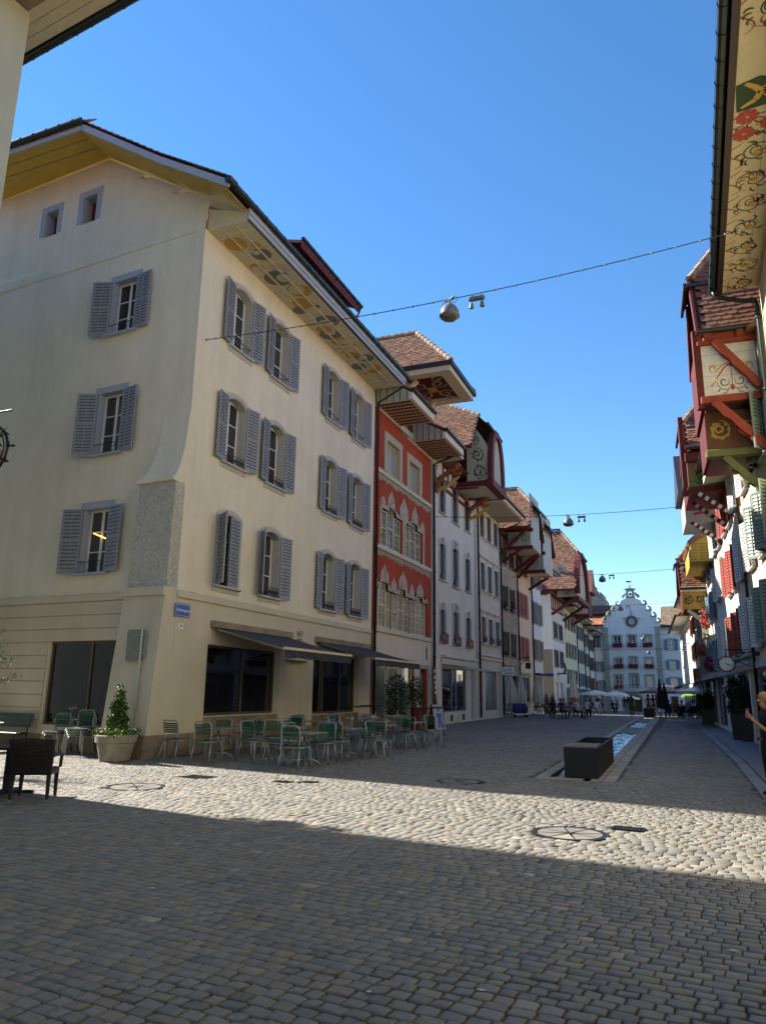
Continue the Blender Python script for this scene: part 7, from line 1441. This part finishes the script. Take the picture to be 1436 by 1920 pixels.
def closed_parasol(lab, x, y, h, m, r=.3, z0=.95, grp='closed parasols'):
    t = thing('closed_parasol', lab, 'parasol', (x, y, gz(y)), rnd.uniform(0, 3), grp); MB().tube([(0,0,.05),(0,0,h+.05)], .03, 6).build('pole', M['alu'], t); MB().bevbox(-.3,.3,-.3,.3,0,.07,.02).build('base', M['concrete'], t); n = 24; q = random.Random(int(x*10)); rg = []
    for z, rr in ((z0,.9),(z0+.15,1.05),(z0+.5,1.0),(z0+(h-z0)*.55,.75),(z0+(h-z0)*.8,.42),(h,.12)): rg.append([(r*rr*(1+(.22 if i % 3 == 0 else -.10))*math.cos(i*2*math.pi/n), r*rr*(1+(.22 if i % 3 == 0 else -.10))*math.sin(i*2*math.pi/n), z - (.12 if z == z0 and i % 3 == 0 else 0)) for i in range(n)])
    MB().loft(rg, 0, False, True).build('folded_cloth', M[m], t); MB().lathe([(r*.78,0),(r*.8,.05)], 12, 0, (0,0,z0+(h-z0)*.52), False, False).build('strap', M[m], t)
closed_parasol('nearest closed ivory parasol before the fresco house', -11.55, 53.0, 3.0, 'cloth', .36); closed_parasol('second closed ivory parasol before the fresco house', -11.0, 53.9, 2.95, 'cloth', .30); closed_parasol('third closed ivory parasol before the apricot house', -11.4, 62.0, 2.85, 'cloth', .32); closed_parasol('closed grey parasol before the yellow far houses', -10.9, 80, 4.2, 'cloth', .4, 1.0)
closed_parasol('taller closed dark parasol beside the second trough', -1.95, 60.3, 2.85, 'blackcloth', .22, .7); closed_parasol('shorter closed dark parasol beside the second trough', -1.65, 61.0, 2.55, 'blackcloth', .2, .7)
def open_parasol(lab, x, y, h, r, m, rise=.45, n=8):
    t = thing('open_parasol', lab, 'parasol', (x, y, gz(y)), rnd.uniform(0, 1), 'open parasols at the far terraces'); MB().tube([(0,0,0),(0,0,h+rise)], .03, 6).build('pole', M['iron'], t); c = (0,0,h+rise); rim = [(r*math.cos(2*math.pi*i/n), r*math.sin(2*math.pi*i/n), h) for i in range(n)]; k = MB()
    for i in range(n): a, b = rim[i], rim[(i+1) % n]; k.poly([c, a, b]); k.poly([a, (a[0],a[1],h-.16), (b[0],b[1],h-.16), b])
    k.build('canopy', M[m], t); k = MB()
    for i in range(n): k.tube([(0,0,h+rise-.1), (rim[i][0]*.97, rim[i][1]*.97, h-.02)], .012, 4)
    k.build('ribs', M['iron'], t)
open_parasol('large open grey-violet parasol before the town hall', -1.6, 67, 2.0, 2.2, 'violetcloth', .55); open_parasol('wide open white parasol on the left terrace, left one', -9.2, 84, 1.95, 1.9, 'whitecloth', .4); open_parasol('wide open white parasol on the left terrace, right one', -7.0, 82, 1.85, 1.6, 'whitecloth', .4); open_parasol('small open white parasol on the left terrace, behind', -6.0, 86, 1.6, 1.2, 'whitecloth', .3); open_parasol('bright green open parasol at the right terrace', .3, 70, 1.75, .9, 'leaflight', .4); open_parasol('open pale green parasol under the dark awning', .6, 62, 2.0, 1.5, 'whiteshut', .3)
t = thing('dark_awning', 'long dark awning reaching out over the right terrace', 'awning', (1.55, 45.5, 2.45), R_RZ); k = MB(); k.loft([[(-9,-.05,.15),(1.0,-.05,.15),(1.0,-1.9,-.32),(-9,-1.9,-.32)],[(-9,-.05,.19),(1.0,-.05,.19),(1.0,-1.9,-.28),(-9,-1.9,-.28)]],0,True,True); k.build('canopy', M['blackcloth'], t); MB().box(-9,1,-1.94,-1.9,-.42,-.26).build('valance', M['blackcloth'], t)
for i, (y0, y1, lab) in enumerate(((28.4, 31.3, 'rolled grey awning above the shop with the planters'), (31.8, 35.6, 'rolled grey awning on the next shop front'))): t = thing('rolled_awning', lab, 'awning', Vector(RF(y1)) + Vector((0,0,3.05)), R_RZ, 'rolled awnings on the right shops'); MB().tube([(0,-.25,0),(y1-y0,-.25,0)], .09, 10).build('roll', M['alu'], t, smooth=True); MB().box(0,.06,-.25,0,-.04,.1).box(y1-y0-.06,y1-y0,-.25,0,-.04,.1).build('bracket', M['iron'], t)
# cart with blue tarp, red chairs
CLN = mat('navy_bag', (.012, .03, .12), .7)
t = thing('hand_cart', 'hand cart loaded with blue bags below the closed parasols', 'cart', (-10.9, 52.9, 0), R(20)); MB().bevbox(-.5,.5,-.3,.3,.2,.26,.01).build('deck', M['signwhite'], t); q = random.Random(2)
for i in range(3): MB().lathe([(.12,0),(.22,.1),(.24,.45),(.14,.66),(.0,.7)], 9, 0, (-.3+.3*i,0,.26), cap1=False).build('blue_bag', CLN, t, smooth=True)
for sx in (-.4,.4):
    for sy in (-.25,.25): MB().tube([(sx,sy-.02,.1),(sx,sy+.02,.1)], .1, 10).build('wheel', M['iron'], t)
MB().tube([(.5,-.25,.25),(.6,-.25,1.0),(.6,.25,1.0),(.5,.25,.25)], .016, 5).build('handle', M['steel'], t)
def make_fold(label):
    t = thing('folding_chair', label, 'chair', (0,0,0), 0, 'red folding chairs on the left terrace')
    for s in (-1, 1): MB().tube([(s*.2,-.22,0),(s*.2,.2,.85)], .013, 4).build('leg', M['steel'], t); MB().tube([(s*.18,.24,0),(s*.18,-.18,.45)], .013, 4).build('leg', M['steel'], t)
    MB().bevbox(-.2,.2,-.2,.18,.44,.46,.006).build('seat', M['redshut'], t); MB().bevbox(-.2,.2,.15,.175,.62,.82,.006).build('backrest', M['redshut'], t); return freeze(t)
f0 = None; rc = random.Random(6); spots = [(-10.2+1.0*(i % 3), 55.0+1.5*(i//3)) for i in range(9)] + [(-8.4,51.9),(-7.5,53.6),(-8.3,56.9),(-7.3,58.6)]
fl_ = ['first row, by the wall','first row, middle','first row, street side','second row, by the wall','second row, middle','second row, street side','third row, by the wall','third row, middle','third row, street side','beside the seated group, nearest','beside the seated group, second','beside the seated group, third','beside the seated group, farthest']
for (x, y), l_ in zip(spots, fl_):
    if f0 is None: f0 = make_fold('red folding chair ' + l_); f0.location = (x, y, 0)
    else: dup(f0, (x+rc.uniform(-.1,.1), y+rc.uniform(-.1,.1), 0), rc.uniform(0, 6), 'red folding chair ' + l_)
tt = None
for i, (x, y, l_) in enumerate(((-9.7,55.8,'before the closed parasols'),(-8.7,57.3,'in the second row'),(-7.9,53.2,'of the seated group'),(-7.4,57.6,'of the farther seated group'))):
    if tt is None:
        tt = thing('terrace_table', 'red-topped terrace table ' + l_, 'table', (x, y, 0), 0, 'red terrace tables'); MB().bevbox(-.4,.4,-.4,.4,.71,.74,.01).build('tabletop', M['redshut'], tt)
        for sx in (-1,1): MB().tube([(sx*.3,-.3,0),(sx*.3,.3,.71)], .015, 4).build('leg', M['steel'], tt); MB().tube([(sx*.3,.3,0),(sx*.3,-.3,.71)], .015, 4).build('leg', M['steel'], tt)
        freeze(tt)
    else: dup(tt, (x, y, 0), .2*i, 'red-topped terrace table ' + l_)
for i, (x, y, l_) in enumerate(((-11.4, 66.5, 'left'), (-10.8, 66.2, 'right'))): t = thing('conical_shrub', 'clipped dark green cone shrub at the bluish house corner, %s one' % l_, 'shrub', (x, y, gz(y)), 0, 'clipped cones at the side street'); MB().lathe([(.2,0),(.25,.4),(.22,.4)], 8).build('pot', M['black'], t); foliage(t, 500, (.36,.36,1.5), 'leafdark', 40+i, .12, 'crown', (0,0,.35), shape='cone'); MB().tube([(0,0,.3),(0,0,1.2)], .03, 5).build('trunk', M['twig'], t)
# ------------------------------------------------------------------ right-hand pavement
for i, (x, y, hh, l_) in enumerate(((1.72, 33.4, 1.5, 'farther'), (1.98, 32.3, 1.55, 'nearer'))):
    t = thing('tall_planter', 'tall dark square planter with a conifer on the right pavement, %s one' % l_, 'planter', (x, y, 0), R(-3), 'tall dark planters on the right'); k = MB(); k.loft([[(-.19,-.19,0),(.19,-.19,0),(.19,.19,0),(-.19,.19,0)],[(-.24,-.24,.98),(.24,-.24,.98),(.24,.24,.98),(-.24,.24,.98)]],0,True,False); k.box(-.2,.2,-.2,.2,.9,.93); k.build('pot', M['brownpipe'], t)
    c = thing('conifer', 'dark conifer growing in the %s tall planter' % l_, 'shrub', (x, y, .92)); foliage(c, 1500, (.30,.30,hh), 'leafdark', 50+i, .1, 'crown', shape='column'); MB().tube([(0,0,0),(0,0,hh*.8)], [.03,.01], 5).build('trunk', M['twig'], c)
t = thing('street_clock', 'round white double-faced clock on a wrought iron bracket at the right', 'clock', (1.38, 30.2, 2.80), R(-5)); rr = .26
MB().lathe([(rr,-.09),(rr+.03,-.08),(rr+.03,.08),(rr,.09)], 32).build('case', mat('clock_case_bronze', (.10,.08,.045), .5, metal=.3), t, (0,0,0), FR); fc = MB().lathe([(rr-.015,0),(0,.004)], 32, cap0=False, cap1=False).build('dial', M['signwhite'], t, (0,-.091,0), FR); k = MB()
for i in range(12): a = i*math.pi/6; k.beam((.18*math.sin(a), .18*math.cos(a), .008), (.235*math.sin(a), .235*math.cos(a), .008), .022 if i % 3 else .03, .004)
k.build('hour_marks', M['black'], fc); MB().beam((-.03,.015,.014), (.115,-.05,.014), .03, .004, up=(0,0,1)).build('hour_hand', M['black'], fc); MB().beam((-.04,.02,.018), (.19,-.085,.018), .018, .004).build('minute_hand', M['black'], fc)
k = MB(); k.tube([(0,0,.3),(0,0,.52),(1.0,.05,.52)], .02, 6); k.tube([(.1,0,.5)]+[(p[0]+.45,0.02,p[1]+.36) for p in spiral(0,0,.14,1.5,1.5)], .012, 4); k.tube([(.3,0.02,.1),(.6,.02,.0),(.95,.05,-.15)], .014, 4); k.tube([(p[0]+.72,0.03,p[1]+.2) for p in spiral(0,0,.12,1.4,0)], .012, 4); k.build('bracket', M['iron'], t)
t = thing('dark_planter_box', 'dark wooden planter box with leafy shrubs beyond the clock', 'planter', (1.0, 50, 0)); MB().bevbox(-.35,.45,-.35,.35,0,.85,.02).build('box', M['brownpipe'], t)
c = thing('leafy_shrub', 'leafy green shrub spilling from the dark wooden planter box', 'shrub', (1.0, 50, .8)); foliage(c, 900, (.55,.5,.95), 'leaf', 71, .14, 'crown', shape='ball'); MB().tube([(0,0,0),(.1,0,.6)], .03, 5).build('trunk', M['twig'], c)
for i, (y, z, n, sx, m_, lab) in enumerate(((45.0, 6.1, 500, .3, 'flowerred', 'cascade of red geraniums hanging from an upper right window'), (44.8, 3.3, 420, .34, 'flower', 'magenta geraniums hanging beside the clock'), (49.5, 4.35, 260, .3, 'flowerred', 'red geraniums in a window box of the yellow right house'))):
    t = thing('hanging_flowers', lab, 'flowers', Vector(RF(y)) + Vector((-.28, 0, z)), R_RZ, 'flowers on the right house fronts'); MB().bevbox(-.5,.5,-.1,.12,-.1,.1,.02).build('trough', M['concrete'], t); foliage(t, n, (.6,.25,1.2 if i == 0 else .8), m_, 80+i, .12, 'blossoms', (0,-.08,-.9 if i == 0 else -.4), shape='ball'); foliage(t, n//3, (.6,.25,.9), 'leaf', 90+i, .12, 'leaves', (0,-.05,-.4), shape='ball')
# ------------------------------------------------------------------ people
SKIN = [mat('skin_tone', (.46, .25, .16), .55, var=.1), mat('tan_skin_tone', (.33, .17, .10), .55, var=.1)]
def cl(name, c): return mat(name, c, .85, var=.2, scale=8)
CL = dict(black=cl('black_clothing', (.010,.010,.012)), navy=cl('navy_clothing', (.018,.022,.05)), white=cl('white_clothing', (.66,.65,.63)), red=cl('red_clothing', (.30,.03,.03)), orange=cl('orange_clothing', (.50,.13,.05)), green=cl('dark_green_clothing', (.012,.085,.04)), olive=cl('olive_clothing', (.12,.12,.06)), jeans=cl('denim_clothing', (.05,.08,.16)), beige=cl('beige_clothing', (.42,.34,.24)), lilac=cl('lilac_clothing', (.38,.30,.45)), brown=cl('brown_clothing', (.10,.05,.03)), pink=cl('pink_clothing', (.48,.22,.25)), grey=cl('grey_clothing', (.14,.14,.15)))
HAIR = dict(dark=mat('dark_hair', (.015,.010,.007), .6), blond=mat('blond_hair', (.46,.28,.09), .6, var=.3, scale=20), brown=mat('brown_hair', (.07,.035,.018), .6), red=mat('auburn_hair', (.22,.06,.025), .6), grey=mat('grey_hair', (.40,.39,.37), .6))
def body_mesh(J, E_, name='person', sub=1):
    """one continuous skinned surface from joints {name: (xyz, r)} and edges (a, b, zone)"""
    names = list(J); idx = {n: i for i, n in enumerate(names)}
    me = bpy.data.meshes.new('skeleton'); me.from_pydata([J[n][0] for n in names], [(idx[a], idx[b]) for a, b, _ in E_], []); o = bpy.data.objects.new('skeleton', me); COL.objects.link(o)
    m = o.modifiers.new('skin', 'SKIN'); m.use_smooth_shade = True; m.branch_smoothing = .6; me.skin_vertices.new() if not me.skin_vertices else None
    for i, n in enumerate(names):
        r = J[n][1]; me.skin_vertices[0].data[i].radius = (r, r) if not isinstance(r, tuple) else r; me.skin_vertices[0].data[i].use_root = (n == 'pelvis')
    s = o.modifiers.new('sub', 'SUBSURF'); s.levels = sub; s.render_levels = sub
    bpy.context.view_layer.update(); dg = bpy.context.evaluated_depsgraph_get(); out = bpy.data.meshes.new_from_object(o.evaluated_get(dg)); out.name = name
    bpy.data.objects.remove(o); bpy.data.meshes.remove(me)
    segs = [(Vector(J[a][0]), Vector(J[b][0]), z, .5*((J[a][1] if not isinstance(J[a][1], tuple) else J[a][1][0])+(J[b][1] if not isinstance(J[b][1], tuple) else J[b][1][0]))) for a, b, z in E_]
    mi = []
    for p in out.polygons:
        c = p.center; best = None
        for a, b, z, r in segs:
            d = b-a; t = max(0, min(1, (c-a).dot(d)/d.length_squared)); l = (c-a-d*t).length/r
            if best is None or l < best[0]: best = (l, z)
        mi.append(best[1])
    out.materials.clear()
    for _ in range(4): out.materials.append(None)
    out.polygons.foreach_set('material_index', mi); out.polygons.foreach_set('use_smooth', [True]*len(mi)); return out
# zones: 0 skin, 1 top, 2 legs, 3 shoes
def skeleton(hipz=.93, lean=0.0, legs=None, arms=None, head=(0, 0), short=False, sleeve=True, w=1.0, skirt=False):
    J = {}; E_ = []
    y = lambda z: -lean*(z-hipz)
    J['pelvis'] = ((0, 0, hipz), .145*w); J['waist'] = ((0, y(hipz+.17), hipz+.17), .125*w); J['chest'] = ((0, y(hipz+.36)+.005, hipz+.36), .155*w); J['collar'] = ((0, y(hipz+.5), hipz+.50), .095); J['neck'] = ((0, y(hipz+.56)-.005, hipz+.565), .052); hz = hipz+.62
    hy = y(hz) + head[1]; J['jaw'] = ((head[0]*.5, hy-.03, hz+.025), .07); J['skull'] = ((head[0], hy-.01, hz+.10), .092); J['crown'] = ((head[0], hy+.005, hz+.165), .07)
    for a, b, z in (('pelvis','waist',1),('waist','chest',1),('chest','collar',1),('collar','neck',0),('neck','jaw',0),('jaw','skull',0),('skull','crown',0)): E_.append((a, b, z))
    legs = legs or {}
    for s, k in ((-1, 'L'), (1, 'R')):
        hip, knee, ank, toe = legs.get(k, ((s*.095, 0, hipz-.06), (s*.10, -.01, hipz*.52), (s*.105, .02, .09), (s*.125, -.12, .04)))
        J['hip'+k] = (hip, .095*w); J['thigh'+k] = (tuple((Vector(hip)*.5+Vector(knee)*.5)), .082*w); J['knee'+k] = (knee, .058); J['calf'+k] = (tuple(Vector(knee)*.6+Vector(ank)*.4), .055); J['ank'+k] = (ank, .037); J['heel'+k] = (tuple(Vector(ank)*.8+Vector(toe)*.2+Vector((0,0,-.035))), .038); J['toe'+k] = (toe, .032)
        zl = 0 if short else 2
        E_ += [('pelvis','hip'+k,2),('hip'+k,'thigh'+k,2),('thigh'+k,'knee'+k,zl),('knee'+k,'calf'+k,zl),('calf'+k,'ank'+k,zl),('ank'+k,'heel'+k,3),('heel'+k,'toe'+k,3)]
    arms = arms or {}; sz = hipz+.46
    for s, k in ((-1, 'L'), (1, 'R')):
        sh = (s*.165*w, y(sz), sz); elb, wr, hd = arms.get(k, ((s*.225, y(sz)+.03, sz-.28), (s*.235, y(sz)-.04, sz-.52), (s*.225, y(sz)-.06, sz-.60)))
        J['sh'+k] = (sh, .068*w); J['ua'+k] = (tuple(Vector(sh)*.5+Vector(elb)*.5), .05*w); J['elb'+k] = (elb, .040); J['wr'+k] = (wr, .028); J['palm'+k] = (hd, .036); J['fing'+k] = (tuple(Vector(hd)*1.9-Vector(wr)*.9), .02)
        E_ += [('collar','sh'+k,1),('sh'+k,'ua'+k,1),('ua'+k,'elb'+k,1 if sleeve else 0),('elb'+k,'wr'+k,1 if sleeve == 2 else 0),('wr'+k,'palm'+k,0),('palm'+k,'fing'+k,0)]
    return J, E_, (head[0], hy, hz)
def hair_mesh(long_=False):
    k = MB(); n = 14; rg = []
    for i, (z, r) in enumerate(((-.02 if not long_ else -.16, .082), (.06, .104), (.13, .105), (.185, .085), (.225, .045))): rg.append([(r*math.cos(2*math.pi*j/n), .025 + r*1.08*math.sin(2*math.pi*j/n) - (0 if math.sin(2*math.pi*j/n) > -.35 or i > 2 else -.085*(3-i)/2), z + (0 if math.sin(2*math.pi*j/n) > -.3 else (.10 if not long_ else .22) if i == 0 else .03 if i == 1 else 0)) for j in range(n)])
    k.loft(rg, 0, True, True); return k.mesh('hair', [HAIR['dark']], True)
HM = {False: hair_mesh(False), True: hair_mesh(True)}
POSES = {}
def pose(name):
    if name in POSES: return POSES[name]
    if name == 'stand': sk = skeleton()
    elif name == 'stand_fold': sk = skeleton(arms={'L': ((-.24,-.02,1.12),(-.08,-.2,1.13),(.02,-.22,1.14)), 'R': ((.24,-.02,1.12),(.08,-.2,1.1),(-.02,-.22,1.1))}, sleeve=False)
    elif name == 'walk': sk = skeleton(hipz=.92, lean=.04, legs={'L': ((-.09,0,.86),(-.10,-.16,.5),(-.1,-.24,.09),(-.11,-.38,.05)), 'R': ((.09,0,.86),(.10,-.02,.46),(.1,.24,.14),(.11,.13,.05))}, arms={'L': ((-.23,.10,1.12),(-.24,.08,.88),(-.23,.05,.8)), 'R': ((.23,-.06,1.12),(.22,-.2,.92),(.21,-.26,.86))}, sleeve=False)
    elif name == 'walk_short': sk = skeleton(hipz=.92, lean=.04, short=True, legs={'L': ((-.09,0,.86),(-.10,-.16,.5),(-.1,-.24,.09),(-.11,-.38,.05)), 'R': ((.09,0,.86),(.10,-.02,.46),(.1,.24,.14),(.11,.13,.05))}, sleeve=False)
    elif name in ('sit', 'sit_lean', 'sit_back'):
        ln = {'sit': .05, 'sit_lean': .38, 'sit_back': -.18}[name]; L_ = {k: ((s*.095,-.03,.50),(s*.12,-.44,.50),(s*.12,-.46,.09),(s*.13,-.60,.04)) for s, k in ((-1,'L'),(1,'R'))}
        yy = -ln*.46; A_ = {'L': ((-.24,yy-.06,.74),(-.16,yy-.28,.72),(-.12,yy-.34,.74)), 'R': ((.24,yy-.06,.74),(.16,yy-.28,.74),(.12,yy-.34,.78))}
        sk = skeleton(hipz=.52, lean=ln, legs=L_, arms=A_, sleeve=2 if name == 'sit_lean' else 1)
    POSES[name] = (body_mesh(sk[0], sk[1]), sk[2]); return POSES[name]
def person(lab, x, y, rz, ps, top, legs, shoes='black', hair='dark', skin=0, long_=False, scale=1.0, dress=None, group='people in the street', z=None):
    me, hp = pose(ps); b = me.copy(); b.name = 'person'
    for i, m in enumerate((SKIN[skin], CL[top], CL[legs], CL[shoes])): b.materials[i] = m
    o = tag(link('person', b, None, (x, y, gz(y) if z is None else z), R(rz)), lab, 'person', group); o.scale = (scale,)*3
    h = HM[long_].copy(); h.materials.clear(); h.materials.append(HAIR[hair]); link('hair', h, o, hp)
    if dress: MB().lathe([(.20,.48),(.205,.52),(.19,.8),(.15,.98),(.135,1.1),(.165,1.3),(.12,1.42)], 18, cap0=False, cap1=False).build('dress', CL[dress], o, smooth=True)
    return o
person('person in a dark green dress walking towards the camera', -4.15, 62, 8, 'walk', 'green', 'black', hair='red', long_=True, dress='green', group='people walking down the street')
person('young person in orange top and white shorts leaving the trough', -2.35, 63.5, -75, 'walk_short', 'orange', 'white', 'white', 'brown', 1, True, group='people walking down the street')
lt = [(-8.6,52.6,200,'sit','black','black','dark','black jacket seen from behind, seated nearest on the left terrace'),(-8.0,52.4,170,'sit_back','navy','navy','red','dark blue top with auburn hair at the nearest terrace table'),(-8.1,54.2,30,'sit','lilac','grey','grey','lilac shirt with grey hair facing the camera'),(-7.2,53.0,110,'sit_lean','olive','black','dark','olive jacket leaning over the table'),(-6.95,52.3,100,'sit','white','jeans','blond','white shirt and jeans at the street side of the table'),(-7.6,56.4,185,'sit','white','navy','brown','white top with back to the camera, second table'),(-6.9,57.2,170,'sit_lean','white','black','grey','white shirt leaning forward at the second table'),(-6.9,58.6,200,'sit_back','navy','black','dark','navy top with stretched legs at the second table'),(-8.3,60.5,20,'sit','red','black','brown','red top behind the second table'),(-7.9,66.0,150,'sit','orange','beige','brown','orange patterned shirt at the far end of the left terrace'),(-7.3,66.8,160,'sit_lean','white','beige','dark','white shirt and pale trousers at the far end'),(-8.9,63.5,10,'sit','grey','black','dark','grey top by the house wall')]
for x, y, a, ps, tp, lg, hr, d in lt: person('person in ' + d, x, y, a, ps, tp, lg, hair=hr, skin=rnd.choice((0, 1)), group='people seated on the left terrace')
lt2 = [(-8.5,80,170,'stand','black','black','grey','tall person in black standing among the left tables'),(-8.0,79,200,'stand','grey','black','dark','person in grey standing beside the tall one in black'),(-9.3,81,0,'sit','navy','black','dark','person in navy seated under the left white parasol'),(-7.4,83,30,'sit','black','black','dark','person in black seated under the right white parasol'),(-6.9,82.5,-20,'sit','pink','black','brown','person in pink seated under the right white parasol'),(-6.3,84,200,'stand','black','jeans','brown','person in jeans standing by the white parasols'),(-5.9,83,180,'stand','brown','beige','dark','person in brown top and beige trousers by the white parasols'),(-5.5,83.4,160,'stand_fold','red','beige','brown','person in red top and beige skirt by the white parasols')]
for x, y, a, ps, tp, lg, hr, d in lt2: person(d, x, y, a, ps, tp, lg, hair=hr, group='people under the white parasols')
rt_ = [(-3.1,66.5,180,'stand','red','black','dark','person in dark red beyond the second trough'),(-2.75,67.2,170,'stand','black','black','dark','person in black beyond the second trough'),(-1.5,63.6,190,'sit','black','black','brown','brown-haired person in black seated by the dark parasols'),(-1.0,65.5,150,'sit','brown','black','brown','person in brown seated under the violet parasol, left'),(-.55,66,190,'sit','white','black','blond','fair-haired person seated under the violet parasol'),(-.1,64.5,170,'sit_lean','grey','black','grey','grey-haired person leaning at the right terrace table'),(.25,66,200,'sit','white','beige','dark','person in white seated at the right terrace'),(.62,64,180,'stand_fold','navy','navy','dark','person in navy standing with folded arms at the right'),(1.05,61.5,180,'stand','black','black','dark','tall person in black standing at the right pavement'),(.95,58.5,90,'sit','black','black','dark','person in black seated by the dark planter box')]
for x, y, a, ps, tp, lg, hr, d in rt_: person(d, x, y, a, ps, tp, lg, hair=hr, skin=rnd.choice((0, 1)), group='people on the right terrace')
f1 = None
for i, (x, y) in enumerate(((-1.5,62.2),(-.6,62.6),(.1,62.4),(-1.2,66.8),(-.2,67.2))):
    if f1 is None: f1 = thing('dark_chair', 'dark terrace chair on the right, nearest the dark parasols', 'chair', (x, y, gz(y)), 0, 'dark chairs on the right terrace'); MB().bevbox(-.26,.26,-.25,.25,.36,.46,.02).build('seat', M['wicker'], f1); MB().bevbox(-.27,.27,-.3,-.24,.4,.88,.02).build('backrest', M['wicker'], f1); [MB().tube([(sx*.24,sy*.23,0),(sx*.24,sy*.23,.38)], .02, 4).build('leg', M['wicker'], f1) for sx in (-1,1) for sy in (-1,1)]; freeze(f1)
    else: dup(f1, (x, y, gz(y)), .3*i, 'dark terrace chair on the right, ' + ('','second in the front row','third in the front row','left one under the violet parasol','right one under the violet parasol')[i])
tq = thing('dark_terrace_table', 'dark terrace table between the seated people on the right', 'table', (-.6, 64.6, gz(64)), 0); MB().bevbox(-.5,.5,-.4,.4,.7,.74,.01).build('tabletop', M['black'], tq); MB().tube([(0,0,0),(0,0,.7)], .04, 6).lathe([(.28,0),(.26,.04),(.05,.06)], 10).build('post', M['black'], tq)
# the woman with the phone at the right edge
A_ = {'R': ((.24,-.10,1.08),(.16,-.30,1.27),(.135,-.335,1.335)), 'L': ((-.23,.05,1.10),(-.24,.0,.86),(-.235,-.02,.78))}
J, E_, hp = skeleton(hipz=.90, lean=-.03, arms=A_, sleeve=False, head=(0, -.02), w=1.02)
J['nose'] = ((hp[0], hp[1]-.115, hp[2]+.075), .014); J['chin'] = ((hp[0], hp[1]-.075, hp[2]-.012), .03); E_ += [('skull','nose',0),('jaw','chin',0)]
bm = body_mesh(J, E_, 'person', 2)
for i, m in enumerate((SKIN[0], CL['black'], CL['black'], CL['black'])): bm.materials[i] = m
W_ = tag(link('person', bm, None, (1.235, 15.1, .01), R(-68)), 'blond person in black T-shirt and trousers raising a phone at the right edge', 'person')
k = MB(); n = 20; rg = []
for z, r, fr in ((-.045,.085,.9),(.0,.104,.85),(.06,.113,.55),(.12,.114,.2),(.175,.10,.0),(.215,.07,0),(.24,.03,0)):
    ring = []
    for j in range(n):
        a = 2*math.pi*j/n; s = math.sin(a); yy = .02 + r*1.1*s; f_ = max(0, -s-.15)*fr; ring.append((r*math.cos(a)*(1-.1*f_), yy + f_*.14, z + .10*f_*(1 if z < .06 else .4)))
    rg.append(ring)
k.loft(rg, 0, True, True); k.build('hair', HAIR['blond'], W_, hp, smooth=True)
for s in (-1, 1): MB().lathe([(0,-.008),(.011,-.004),(.011,.004),(0,.008)], 8, 0, (s*.034, -.103, .09), False, False).build('eye', M['signwhite'], W_, hp); MB().lathe([(0,-.005),(.006,0),(0,.005)], 6, 0, (s*.034, -.1115, .09), False, False).build('iris', HAIR['brown'], W_, hp); MB().beam((s*.018,-.102,.112), (s*.052,-.093,.114), .008, .006).build('eyebrow', HAIR['brown'], W_, hp); MB().tube([(s*.088,-.005,.045),(s*.098,.008,.085),(s*.09,.014,.10)], [.010,.016,.010], 6).build('ear', SKIN[0], W_, hp, smooth=True)
MB().tube([(-.026,-.094,.030),(0,-.102,.031),(.026,-.094,.030)], [.004,.008,.004], 6).build('mouth', mat('lip_colour', (.34,.10,.09), .5), W_, hp, smooth=True)
MB().lathe([(.172,0),(.174,.04)], 20, 0, (0,0,.93), False, False).build('belt', M['brownpipe'], W_); MB().bevbox(.06,.12,-.172,-.16,.935,.975,.004).build('buckle', M['steel'], W_)
# hand: five separate fingers closed round the phone
hd = Vector(J['palmR'][0]); F_ = []
for i, (dz, ln) in enumerate(((.045,.07),(.022,.078),(.0,.073),(-.022,.06))):
    p = hd + Vector((.012, -.01, dz)); F_.append([p, p+Vector((.03,-.022,.004)), p+Vector((.028,-.022-ln*.45,.006)), p+Vector((-.004,-.022-ln*.62,.004))])
F_.append([hd+Vector((-.018,.0,.02)), hd+Vector((-.036,-.014,.05)), hd+Vector((-.03,-.035,.082))])
for pts in F_: MB().tube(pts, [.0105,.0098,.009,.0075][:len(pts)], 8).build('finger', SKIN[0], W_, smooth=True)
ph = thing('phone', 'pink and violet cased phone held up by the person at the right edge', 'phone', W_.matrix_world @ Vector((0,0,0)), R(-68))
bpy.context.view_layer.update(); ph.location = Matrix.Translation(W_.location) @ Matrix.Rotation(R(-68), 4, 'Z') @ (hd + Vector((.0, -.048, .055))); ph.rotation_euler = (R(-12), 0, R(-68+12))
MB().bevbox(-.037,.037,-.004,.004,-.075,.075,.003).build('case', mat('phone_case', (.42,.20,.48), .4, var=.5, scale=25, col2=(.6,.12,.2)), ph); MB().box(-.034,.034,.0042,.0048,-.071,.071).build('screen', M['darkglass'], ph); MB().box(.008,.03,-.0075,-.004,.04,.066).build('camera_bump', M['black'], ph)
